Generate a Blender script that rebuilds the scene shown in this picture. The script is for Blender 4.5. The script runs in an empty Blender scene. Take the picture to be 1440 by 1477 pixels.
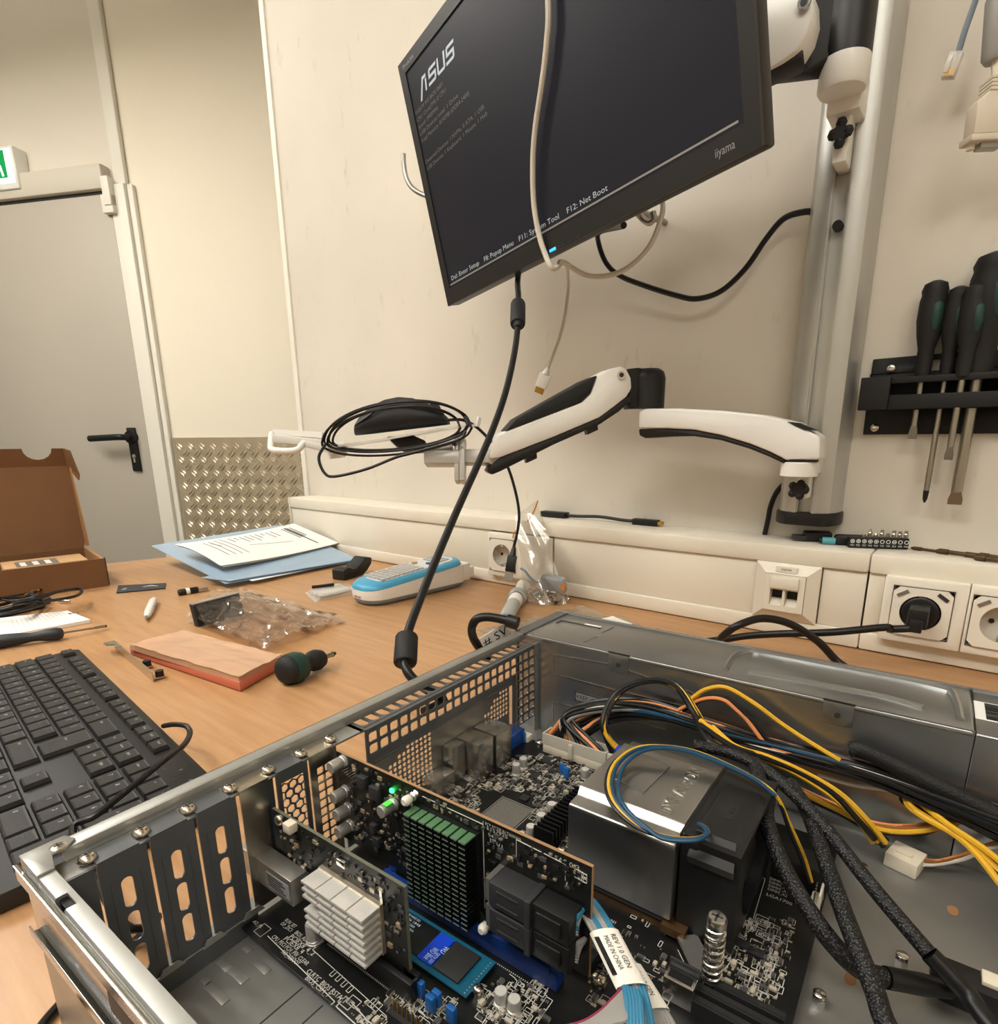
import bpy, bmesh, math, random
from mathutils import Vector as V, Matrix
random.seed(7)
scene = bpy.context.scene
COL = scene.collection
# ------------------------------------------------------------------ camera
F, PX, PY = 848.184, 738.4, 851.33          # focal length and principal point, pixels of 1440x1477
PITCH, ROLL, YAW, YC = .2525, .0072, -.6642, .0425
CAM = V((0, 0, .25))
def _axes():
    cy, sy, cp, sp = math.cos(YAW), math.sin(YAW), math.cos(PITCH), math.sin(PITCH)
    fwd = V((sy*cp, cy*cp, -sp)); right = V((cy, -sy, 0)); down = fwd.cross(right)
    cr, sr = math.cos(ROLL), math.sin(ROLL)
    return cr*right+sr*down, -sr*right+cr*down, fwd
AR, AD, AF = _axes()
cd = bpy.data.cameras.new('camera'); cam = bpy.data.objects.new('camera', cd); COL.objects.link(cam)
m = Matrix((AR, -AD, -AF)).transposed().to_4x4(); m.translation = CAM
cam.matrix_world = m
cd.sensor_width = 36; cd.lens = F/1477*36; cd.clip_start = .01; cd.clip_end = 50
cd.shift_x = (720-PX)/1477; cd.shift_y = (PY-738.5)/1477
scene.camera = cam
# ------------------------------------------------------------------ world, lights, exposure
world = bpy.data.worlds.new('world'); scene.world = world; world.use_nodes = True
world.node_tree.nodes['Background'].inputs[0].default_value = (1, .93, .83, 1)
world.node_tree.nodes['Background'].inputs[1].default_value = .12
scene.view_settings.view_transform = 'Standard'; scene.view_settings.look = 'None'
scene.view_settings.gamma = 1; scene.view_settings.exposure = -.02
scene.view_settings.use_curve_mapping = False
LAMPS = [((-.75, -.55), 21), ((.85, -.70), 15), ((-2.45, -.25), 31)]   # hanging lamps, centre and watts; last one added to brighten the door wall
WARM = (1, .972, .925)
LZ = 1.70
for (lx, ly), w in LAMPS:
    for up, k in ((0, 1), (1, .75)):  # up-facing lights added to brighten the ceiling that the metals reflect
        ld = bpy.data.lights.new('lamp_and_added_light', 'AREA'); ld.shape = 'RECTANGLE'; ld.size = 1.15; ld.size_y = .28
        ld.energy = w*k; ld.color = WARM
        lo = bpy.data.objects.new('lamp_and_added_light', ld); COL.objects.link(lo); lo.location = (lx, ly, LZ-.005 if not up else LZ+.045)
        if up: lo.rotation_euler = (math.pi, 0, 0)
# ------------------------------------------------------------------ pixel -> place helpers (rays met with real planes)
def ray(px, py): return AR*((px-PX)/F)+AD*((py-PY)/F)+AF
CC, CS = math.cos(YC), math.sin(YC)
def tolocal(p): return V((CC*p[0]+CS*p[1], -CS*p[0]+CC*p[1], p[2]))
def P(px, py, x=None, y=None, z=None, d=None):
    r = ray(px, py)
    t = d if d is not None else (x/r.x if x is not None else y/r.y if y is not None else (z-CAM.z)/r.z)
    return CAM+r*t
def C(px, py, x=None, y=None, z=None):
    r = tolocal(ray(px, py))
    t = x/r.x if x is not None else y/r.y if y is not None else (z-CAM.z)/r.z
    return CAM+r*t
FW = Matrix.Identity(4)
FC = Matrix.Rotation(YC, 4, 'Z')             # the frame of the computer case
# ------------------------------------------------------------------ materials
def lin(c):
    return tuple(((v/255)/12.92 if v/255 <= .04045 else ((v/255+.055)/1.055)**2.4) for v in c)+(1,)
MATS = {}
def mat(name, rgb, rough=.5, metal=0, noise=0, nscale=20, bump=0, bscale=200, emit=0, alpha=1, trans=0, spec=.5, ior=1.45, coat=0, stretch=None):
    if name in MATS: return MATS[name]
    mt = bpy.data.materials.new(name); mt.use_nodes = True
    nt = mt.node_tree; b = nt.nodes['Principled BSDF']; c = lin(rgb)
    b.inputs['Base Color'].default_value = c; b.inputs['Roughness'].default_value = rough; b.inputs['Metallic'].default_value = metal
    b.inputs['Specular IOR Level'].default_value = spec; b.inputs['IOR'].default_value = ior
    b.inputs['Alpha'].default_value = alpha; b.inputs['Transmission Weight'].default_value = trans; b.inputs['Coat Weight'].default_value = coat
    if emit:
        b.inputs['Emission Color'].default_value = c; b.inputs['Emission Strength'].default_value = emit
    if noise or bump:
        tc = nt.nodes.new('ShaderNodeTexCoord'); mp = nt.nodes.new('ShaderNodeMapping'); nt.links.new(tc.outputs['Object'], mp.inputs[0])
        if stretch: mp.inputs['Scale'].default_value = stretch
    if noise:
        n = nt.nodes.new('ShaderNodeTexNoise'); n.inputs['Scale'].default_value = nscale; n.inputs['Detail'].default_value = 5
        nt.links.new(mp.outputs[0], n.inputs[0])
        r = nt.nodes.new('ShaderNodeValToRGB'); r.color_ramp.elements[0].position = .3; r.color_ramp.elements[1].position = .72
        r.color_ramp.elements[0].color = tuple(v*(1-noise) for v in c[:3])+(1,); r.color_ramp.elements[1].color = tuple(min(1, v*(1+noise*.6)) for v in c[:3])+(1,)
        nt.links.new(n.outputs[0], r.inputs[0]); nt.links.new(r.outputs[0], b.inputs['Base Color'])
    if bump:
        n2 = nt.nodes.new('ShaderNodeTexNoise'); n2.inputs['Scale'].default_value = bscale; n2.inputs['Detail'].default_value = 3
        nt.links.new(mp.outputs[0], n2.inputs[0])
        bp = nt.nodes.new('ShaderNodeBump'); bp.inputs['Strength'].default_value = bump; bp.inputs['Distance'].default_value = .001
        nt.links.new(n2.outputs[0], bp.inputs['Height']); nt.links.new(bp.outputs[0], b.inputs['Normal'])
    MATS[name] = mt; return mt
def film_mat(name, rgb, gloss=.06, haze=.12, rough=.05):   # thin clear plastic: see-through, shiny at a slant, slightly hazy
    mt = bpy.data.materials.new(name); mt.use_nodes = True; nt = mt.node_tree; nt.nodes.clear()
    out = nt.nodes.new('ShaderNodeOutputMaterial'); tr = nt.nodes.new('ShaderNodeBsdfTransparent'); gl = nt.nodes.new('ShaderNodeBsdfGlossy'); df = nt.nodes.new('ShaderNodeBsdfDiffuse')
    tr.inputs[0].default_value = tuple(.75+.25*c for c in lin(rgb)[:3])+(1,); df.inputs[0].default_value = lin(rgb); gl.inputs['Roughness'].default_value = rough
    m1 = nt.nodes.new('ShaderNodeMixShader'); m1.inputs[0].default_value = haze; m2 = nt.nodes.new('ShaderNodeMixShader')
    lw = nt.nodes.new('ShaderNodeLayerWeight'); lw.inputs[0].default_value = .25; ad = nt.nodes.new('ShaderNodeMath'); ad.operation = 'ADD'; ad.inputs[1].default_value = gloss
    nt.links.new(tr.outputs[0], m1.inputs[1]); nt.links.new(df.outputs[0], m1.inputs[2]); nt.links.new(m1.outputs[0], m2.inputs[1]); nt.links.new(gl.outputs[0], m2.inputs[2])
    nt.links.new(lw.outputs['Fresnel'], ad.inputs[0]); nt.links.new(ad.outputs[0], m2.inputs[0]); nt.links.new(m2.outputs[0], out.inputs[0])
    MATS[name] = mt; return mt
# ------------------------------------------------------------------ mesh builder
def catmull(pts, k=6):
    pts = [V(p) for p in pts]
    if len(pts) < 3: return pts
    e = [pts[0]*2-pts[1]]+pts+[pts[-1]*2-pts[-2]]; out = []
    for i in range(1, len(e)-2):
        p0, p1, p2, p3 = e[i-1:i+3]
        for j in range(k):
            t = j/k
            out.append(.5*((2*p1)+(p2-p0)*t+(2*p0-5*p1+4*p2-p3)*t*t+(3*p1-p0-3*p2+p3)*t**3))
    return out+[pts[-1]]
class MB:
    def __init__(s): s.v = []; s.f = []; s.m = []
    def add(s, vs, fs, m=0):
        o = len(s.v); s.v += [V(x) for x in vs]
        for f in fs: s.f.append([i+o for i in f]); s.m.append(m)
        return s
    def box(s, x0, x1, y0, y1, z0, z1, m=0):
        x0, x1 = min(x0, x1), max(x0, x1); y0, y1 = min(y0, y1), max(y0, y1); z0, z1 = min(z0, z1), max(z0, z1)
        return s.add([(x0,y0,z0),(x1,y0,z0),(x1,y1,z0),(x0,y1,z0),(x0,y0,z1),(x1,y0,z1),(x1,y1,z1),(x0,y1,z1)],
                     [(3,2,1,0),(4,5,6,7),(0,1,5,4),(1,2,6,5),(2,3,7,6),(3,0,4,7)], m)
    def obox(s, c, a, b, d, m=0):                 # centre and three half-axis vectors
        c, a, b, d = V(c), V(a), V(b), V(d)
        if a.cross(b).dot(d) < 0: a = -a
        return s.add([c-a-b-d, c+a-b-d, c+a+b-d, c-a+b-d, c-a-b+d, c+a-b+d, c+a+b+d, c-a+b+d],
                     [(3,2,1,0),(4,5,6,7),(0,1,5,4),(1,2,6,5),(2,3,7,6),(3,0,4,7)], m)
    def beam(s, p0, p1, w, h, up=(0,0,1), m=0):   # rectangular bar
        p0, p1 = V(p0), V(p1); d = (p1-p0); L = d.length; d.normalize(); side = d.cross(V(up))
        if side.length < 1e-6: side = d.cross(V((1,0,0)))
        side.normalize(); u = side.cross(d)
        return s.obox((p0+p1)/2, d*L/2, side*w/2, u*h/2, m)
    def prism(s, poly, ext, m=0):
        poly = [V(p) for p in poly]; e = V(ext); n = len(poly)
        nr = V((0,0,0))
        for i in range(n): nr += poly[i].cross(poly[(i+1) % n])
        if nr.dot(e) < 0: poly = poly[::-1]
        vs = poly+[p+e for p in poly]
        fs = [list(range(n))[::-1], list(range(n, 2*n))]+[(i, (i+1) % n, n+(i+1) % n, n+i) for i in range(n)]
        return s.add(vs, fs, m)
    def loft(s, rings, m=0, cap=True, closed=True):
        n = len(rings[0]); vs = [p for r in rings for p in r]; fs = []
        for i in range(len(rings)-1):
            for j in range(n if closed else n-1):
                fs.append((i*n+j, i*n+(j+1) % n, (i+1)*n+(j+1) % n, (i+1)*n+j))
        if cap and closed: fs += [tuple(range(n))[::-1], tuple(range((len(rings)-1)*n, len(rings)*n))]
        return s.add(vs, fs, m)
    def cyl(s, p0, p1, r0, r1=None, n=14, m=0, cap=True):
        return s.lathe(p0, V(p1)-V(p0), [(0, r0), (1, r0 if r1 is None else r1)], n, m, True, cap)
    def lathe(s, o, axis, prof, n=16, m=0, rel=False, cap=True, sx=1, ref=None):
        o = V(o); ax = V(axis); L = ax.length if rel else 1; d = ax.normalized()
        u = d.cross(V(ref) if ref else (V((0,0,1)) if abs(d.z) < .9 else V((1,0,0)))).normalized(); w = d.cross(u)
        rings = [[o+d*(t*L)+u*(r*sx*math.cos(2*math.pi*j/n))+w*(r*math.sin(2*math.pi*j/n)) for j in range(n)] for t, r in prof]
        return s.loft(rings, m, cap)
    def tube(s, pts, r, n=8, k=6, m=0, cap=True, flat=None):
        p = catmull(pts, k) if k else [V(q) for q in pts]
        rings = []; u = None
        for i, q in enumerate(p):
            d = (p[min(i+1, len(p)-1)]-p[max(i-1, 0)])
            if d.length < 1e-9: d = V((0,0,1))
            d.normalize()
            if u is None: u = d.cross(V((0,0,1)) if abs(d.z) < .9 else V((1,0,0)))
            u = u-d*u.dot(d)
            if u.length < 1e-6: u = d.cross(V((1,0,.3)))
            u.normalize(); w = d.cross(u)
            rr = r(i/(len(p)-1)) if callable(r) else r
            rings.append([q+(u*math.cos(2*math.pi*j/n)+w*math.sin(2*math.pi*j/n)*(flat or 1))*rr for j in range(n)])
        return s.loft(rings, m, cap)
    def sphere(s, c, r, n=12, m=0, sz=1):
        c = V(c); k = n//2; rings = [[c+V((math.cos(2*math.pi*j/n)*math.sin(a)*r, math.sin(2*math.pi*j/n)*math.sin(a)*r, -math.cos(a)*r*sz)) for j in range(n)] for a in [math.pi*(i+.02)/(k+.04) for i in range(k+1)]]
        return s.loft(rings, m)
    def grid(s, fn, nu, nv, m=0):
        vs = [fn(i/nu, j/nv) for i in range(nu+1) for j in range(nv+1)]
        fs = [(i*(nv+1)+j, (i+1)*(nv+1)+j, (i+1)*(nv+1)+j+1, i*(nv+1)+j+1) for i in range(nu) for j in range(nv)]
        return s.add(vs, fs, m)
    def hole(s, o, u, v, W, H, w, h, r, t, k=2, m=0):   # a W x H plate cell of thickness t round a rounded w x h opening
        o, u, v = V(o), V(u), V(v); nrm = u.cross(v)*t
        inner = []; outer = []
        for cx, cy, a0 in ((1, 1, 0), (-1, 1, 90), (-1, -1, 180), (1, -1, 270)):
            for i in range(k+1):
                a = math.radians(a0+90*i/k)
                inner.append(o+u*(cx*(w/2-r)+r*math.cos(a))+v*(cy*(h/2-r)+r*math.sin(a))); outer.append(o+u*(cx*W/2)+v*(cy*H/2))
        return s.ring(outer, inner, nrm, m)
    def ring(s, outer, inner, nrm, m=0):
        n = len(inner); vs = outer+inner+[p+nrm for p in outer]+[p+nrm for p in inner]; fs = []
        for i in range(n):
            j = (i+1) % n
            if (outer[i]-outer[j]).length > 1e-9:
                fs += [(j, i, n+i, n+j), (2*n+i, 2*n+j, 3*n+j, 3*n+i), (i, j, 2*n+j, 2*n+i)]
            else: fs += [(i, n+i, n+j), (2*n+i, 3*n+j, 3*n+i)]
            fs.append((n+j, n+i, 3*n+i, 3*n+j))
        return s.add(vs, fs, m)
    def tri(s): return sum(len(f)-2 for f in s.f)
# ------------------------------------------------------------------ objects
WM = {}                                         # world matrix of every thing, by object
def link(o): COL.objects.link(o); return o
def tag(o, label=None, cat=None, group=None, kind=None):
    if label: o['label'] = label
    if cat: o['category'] = cat
    if group: o['group'] = group
    if kind: o['kind'] = kind
    return o
def mesh_from(mb, name, mats, M=None, bevel=0, seg=2, smooth=True, ang=40):
    me = bpy.data.meshes.new(name)
    vs = [M @ v for v in mb.v] if M is not None else mb.v
    me.from_pydata([tuple(v) for v in vs], [], mb.f)
    for mt in (mats if isinstance(mats, (list, tuple)) else [mats]): me.materials.append(mt)
    me.polygons.foreach_set('material_index', mb.m)
    if bevel:
        bm = bmesh.new(); bm.from_mesh(me); bmesh.ops.remove_doubles(bm, verts=bm.verts, dist=1e-6)
        ed = [e for e in bm.edges if len(e.link_faces) == 2 and e.calc_face_angle(0) > math.radians(30)]
        bmesh.ops.bevel(bm, geom=ed, offset=bevel, segments=seg, profile=.5, affect='EDGES', clamp_overlap=True)
        bm.to_mesh(me); bm.free()
    if smooth:
        me.polygons.foreach_set('use_smooth', [True]*len(me.polygons))
        try: me.set_sharp_from_angle(angle=math.radians(ang))
        except Exception: pass
    me.update(); return me
def thing(name, label, cat, base, frame=FW, group=None, kind=None):
    o = bpy.data.objects.new(name, None); link(o); o.empty_display_size = .01
    M = frame @ Matrix.Translation(V(base)); o.matrix_world = M; WM[o] = M
    return tag(o, label, cat, group, kind)
def part(name, mb, mats, parent, frame=FW, label=None, kind=None, **k):
    M = WM[parent].inverted() @ frame
    o = bpy.data.objects.new(name, mesh_from(mb, name, mats, M, **k)); link(o); o.parent = parent; WM[o] = WM[parent]
    return tag(o, label, kind=kind)
def solo(name, mb, mats, label=None, cat=None, frame=FW, group=None, kind=None, base=None, **k):
    if base is None:
        n = len(mb.v); base = V((sum(v.x for v in mb.v)/n, sum(v.y for v in mb.v)/n, min(v.z for v in mb.v)))
    W = frame @ Matrix.Translation(base)
    o = bpy.data.objects.new(name, mesh_from(mb, name, mats, Matrix.Translation(-V(base)), **k)); link(o); o.matrix_world = W; WM[o] = W
    return tag(o, label, cat, group, kind)
def inst(name, me, parent, M, frame=FW):        # a piece that shares its mesh, placed by matrix M in the frame
    o = bpy.data.objects.new(name, me); link(o); o.parent = parent; B = WM[parent].inverted() @ frame @ M; o.matrix_basis = B; WM[o] = WM[parent] @ B
    return o
_txt = {}
def text_geo(s):                                # outline of a line of lettering, unit height of the font
    if s in _txt: return _txt[s]
    c = bpy.data.curves.new('lettering', 'FONT'); c.body = s; c.resolution_u = 2
    o = bpy.data.objects.new('lettering', c); link(o)
    dg = bpy.context.evaluated_depsgraph_get(); me = bpy.data.meshes.new_from_object(o.evaluated_get(dg))
    r = ([v.co.copy() for v in me.vertices], [list(p.vertices) for p in me.polygons])
    bpy.data.objects.remove(o); bpy.data.curves.remove(c); bpy.data.meshes.remove(me)
    _txt[s] = r; return r
def text(mb, s, o, xd, yd, size, width=None, m=0, center=False):
    vs, fs = text_geo(s)
    if not vs: return mb
    w = max(v.x for v in vs); k = size/.72; kx = (width/w) if width else k
    xd, yd, o = V(xd).normalized(), V(yd).normalized(), V(o)
    if center: o = o-xd*(w*kx/2)
    return mb.add([o+xd*(v.x*kx)+yd*(v.y*k) for v in vs], fs, m)
# ------------------------------------------------------------------ shared materials
M_BLACK = mat('black plastic', (22, 22, 23), .45)
M_BLACKM = mat('matte black plastic', (26, 26, 27), .65)
M_DARK = mat('dark grey plastic', (48, 48, 50), .5)
M_WHITE = mat('white gloss plastic', (232, 230, 224), .3)
M_CHROME = mat('bright metal', (205, 203, 198), .22, 1)
M_STEEL = mat('brushed steel', (168, 166, 160), .36, .85, noise=.15, nscale=60)
M_ZINC = mat('galvanised sheet steel', (172, 172, 168), .38, .7, noise=.1, nscale=35, bump=.08, bscale=90)
M_RUBBER = mat('black cable jacket', (14, 14, 15), .42)
M_IVORY = mat('ivory plastic', (226, 219, 203), .45, noise=.03, nscale=8)
M_GOLD = mat('gold contact', (200, 160, 80), .35, 1)
M_PRINTW = mat('white print', (225, 225, 220), .6)
M_PRINTK = mat('black print', (25, 25, 25), .7)
# ================================================================== the room
WALLY = .865; TRY = .785; TRZ = .1175
M_WALL = mat('worn white wall paint', (216, 209, 196), .7, noise=.07, nscale=3.2, bump=.25, bscale=45)
M_CREAM = mat('cream wall paint', (240, 231, 212), .75, noise=.02, nscale=2)
M_GREYW = mat('pale wall paint', (224, 217, 202), .75, noise=.02, nscale=2)
M_TRIM = mat('white trim paint', (232, 228, 216), .5)
M_DOOR = mat('grey door paint', (180, 173, 160), .5, noise=.02, nscale=3)
def struct(name, mb, m, **k): return solo(name, mb, m, kind='structure', **k)
# wall behind the desk: paint with scuffs
def scuffed():
    mt = M_WALL.copy(); mt.name = 'scuffed wall paint'; nt = mt.node_tree; b = nt.nodes['Principled BSDF']
    tc = nt.nodes.new('ShaderNodeTexCoord'); mp = nt.nodes.new('ShaderNodeMapping'); mp.inputs['Scale'].default_value = (9, 9, 3.2)
    n = nt.nodes.new('ShaderNodeTexNoise'); n.inputs['Scale'].default_value = 3.2; n.inputs['Detail'].default_value = 10; n.inputs['Roughness'].default_value = .72
    r = nt.nodes.new('ShaderNodeValToRGB'); r.color_ramp.elements[0].position = .60; r.color_ramp.elements[1].position = .76
    r.color_ramp.elements[0].color = (0,0,0,1); r.color_ramp.elements[1].color = (.38,.38,.38,1)
    mx = nt.nodes.new('ShaderNodeMix'); mx.data_type = 'RGBA'
    src = b.inputs['Base Color'].links[0].from_socket
    nt.links.new(tc.outputs['Object'], mp.inputs[0]); nt.links.new(mp.outputs[0], n.inputs[0]); nt.links.new(n.outputs[0], r.inputs[0])
    nt.links.new(r.outputs[0], mx.inputs['Factor']); nt.links.new(src, mx.inputs['A']); mx.inputs['B'].default_value = lin((138, 126, 110))
    nt.links.new(mx.outputs['Result'], b.inputs['Base Color']); return mt
struct('wall_right', MB().box(-1.322, 2.2, WALLY, WALLY+.1, -.75, 1.95), scuffed())
struct('trim_1', MB().box(-1.338, -1.322, WALLY-.004, WALLY+.1, -.75, 1.2), M_TRIM)
struct('trim_2', MB().box(-1.345, -1.318, WALLY-.010, WALLY+.1, 1.2, 1.95), M_TRIM, bevel=.002)
struct('floor', MB().box(-6, 2.3, -2.7, 3, -.78, -.75), mat('grey vinyl floor', (120, 116, 108), .5, noise=.1, nscale=5))
struct('ceiling', MB().box(-6, 2.3, -2.7, 3, 1.95, 1.98), mat('white ceiling', (225, 222, 214), .8))
struct('wall_back', MB().box(-6, 2.3, -2.7, -2.6, -.75, 1.95), M_CREAM)
struct('wall_near', MB().box(2.2, 2.3, -2.6, 3, -.75, 1.95), M_CREAM)
struct('wall_far', MB().box(-6, -5.9, -2.6, 3, -.75, 1.95), M_CREAM)
# oblique wall with the door
DU = V((.9008, .4343, 0)); DN = V((.4343, -.9008, 0)); DO = V((-2.84, 1.14, 0))     # along, towards the room, a point on it
FD = Matrix((DU, V((0,0,1)).cross(DU), V((0,0,1)))).transposed().to_4x4(); FD.translation = DO   # local y points into the wall
def D(px, py, off=0):                              # pixel met with the door wall, in its frame (x along, y depth, z)
    r = ray(px, py); o = DO+DN*off; t = (o-CAM).dot(DN)/r.dot(DN); return FD.inverted() @ (CAM+r*t)
struct('wall_left', MB().box(-3.2, D(190,350).x, 0, .1, -.75, 1.95), M_GREYW, frame=FD)
struct('wall_end', MB().box(D(190,350).x, 2.6, 0, .1, -.75, 1.95), M_CREAM, frame=FD)
xr = D(214, 590).x; dz = D(160, 284).z; xl = xr-.93; zp = D(300, 631).z
door = thing('door_1', 'grey steel door with black lever handle in white frame', None, (xr-.46, -.02, -.745), FD, kind='structure')
part('door_leaf', MB().box(xl, xr, -.03, -.004, -.745, dz), M_DOOR, door, FD, bevel=.003)
part('door_frame', MB().box(xr+.004, xr+.075, -.035, 0, -.75, dz+.03).box(xr+.075, xr+.1, -.02, 0, -.75, dz+.03), M_TRIM, door, FD, bevel=.004)
part('door_head', MB().box(xl, xr-.005, -.05, 0, dz+.012, dz+.10), mat('door closer rail', (205, 198, 182), .5), door, FD, bevel=.008)
part('head_seal', MB().box(xl, xr-.004, -.028, -.002, dz-.002, dz+.012), M_DARK, door, FD)
part('hinge', MB().box(xr-.02, xr+.03, -.055, -.03, dz-.075, dz-.01).box(xr-.004, xr+.03, -.06, -.03, dz-.05, dz+.05), M_TRIM, door, FD, bevel=.003)
hp = D(195, 646, .03); hb = M_BLACK
hpl = part('handle_plate', MB().box(hp.x-.021, hp.x+.021, -.042, -.03, hp.z-.10, hp.z+.085), hb, door, FD, bevel=.004, label='black door handle plate with keyhole')
part('lever', MB().tube([(hp.x, -.04, hp.z+.045), (hp.x, -.085, hp.z+.045), (hp.x-.03, -.095, hp.z+.045), (hp.x-.16, -.095, hp.z+.04)], .0135, 10), hb, hpl, FD)
part('lever_rose', MB().cyl((hp.x, -.03, hp.z+.045), (hp.x, -.052, hp.z+.045), .026, n=20), hb, hpl, FD)
part('keyhole', MB().cyl((hp.x, -.0425, hp.z-.035), (hp.x, -.0445, hp.z-.035), .009).box(hp.x-.005, hp.x+.005, -.0445, -.0425, hp.z-.062, hp.z-.037), M_CHROME, hpl, FD)
struct('trim_3', MB().box(xr+.02, xr+.075, -.022, 0, dz+.03, 1.95), M_TRIM, frame=FD, bevel=.008)
# diamond plate on the wall
pl0, pl1 = xr+.105, 2.3
plate = thing('diamond_plate', 'aluminium diamond plate covering the lower wall beside the door', 'wall panel', ((pl0+pl1)/2, -.004, -.74), FD)
M_ALU = mat('dull aluminium', (206, 194, 172), .33, .75, noise=.08, nscale=10)
part('sheet', MB().box(pl0, pl1, -.004, -.0005, -.74, zp), M_ALU, plate, FD)
st = .056; row = 0; zz = -.28
def lugmesh(sg):
    mb = MB(); a = math.radians(45)*sg; d = V((math.cos(a), 0, math.sin(a))); w = V((-math.sin(a), 0, math.cos(a)))
    for s2 in (-1, 1):
        c = w*(.0068*s2); h = V((0, -.0042, 0))
        mb.add([c-d*.021, c-w*.0052, c+d*.021, c+w*.0052, c+h-d*.011, c+h+d*.011], [(0,1,4),(1,5,4),(1,2,5),(2,3,5),(3,4,5),(3,0,4)])
    return mesh_from(mb, 'tread_lug', M_ALU, ang=15)
LUG = {1: lugmesh(1), -1: lugmesh(-1)}
while zz < zp-.02:
    xx = pl0+.03+(st/2 if row % 2 else 0); sg = 1 if row % 2 else -1
    while xx < pl0+.68:
        inst('tread_lug', LUG[sg], plate, Matrix.Translation(V((xx, -.004, zz))), FD)
        xx += st
    zz += st/2; row += 1
# emergency exit sign
ex = D(22, 240, .06)
es = thing('exit_sign', 'green and white illuminated emergency exit sign above the door', 'sign', (ex.x-.1, -.03, ex.z-.06), FD)
part('housing', MB().box(ex.x-.30, ex.x, -.06, 0, ex.z-.075, ex.z+.075), M_WHITE, es, FD, bevel=.006)
part('lit_face', MB().box(ex.x-.29, ex.x-.012, -.0605, -.058, ex.z-.055, ex.z+.065), mat('lit white sign', (225, 245, 245), .4, emit=.9), es, FD)
part('green_field', MB().box(ex.x-.285, ex.x-.045, -.0625, -.0605, ex.z-.035, ex.z+.06), mat('lit green sign', (0, 140, 70), .4, emit=.55), es, FD)
rm = MB(); q = V((ex.x-.075, -.0632, ex.z))
for a, b in (((-.03,-.03),(-.012,.0)), ((-.012,0),(.004,.008)), ((-.045,.022),(-.014,.028)), ((-.014,.03),(.004,.015)), ((-.012,.03),(-.012,.0)), ((.004,.008),(.012,-.03))):
    rm.beam(q+V((a[0],0,a[1])), q+V((b[0],0,b[1])), .001, .009, up=(0,.001,1))
rm.cyl(q+V((-.006,0,.043)), q+V((-.006,-.001,.043)), .008)
part('running_figure', rm, mat('lit white pictogram', (235, 250, 250), .4, emit=.9), es, FD)
# hanging lamps, out of view; hung low to carry the added up-light
for k, ((lx, ly), w) in enumerate(LAMPS):
    t = thing('hanging_or_added_lamp', ['long white hanging lamp above the middle of the bench', 'long white hanging lamp above the right end of the bench', 'long white lamp added towards the door to brighten the cream wall'][k], 'lamp', (lx, ly, LZ))
    part('frame', MB().box(lx-.62, lx+.62, ly-.18, ly-.15, LZ, LZ+.04).box(lx-.62, lx+.62, ly+.15, ly+.18, LZ, LZ+.04).box(lx-.62, lx-.59, ly-.15, ly+.15, LZ, LZ+.04).box(lx+.59, lx+.62, ly-.15, ly+.15, LZ, LZ+.04), M_WHITE, t)
    part('diffuser', MB().box(lx-.59, lx+.59, ly-.15, ly+.15, LZ+.012, LZ+.02), mat('lit diffuser', (255, 244, 226), .5, emit=2.0), t)
    for s in (-.5, .5): part('suspension_wire', MB().cyl((lx+s, ly, LZ+.02), (lx+s, ly, 1.95), .002, n=6), M_STEEL, t)
# ------------------------------------------------------------------ desk
def wood():
    mt = bpy.data.materials.new('beech laminate'); mt.use_nodes = True; nt = mt.node_tree; b = nt.nodes['Principled BSDF']
    tc = nt.nodes.new('ShaderNodeTexCoord'); mp = nt.nodes.new('ShaderNodeMapping'); mp.inputs['Scale'].default_value = (2.2, 26, 1)
    mp.inputs['Rotation'].default_value = (0, 0, .03)
    n = nt.nodes.new('ShaderNodeTexNoise'); n.inputs['Scale'].default_value = 4; n.inputs['Detail'].default_value = 8; n.inputs['Roughness'].default_value = .6
    r = nt.nodes.new('ShaderNodeValToRGB'); e = r.color_ramp.elements; e[0].position = .25; e[1].position = .8; e[0].color = lin((180, 134, 90)); e[1].color = lin((210, 165, 118))
    n2 = nt.nodes.new('ShaderNodeTexNoise'); n2.inputs['Scale'].default_value = 3.5; n2.inputs['Detail'].default_value = 3
    r2 = nt.nodes.new('ShaderNodeValToRGB'); e = r2.color_ramp.elements; e[0].position = .35; e[1].position = .7; e[0].color = (.86, .84, .82, 1); e[1].color = (1.0, 1.0, 1.0, 1)
    mx = nt.nodes.new('ShaderNodeMix'); mx.data_type = 'RGBA'; mx.blend_type = 'MULTIPLY'; mx.inputs['Factor'].default_value = 1
    nt.links.new(tc.outputs['Object'], mp.inputs[0]); nt.links.new(mp.outputs[0], n.inputs[0]); nt.links.new(n.outputs[0], r.inputs[0])
    nt.links.new(tc.outputs['Object'], n2.inputs[0]); nt.links.new(n2.outputs[0], r2.inputs[0])
    nt.links.new(r.outputs[0], mx.inputs['A']); nt.links.new(r2.outputs[0], mx.inputs['B']); nt.links.new(mx.outputs['Result'], b.inputs['Base Color'])
    b.inputs['Roughness'].default_value = .38
    bp = nt.nodes.new('ShaderNodeBump'); bp.inputs['Strength'].default_value = .05; nt.links.new(n.outputs[0], bp.inputs['Height']); nt.links.new(bp.outputs[0], b.inputs['Normal'])
    return mt
a, b_ = P(160, 812, z=0), P(245, 803, z=0); dd = (b_-a)
e0 = a+dd*((-.32-a.y)/dd.y); e1 = a+dd*((.845-a.y)/dd.y)
desk = thing('workbench', 'long workbench with beech laminate top against the wall', 'table', (-.4, .25, -.75))
part('tabletop', MB().prism([(e0.x, -.32, -.028), (.75, -.32, -.028), (.75, .845, -.028), (e1.x, .845, -.028)], (0, 0, .028)), wood(), desk, bevel=.002)
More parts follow.
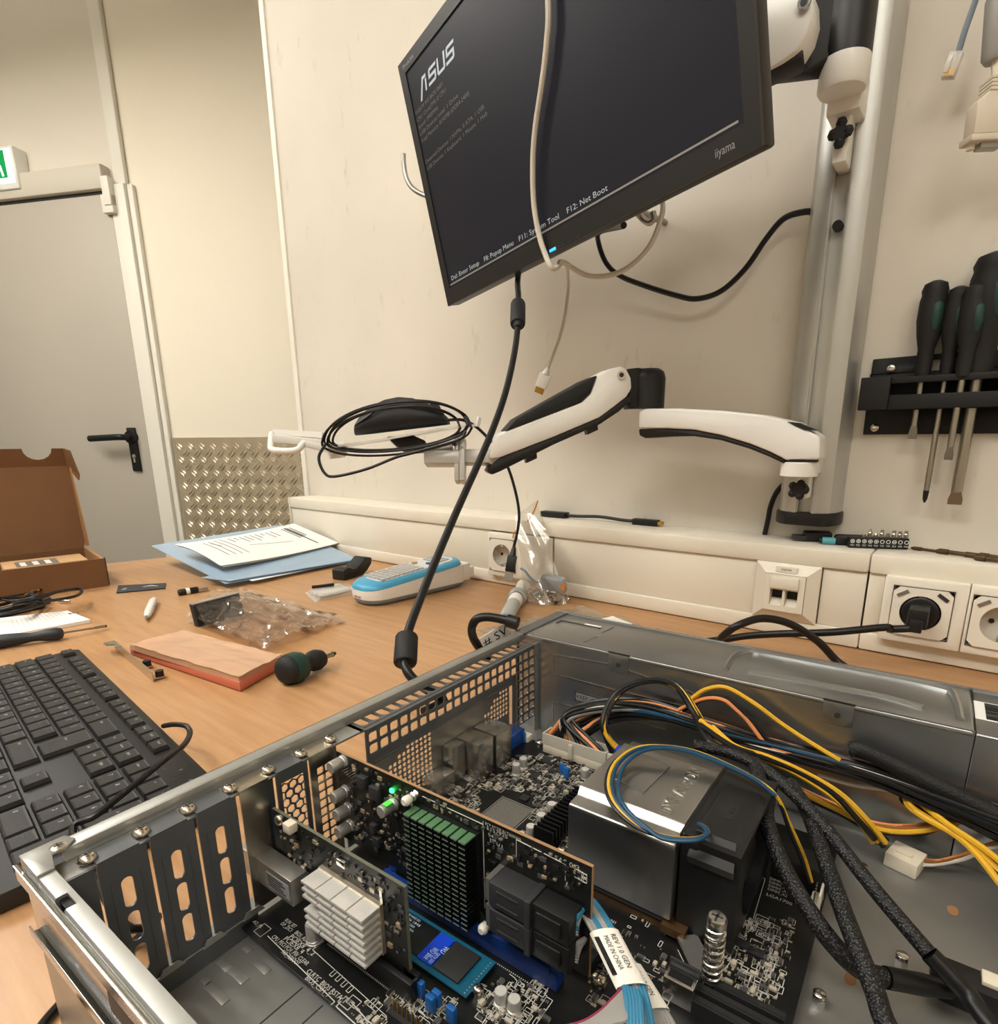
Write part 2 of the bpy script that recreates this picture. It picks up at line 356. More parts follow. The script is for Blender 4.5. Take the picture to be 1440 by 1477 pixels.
for lx in (-1.2, .6):
    for ly in (-.22, .76): part('leg', MB().box(lx-.025, lx+.025, ly-.025, ly+.025, -.75, -.028), M_STEEL, desk)
# ------------------------------------------------------------------ cable trunking on the wall
tx0, tj, tx1 = -1.286, -.0844, .75
def trunk(name, x0, x1, label, frames):
    t = thing(name, label, 'trunking', ((x0+x1)/2, TRY+.04, .001), group=None)
    part('top_rail', MB().box(x0, x1, TRY, WALLY-.0005, .0945, TRZ), M_IVORY, t, bevel=.003)
    part('bottom_rail', MB().box(x0, x1, TRY, WALLY-.0005, .001, .0225), M_IVORY, t, bevel=.0025)
    cuts = [x0]+[c for f in frames for c in f]+[x1]
    for i in range(0, len(cuts), 2):
        if cuts[i+1]-cuts[i] > .004: part('cover_panel', MB().box(cuts[i]+.0006, cuts[i+1]-.0006, TRY+.004, TRY+.0065, .0228, .0942), M_IVORY, t, bevel=.0008)
    part('back_channel', MB().box(x0+.001, x1-.001, TRY+.03, WALLY-.001, .0225, .0945), M_IVORY, t)
    return t
DX0, DX1 = -.210, -.133; SX0 = -.0665; LX0, LX1 = -.661, -.530
ta = trunk('cable_trunking', tx0, tj-.0004, 'long ivory cable trunking with data socket, left of the joint', [(LX0, LX1), (DX0, DX1)])
tb = trunk('cable_trunking', tj+.0004, tx1, 'ivory cable trunking piece right of the joint, carrying the mains sockets', [(SX0, SX0+.30)])
part('end_cap', MB().box(tx0-.003, tx0, TRY-.001, WALLY-.0005, .0, TRZ+.001), M_IVORY, ta, bevel=.001)
M_SOCK = mat('socket white', (231, 225, 211), .4)
def schuko(name, label, cx, cz, x0, x1, single=True, usb=False):
    t = thing(name, label, 'socket', (cx, TRY, cz-.04))
    y = TRY
    q7 = .0274; pm = MB(); A7 = [(x0, cz-.0375), (x1, cz-.0375), (x1, cz+.0375), (x0, cz+.0375)]; B7 = [(cx-q7, cz-q7), (cx+q7, cz-q7), (cx+q7, cz+q7), (cx-q7, cz+q7)]
    pm.ring([V((a, y-.010, b)) for a, b in A7], [V((a, y-.010, b)) for a, b in B7], V((0, .016, 0))); part('plate', pm, M_SOCK, t, bevel=.0018)
    mb = MB(); n = 28; R0, R1 = .0195, .0275
    outer = []; inner = []
    for j in range(n):
        a = 2*math.pi*j/n; k = R1/max(abs(math.cos(a)), abs(math.sin(a)))
        outer.append(V((cx+k*math.cos(a), y-.0125, cz+k*math.sin(a)))); inner.append(V((cx+R0*math.cos(a), y-.0125, cz+R0*math.sin(a))))
    mb.ring(outer, inner, V((0, .0035, 0)))
    part('insert', mb, M_SOCK, t)
    part('insert_groove', MB().ring([V((cx+a*.0283, y-.0104, cz+b*.0283)) for a, b in ((1,1),(-1,1),(-1,-1),(1,-1))], [V((cx+a*.0274, y-.0104, cz+b*.0274)) for a, b in ((1,1),(-1,1),(-1,-1),(1,-1))], V((0, .0004, 0))), M_DARK, t, smooth=False)
    cup = MB(); rings = [[V((cx+R0*math.cos(2*math.pi*j/n), y-.0123+d, cz+R0*math.sin(2*math.pi*j/n))) for j in range(n)] for d in (0, .0135)]
    cup.loft(rings, cap=False); cup.add(rings[1], [tuple(range(n))])
    part('well', cup, mat('socket well', (205, 198, 184), .5), t)  # same plastic as the plate; recess shade put into the darker colour
    for s in (-1, 1): part('pin_hole', MB().cyl((cx+s*.0095, y+.0008, cz), (cx+s*.0095, y-.0002, cz), .0026, n=10), M_BLACK, t)
    for s in (-1, 1): part('earth_clip', MB().box(cx-.003, cx+.003, y-.0115, y+.001, cz+s*.0155, cz+s*.0190), M_CHROME, t)
    if usb:
        for s in (-1, 1):
            u = MB(); c = V((cx+s*.0185, y-.0127, cz+.0205)); dr = V((math.cos(.6), 0, math.sin(.6)*s*-1)) if s > 0 else V((math.cos(.6), 0, math.sin(.6)))
            u.obox(c, dr*.0058, V((0, .0006, 0)), V((-dr.z, 0, dr.x))*.0019)
            part('usb_port', u, M_DARK if s > 0 else M_STEEL, t)
    return t
schuko('wall_socket', 'white wall socket on the trunking behind the plastic bag of screws', -.6265, .055, LX0+.001, LX1-.001)
s1 = schuko('wall_socket', 'white wall socket with USB ports and a black plug in it', -.0285, .0585, SX0+.0005, SX0+.078, usb=True)
s2 = schuko('wall_socket', 'empty white wall socket with USB ports at the right edge', .0435, .0585, SX0+.0785, SX0+.1505, usb=True)
schuko('wall_socket', 'white wall socket furthest right on the trunking', .1155, .0585, SX0+.151, SX0+.223, usb=True)
part('blank_plate', MB().box(SX0+.2235, SX0+.2995, TRY-.010, TRY+.006, .021, .096), M_SOCK, tb, bevel=.004)
t = thing('data_socket', 'ivory double network socket on the trunking', 'socket', ((DX0+DX1)/2, TRY, .02))
cx, cz = (DX0+DX1)/2, .0585
fr = MB(); fr.ring([V((cx+sx*.038, TRY-.001, cz+sz*.0365)) for sx, sz in ((1,1),(-1,1),(-1,-1),(1,-1))], [V((cx+sx*.024, TRY-.009, cz+sz*.024)) for sx, sz in ((1,1),(-1,1),(-1,-1),(1,-1))], V((0, .006, 0)))
part('bevelled_frame', fr, M_IVORY, t, smooth=False)
ins = MB().box(cx-.0235, cx+.0235, TRY-.0105, TRY+.004, cz+.004, cz+.0235).box(cx-.0235, cx+.0235, TRY-.0105, TRY+.004, cz-.0235, cz-.017).box(cx-.0235, cx-.0165, TRY-.0105, TRY+.004, cz-.017, cz+.004).box(cx+.0165, cx+.0235, TRY-.0105, TRY+.004, cz-.017, cz+.004).box(cx-.0015, cx+.0015, TRY-.0105, TRY+.004, cz-.017, cz+.004)
part('insert', ins, M_IVORY, t)
part('label_cover', MB().box(cx-.0165, cx+.0165, TRY-.0135, TRY-.010, cz+.006, cz+.0205), M_IVORY, t, bevel=.0008)
for s in (-1, 1):
    part('jack', MB().box(cx+s*.009-.0075, cx+s*.009+.0075, TRY+.003, TRY+.004, cz-.017, cz+.004), M_BLACK, t)
    part('shutter', MB().prism([(cx+s*.009-.0072, TRY-.009, cz-.0168), (cx+s*.009-.0072, TRY+.002, cz-.0168), (cx+s*.009-.0072, TRY+.002, cz-.009)], (.0144, 0, 0)), M_IVORY, t, smooth=False)
tl = MB(); text(tl, 'Internet', (cx, TRY-.0092, cz+.0292), (1,0,0), (0,.15,1), .0028, .012, center=True)
part('label_strip', MB().box(cx-.0125, cx+.0125, TRY-.0088, TRY-.005, cz+.0265, cz+.0335), M_SOCK, t)
part('lettering', tl, M_PRINTK, t)
# ================================================================== things on the wall
def dep(p): return (V(p)-CAM).dot(AF)
def PD(*pts): return [P(a, b, d=c) for a, b, c in pts]
def lerp_path(pts, d0, d1):
    n = len(pts)-1; L = [0]
    for i in range(n): L.append(L[-1]+math.hypot(pts[i+1][0]-pts[i][0], pts[i+1][1]-pts[i][1]))
    return [P(a, b, d=d0+(d1-d0)*L[i]/L[-1]) for i, (a, b) in enumerate(pts)]
# ------------------------------------------------------------------ mounting column
M_ANOD = mat('satin anodised aluminium', (196, 196, 192), .42, .75, noise=.03, nscale=15)
PCX = -.1685
prof = [(-.036, 0), (-.036, .012), (-.034, .028), (-.028, .040), (-.020, .046), (-.0105, .048), (-.0095, .048), (-.0095, .046), (-.0075, .046), (-.0075, .036), (.0075, .036), (.0075, .046), (.0095, .046), (.0095, .048), (.0105, .048), (.020, .046), (.028, .040), (.034, .028), (.036, .012), (.036, 0)]
pb = P(1165, 738, y=WALLY-.03).z
col_ = thing('mounting_column', 'tall aluminium column with a slot, fixed to the wall and carrying the arms', 'column', (PCX, WALLY-.02, pb-.016))
part('extrusion', MB().prism([(PCX+x, WALLY-.0005-y, pb) for x, y in prof], (0, 0, 1.4-pb)), M_ANOD, col_, ang=25)
part('end_cap', MB().prism([(PCX+x*1.07, WALLY-.0005-y*1.06, pb-.016) for x, y in prof if not (-.012 < x < .012)], (0, 0, .0165)), M_BLACK, col_, bevel=.002)
part('slot_screw', MB().cyl((PCX, WALLY-.036, P(1212, 328, y=.83).z), (PCX, WALLY-.045, P(1212, 328, y=.83).z), .0055), M_BLACK, col_)
def clamp(zt, zb, cyy, name):                      # sleeve that grips the column: returns parts list
    pass
# ------------------------------------------------------------------ lower arm with the mouse tray
AY = .770
hz0 = P(1156, 689, y=AY-.02).z; hz1 = P(1156, 667, y=AY-.02).z; hzt = P(1158, 622, y=AY-.02).z
arm = thing('support_arm', 'white and black jointed support arm holding the mouse tray', 'monitor arm', (PCX, AY, hz0))
part('hub_ring', MB().lathe((PCX, AY, hz0), (0,0,1), [(0, .019), (.001, .0205), (hz1-hz0-.001, .0205), (hz1-hz0, .0195)], 28), M_WHITE, arm)
part('clamp_block', MB().box(PCX-.016, PCX+.016, AY+.012, WALLY-.046, hz0+.002, hz1+.02).box(PCX-.007, PCX+.007, AY+.026, WALLY-.037, hz0+.002-.03, hz1+.02), M_WHITE, arm, bevel=.002)
kn = V((PCX, AY+.010, hz0-.016)); kb = MB()
for k in range(5): kb.sphere(kn+V((.0075*math.cos(k*1.257), -.004, .0075*math.sin(k*1.257))), .0052, 8)
kb.cyl(kn+V((0, .02, 0)), kn+V((0, -.008, 0)), .0075, n=12)
part('clamp_knob', kb, M_BLACKM, arm)
# forearm 1: arched box from the hub to the elbow, side outline in pixels
def side(pts, y): return [P(a, b, y=y) for a, b in pts]
o1 = [(1183, 663), (1183, 630), (1170, 622), (1148, 609), (1100, 598), (1040, 592), (980, 589), (930, 589), (921, 593), (920, 618), (960, 618), (1000, 620), (1040, 628), (1080, 640), (1110, 652), (1134, 664)]
part('link', MB().prism(side(o1, AY-.0205), (0, .041, 0)), M_WHITE, arm, bevel=.004)
o1b = [(1134, 664), (1110, 652), (1080, 640), (1040, 628), (1000, 620), (960, 618), (921, 619), (922, 628), (930, 632), (960, 630), (1000, 629), (1040, 635), (1080, 647), (1110, 659), (1131, 669)]
part('link_underside', MB().prism(side(o1b, AY-.017), (0, .034, 0)), M_BLACK, arm, bevel=.002)
part('hub_gasket', MB().cyl((PCX, AY, hz1-.0005), (PCX, AY, hz1+.003), .0195, n=24), M_BLACK, arm)
part('top_inlay', MB().prism(side([(1136, 608), (1152, 610), (1178, 621), (1160, 620), (1146, 614)], AY-.0212), (0, .012, 0)), M_BLACKM, arm)
EX = P(935, 560, y=AY); ez0 = P(935, 588, y=AY-.02).z; ez1 = P(935, 531, y=AY-.01).z
part('elbow', MB().lathe((EX.x, AY, ez0), (0,0,1), [(0, .0215), (.001, .0225), (ez1-ez0-.012, .0225), (ez1-ez0-.004, .020), (ez1-ez0, .014)], 28), M_BLACK, arm)
# forearm 2: towards the room, to the tray
tipd = dep(P(702, 680, y=.60)); eld = dep(EX)
def arm2(pts, off):                                # (px,py) outline met with the vertical plane through elbow and tip, shifted by off
    a = EX; b = P(702, 680, y=.60); n = (b-a).cross(V((0,0,1))).normalized(); a = a+n*off; out = []
    for x, y in pts:
        r = ray(x, y); t = (a-CAM).dot(n)/r.dot(n); out.append(CAM+r*t)
    return out, n
o2 = [(912, 560), (911, 545), (905, 533), (897, 528), (880, 532), (862, 541), (858, 552), (852, 568), (840, 580), (730, 622), (718, 628), (708, 645), (707, 662), (722, 660), (800, 630), (866, 602), (890, 584), (905, 572)]
pts, n2 = arm2(o2, .016); sgn = 1 if n2.dot(CAM-EX) > 0 else -1
def shell(pl, off, th): p, n = arm2(pl, off*sgn); return MB().prism(p, n*(-th*sgn))
part('spring_cover', shell(o2, .018, .036), M_WHITE, arm, bevel=.003)
part('cover_inlay', shell([(862, 541), (853, 566), (838, 580), (729, 622), (745, 604), (800, 573), (845, 548)], .0188, .0376), M_BLACKM, arm, bevel=.002)
part('spring_body', shell([(911, 578), (893, 594), (866, 612), (800, 641), (722, 680), (710, 685), (703, 680), (708, 672), (722, 660), (800, 630), (866, 602), (890, 584), (908, 570)], .0145, .029), M_BLACK, arm, bevel=.002)
part('elbow_fork', shell([(905, 532), (922, 530), (938, 534), (938, 588), (908, 590)], .011, .022), M_BLACK, arm, bevel=.002)
pp, nn = arm2([(896, 541)], .018*sgn); part('pivot_bolt', MB().cyl(pp[0], pp[0]+nn*(.002*sgn), .0055).cyl(pp[0]+nn*(.002*sgn), pp[0]+nn*(.0024*sgn), .003, m=1), [M_CHROME, M_DARK], arm)
for q in ((854, 622), (766, 663)):
    part('cable_clip', shell([(q[0]-8, q[1]-8), (q[0]+8, q[1]-14), (q[0]+9, q[1]-2), (q[0]-6, q[1]+5)], .006, .012), M_BLACK, arm)
# head: bracket with tray
d0 = tipd
M_LGREY = mat('light grey metal', (196, 194, 188), .38, .3)
part('tilt_joint', MB().cyl(P(712, 661, d=d0+.012), P(712, 661, d=d0-.012), .0085, n=16).obox(P(690, 660, d=d0), AR*.017, AF*.011, AD*.009), M_LGREY, arm, bevel=.0015)
part('vesa_plate', MB().obox(P(668, 664, d=d0-.002), AR*.0035, AF*.016, AD*.029).obox(P(660, 664, d=d0-.002), AR*.003, AF*.013, AD*.029), M_LGREY, arm, bevel=.001)
part('tray_bracket', MB().obox(P(640, 662, d=d0-.002), AR*.024, AF*.014, AD*.0085).obox(P(634, 650, d=d0+.004), AR*.018, AF*.010, AD*.006), M_LGREY, arm, bevel=.0015)
part('bracket_screw', MB().cyl(P(655, 640, d=d0-.016), P(655, 640, d=d0-.019), .003, n=10), M_DARK, arm)
TD = .775
tr = thing('mouse_tray', 'narrow clear tray with turned ends under the computer mouse', 'tray', P(580, 655, d=TD))
M_ACRYL = mat('clear acrylic', (238, 238, 234), .15, alpha=.8, spec=.6)
def sheet(pl, th=.0028, dw=.034, d=TD):          # outline line in pixels swept through depth
    mb = MB(); p = [P(a, b, d=d) for a, b in pl]
    ax = V((AF.x, AF.y, 0)).normalized()
    for i in range(len(p)-1):
        a, b = p[i], p[i+1]; e = (b-a).normalized(); u = ax.cross(e).normalized()
        mb.obox((a+b)/2, (b-a)/2+e*.001, ax*dw, u*th/2)
    return mb
part('shelf', sheet([(484, 645), (560, 634), (640, 619), (688, 614)]), M_ACRYL, tr)
part('end_flange', sheet([(689, 615), (692, 603)], .003), M_ACRYL, tr, bevel=.001)
part('end_flange', sheet([(484, 645), (487, 660)], .003), M_ACRYL, tr, bevel=.001)
part('mount_block', MB().prism([P(a, b, d=TD+.012) for a, b in ((563, 636), (600, 634), (618, 642), (612, 654), (588, 656), (575, 648))], AF*-.024), M_BLACK, tr, bevel=.002)
hd = thing('tray_handle', 'white plastic loop handle on a bar left of the mouse tray', 'handle', P(425, 650, d=TD))
part('grip', MB().tube([P(392, 626, d=TD+.03), P(391, 640, d=TD+.01), P(394, 649, d=TD-.01), P(425, 650, d=TD-.016), P(436, 642, d=TD-.01), P(440, 636, d=TD+.01)], .0042, 10).obox(P(430, 626, d=TD+.034), AR*.034+AD*.002, AF*.003, AD*.004), M_WHITE, hd)
part('bar', MB().beam(P(394, 632, d=TD), P(500, 644, d=TD+.01), .014, .010).beam(P(440, 640, d=TD-.004), P(500, 654, d=TD+.002), .012, .008), mat('pale plastic', (214, 212, 205), .4), hd, bevel=.002)
# mouse
ms = thing('computer_mouse', 'black computer mouse with its cable coiled round the tray', 'mouse', P(580, 622, d=TD-.002))
mx = (P(648, 612, d=TD)-P(515, 628, d=TD)); mxu = mx.normalized(); mo = P(515, 628, d=TD-.002); my = V((AF.x, AF.y, 0)).normalized(); mz = mxu.cross(my).normalized()
if mz.z < 0: mz = -mz
rings = []; LN = mx.length
for t, h, w in ((0, .007, .012), (.02, .016, .020), (.08, .024, .026), (.2, .034, .030), (.35, .040, .030), (.5, .0415, .028), (.65, .038, .0275), (.8, .0295, .029), (.92, .0195, .028), (.985, .010, .022), (1, .005, .014)):
    rings.append([mo+mxu*(LN*t)+my*(w*math.cos(a))*(1 if math.sin(a) < 0 else (1-.25*math.sin(a)))+mz*max(0.0, h*(.42+.58*math.sin(a)) if math.sin(a) > -.72 else 0) for a in [2*math.pi*j/20 for j in range(20)]])
part('shell', MB().loft(rings), M_BLACKM, ms, ang=70)
part('side_line', MB().tube([mo+mxu*(LN*t)-my*w+mz*h for t, w, h in ((.05, .022, .012), (.2, .0285, .020), (.35, .0265, .0285), (.55, .0245, .029), (.8, .0255, .022), (.97, .020, .0125))], .0016, 6), M_BLACK, ms)
part('wheel', MB().cyl(mo+mxu*(LN*.86)+mz*.020-my*.003, mo+mxu*(LN*.86)+mz*.020+my*.003, .009, n=16), M_DARK, ms)
for k in range(5):
    rnd = random.Random(40+k); pts = []
    cx_, cy_, A, B = 572+rnd.uniform(-4, 6), 626+rnd.uniform(-3, 3), 108-k*4, 50-k*3+rnd.uniform(-2, 2)
    for j in range(17):
        a = 2*math.pi*j/16
        x = cx_+A*math.cos(a); y = cy_-(x-cx_)*.10-B*math.sin(a)*(1 if math.sin(a) > 0 else .56)
        pts.append(P(x, y, d=TD-.040*math.sin(a)*.4-.044+.0022*k if math.sin(a) < .3 else TD-.05*math.sin(a)+.01*math.cos(a)-.02))
    part('cable_loop', MB().tube(pts, .0015, 7, 4), M_RUBBER, ms)
part('cable_slack', MB().tube(lerp_path([(470, 640), (460, 660), (468, 682), (484, 687), (530, 676), (570, 660), (600, 652), (660, 635), (672, 622)], TD-.05, TD-.05), .0019, 7), M_RUBBER, ms)
ub = [(645, 606), (668, 606), (690, 618), (715, 645), (732, 672), (744, 710), (749, 742), (746, 770), (741, 790)]
part('cable_tail', MB().tube(lerp_path(ub, TD-.03, TD+.02), .0019, 8), M_RUBBER, ms)
ud = TD+.02; us = (P(734, 832, d=ud)-P(742, 788, d=ud)).normalized(); uw = us.cross(AF).normalized(); u0 = P(742, 788, d=ud)
up_ = part('usb_plug', MB().obox(u0+us*.024, us*.011, uw*.0065, AF*.0042).lathe(u0, us, [(0, .002), (.004, .0032), (.012, .0045), (.014, .0058)], 12), M_BLACK, ms, bevel=.0008)
part('usb_shell', MB().obox(u0+us*.040, us*.006, uw*.0058, AF*.0024), M_STEEL, up_)
# ------------------------------------------------------------------ monitor
BL, BR, TL = V((-.6658, .7, .4427)), V((-.1772, .5582, .478)), V((-.7007, .6533, .7378))
MX = (BR-BL); MW = MX.length; MX.normalize(); MYv = (TL-BL); MYv -= MX*MX.dot(MYv); MH = MYv.length; MYv.normalize(); MN = MX.cross(MYv)
FM = Matrix((MX, MYv, MN)).transposed().to_4x4(); FM.translation = BL      # x along, y up the screen, z out of it
def MP(px, py, off=0):
    r = ray(px, py); o = BL+MN*off; return CAM+r*((o-CAM).dot(MN)/r.dot(MN))
mon = thing('monitor', 'black flat monitor tilted on the wall arm, showing a start-up screen', 'monitor', (MW/2, 0, -.02), FM)
bz, bb = .0145, .021
fb = MB().ring([V(p) for p in ((0,0,0),(MW,0,0),(MW,MH,0),(0,MH,0))], [V(p) for p in ((bz,bb,0),(MW-bz,bb,0),(MW-bz,MH-bz,0),(bz,MH-bz,0))], V((0,0,-.004)))
M_BEZ = mat('satin black bezel', (27, 26, 25), .42)
part('bezel', fb, M_BEZ, mon, FM, smooth=False)
part('casing', MB().prism([(0,0,-.0025),(MW,0,-.0025),(MW,MH,-.0025),(0,MH,-.0025)], (0,0,-.0185)).prism([(.05,.04,-.021),(MW-.05,.04,-.021),(MW-.05,MH-.04,-.021),(.05,MH-.04,-.021)], (0,0,-.02)), M_BEZ, mon, FM, bevel=.003)
scr = part('screen', MB().box(bz, MW-bz, bb, MH-bz, -.0026, -.0016), mat('dark lit screen', (27, 27, 33), .35, emit=.6, spec=.22), mon, FM)
M_SCRW = mat('screen light text', (150, 158, 160), .4, emit=.6)
M_SCRD = mat('screen dim text', (92, 90, 84), .4, emit=.45)
def ML(px, py): return FM.inverted() @ MP(px, py, -.0015)
lg = MB()
def lgpoly(pl): lg.prism([(x, y, -.0014) for x, y in pl], (0, 0, .0002))
l0, l1 = ML(607, 133), ML(655, 62); LW = (l1.x-l0.x); LH = .0165
def letter(kind, x, w, y0, h):
    s = .22*h; b = h*.17
    def q(u, v): return (x+u*w+v*s*1.0, y0+v*h)
    if kind == 'A': lgpoly([q(-.12, -.3), q(.08, -.3), q(.42, .8), q(.8, .8), q(.8, 1), q(.28, 1)]); lgpoly([q(.66, 0), q(.84, 0), q(.84, .72), q(.66, .72)])
    if kind == 'S':
        lgpoly([q(.02, .82), q(.98, .82), q(1, 1), q(.15, 1), q(.02, .9)]); lgpoly([q(.0, .42), q(.18, .42), q(.2, .9), q(.02, .9)]); lgpoly([q(.02, .42), q(.98, .42), q(.98, .6), q(.02, .6)])
        lgpoly([q(.8, .1), q(.98, .1), q(.98, .5), q(.8, .5)]); lgpoly([q(-.02, 0), q(.85, 0), q(.98, .1), q(.96, .18), q(-.02, .18)])
    if kind == 'U':
        lgpoly([q(0, .1), q(.18, .1), q(.18, 1), q(0, 1)]); lgpoly([q(.1, 0), q(.88, 0), q(1, .12), q(.9, .18), q(.05, .18)]); lgpoly([q(.8, .1), q(1, .1), q(1, 1), q(.8, 1)])
y0 = (l0.y+l1.y)/2-LH/2
for i, ch_ in enumerate('ASUS'): letter(ch_, l0.x+i*LW/4, LW/4*.86, y0, LH)
part('logo', lg, mat('screen grey logo', (150, 158, 162), .4, emit=.75), mon, FM, smooth=False, label='light grey logo lettering on the screen')
tm = MB(); yl = y0-.0125; x0 = ML(600, 180).x*0+bz+.003
for ln in ('P10S-M WS BIOS 0601', 'CPU: Core(TM) i3 CPU', 'Speed: 3900MHz', 'USB Devices total: 1 Drive', 'Total Memory: 8192MB (DDR4-2400)', '', '', 'Detected Devices: 1 NVMe, 0 ATA, 1 USB', 'USB Devices: 1 Keyboard, 1 Mouse, 1 Hub'):
    if ln: text(tm, ln, (x0, yl, -.0013), (1,0,0), (0,1,0), .0046, len(ln)*.0039)
    yl -= .0082
part('boot_text', tm, M_SCRD, mon, FM, smooth=False)
ft = MB(); zt = -.0013
fl = ML(660, 409); 
for s, pa, pb_ in (('Del: Enter Setup', (653, 411), (693, 388)), ('F8: Popup Menu', (700, 384), (742, 358)), ('F11: System Tool', (750, 355), (808, 322)), ('F12: Net Boot', (819, 315), (878, 280))):
    a, b = ML(*pa), ML(*pb_); text(ft, s, (a.x, bb+.0085, zt), (1,0,0), (0,1,0), .0058, b.x-a.x)
part('footer_text', ft, M_SCRW, mon, FM, smooth=False)
part('footer_line', MB().box(bz+.001, ML(1066, 186).x, bb+.0032, bb+.0050, -.0016, -.0013), mat('screen line', (120, 116, 108), .4, emit=.5), mon, FM)
bt = MB(); text(bt, 'iiyama', (ML(1033, 223).x, bb*.36, .0002), (1,0,0), (0,1,0), .0070, ML(1062, 207).x-ML(1033, 223).x)
text(bt, 'ProLite', (.012, MH-bz*.68, .0002), (1,0,0), (0,1,0), .0042, .030)
part('brand_lettering', bt, mat('grey brand print', (150, 150, 148), .5), mon, FM, smooth=False)
a = ML(801, 374); part('power_light', MB().box(a.x-.006, a.x+.006, .001, .0045, -.003, .0006), mat('blue lamp', (40, 150, 225), .3, emit=2.2), mon, FM, bevel=.001)
for q in ((816, 365), (826, 359), (838, 353), (782, 385)):
    a = ML(*q); part('button', MB().box(a.x-.003, a.x+.003, .0012, .003, -.001, .0005), M_DARK, mon, FM)
# upper arm behind the monitor
uz0 = P(1222, 118, y=AY-.02).z; uz1 = P(1222, 72, y=AY-.02).z
ua = thing('screen_support_arm', 'white and black monitor arm joining the screen to the column', 'monitor arm', (PCX, AY, uz0))
part('hub_ring', MB().lathe((PCX, AY, uz0), (0,0,1), [(0, .013), (.001, .0215), (.004, .0235), (uz1-uz0, .0235), (uz1-uz0, .019)], 28), M_WHITE, ua)
part('clamp_block', MB().box(PCX-.016, PCX+.016, AY+.012, WALLY-.046, uz0-.012, uz1).box(PCX-.007, PCX+.007, AY+.02, WALLY-.037, uz0-.055, uz1), M_WHITE, ua, bevel=.002)
kn = V((PCX, AY+.018, uz0-.030)); kb = MB()
for k in range(4): kb.sphere(kn+V((.007*math.cos(k*1.57), -.004, .009*math.sin(k*1.57))), .0058, 8)
kb.cyl(kn+V((0, .02, 0)), kn+V((0, -.008, 0)), .007, n=12)
part('clamp_knob', kb, M_BLACKM, ua)
part('elbow', MB().lathe((PCX, AY, uz1), (0,0,1), [(0, .0235), (.15, .0235), (.155, .02)], 28), M_BLACK, ua)
mc = FM @ V((MW/2, MH/2, -.042)); me_ = V((PCX-.02, AY-.012, uz1+.035))
part('fork', MB().prism([V((PCX, AY-.014, uz1+.005)), V((PCX-.03, AY-.03, uz1-.012)), V((PCX-.10, AY-.05, uz1-.006)), V((PCX-.10, AY-.05, uz1+.05)), V((PCX-.03, AY-.03, uz1+.085)), V((PCX, AY-.014, uz1+.10))], (.01, .024, 0)), M_BLACK, ua, bevel=.003)
sp = [P(1130, 108, y=AY-.05), P(1108, 113, y=AY-.055)]
part('spring_body', MB().beam((PCX-.028, AY-.05, uz1-.002), (PCX-.19, AY-.075, uz1-.03), .03, .026), M_BLACK, ua, bevel=.004)
cv = [(1100, 105), (1128, 88), (1150, 72), (1166, 45), (1173, 18), (1172, -12), (1160, -30), (1120, -30), (1060, 0), (1060, 105)]
part('spring_cover', MB().prism([P(a, b, y=AY-.072) for a, b in cv], (0, .034, 0)), M_WHITE, ua, bevel=.004)
a = P(1161, 5, y=AY-.0735); part('pivot_bolt', MB().cyl(a, a+V((0, -.003, 0)), .006).cyl(a+V((0, -.003, 0)), a+V((0, -.0033, 0)), .0033, m=1), [M_CHROME, M_DARK], ua)
part('vesa_head', MB().beam((PCX-.19, AY-.06, uz1+.0), mc+V((0, .03, 0)), .03, .05), M_BLACK, ua, bevel=.004)
part('vesa_plate', MB().box(MW/2-.055, MW/2+.055, MH/2-.055, MH/2+.055, -.046, -.0412), M_BLACK, ua, FM)
# ------------------------------------------------------------------ cables round the monitor
M_WCAB = mat('greyish white cable', (205, 198, 184), .5)
wc = [(790, -60), (791, 0), (789, 60), (782, 120), (773, 180), (769, 230), (770, 290), (777, 335), (786, 365), (796, 386)]
pts = [MP(a, b, .005) for a, b in wc]; top_ = [FM @ V((ML(790, -60).x+.03, MH+.004, .0)), FM @ V((ML(790, -60).x+.05, MH+.002, -.05))]
pts = [FM @ V((ML(791, 0).x+.022, MH+.0045, -.03)), FM @ V((ML(791, 0).x+.020, MH+.0045, -.002)), FM @ V((ML(791, 0).x+.018, MH-.01, .0045))]+pts[1:]
pts += [MP(806, 384, -.012), MP(812, 378, -.03), P(850, 398, y=.72), P(895, 392, y=.73), P(935, 358, y=.74), P(955, 310, y=.745), P(955, 285, y=.75)]
solo('white_cable', MB().tube(pts, .0031, 8), M_WCAB, 'white cable hanging over the front of the monitor and looping behind it', 'cable')
hc = thing('hdmi_cable', 'thin white HDMI cable dangling below the monitor with its plug free', 'cable', P(778, 570, y=.76))
part('lead', MB().tube([P(818, 378, y=.70)]+[P(a, b, y=.76) for a, b in ((820, 410), (816, 450), (808, 485), (797, 515), (789, 536))], .0022, 8), M_WCAB, hc)
ha, hb_ = P(790, 532, y=.76), P(775, 572, y=.76); hs = (hb_-ha).normalized(); hw = hs.cross(AF).normalized(); hn = hs.cross(hw)
pg = part('plug', MB().obox(ha+hs*.018, hs*.010, hw*.0088, hn*.0048).lathe(ha-hs*.002, hs, [(0, .0026), (.008, .0052), (.010, .0060)], 12), M_WHITE, hc, bevel=.001)
part('contact_shell', MB().obox(ha+hs*.032, hs*.005, hw*.0066, hn*.0022), M_GOLD, pg)
bc = [(865, 335), (864, 352), (875, 380), (895, 398), (930, 412), (975, 426), (1005, 431), (1040, 420), (1075, 388), (1105, 345), (1130, 316), (1158, 306)]
pts = [MP(900, 325, -.035)]+[P(a, b, y=WALLY-.02-.04*math.exp(-i/2.5)) for i, (a, b) in enumerate(bc)]+[P(1180, 306, y=WALLY-.02)]
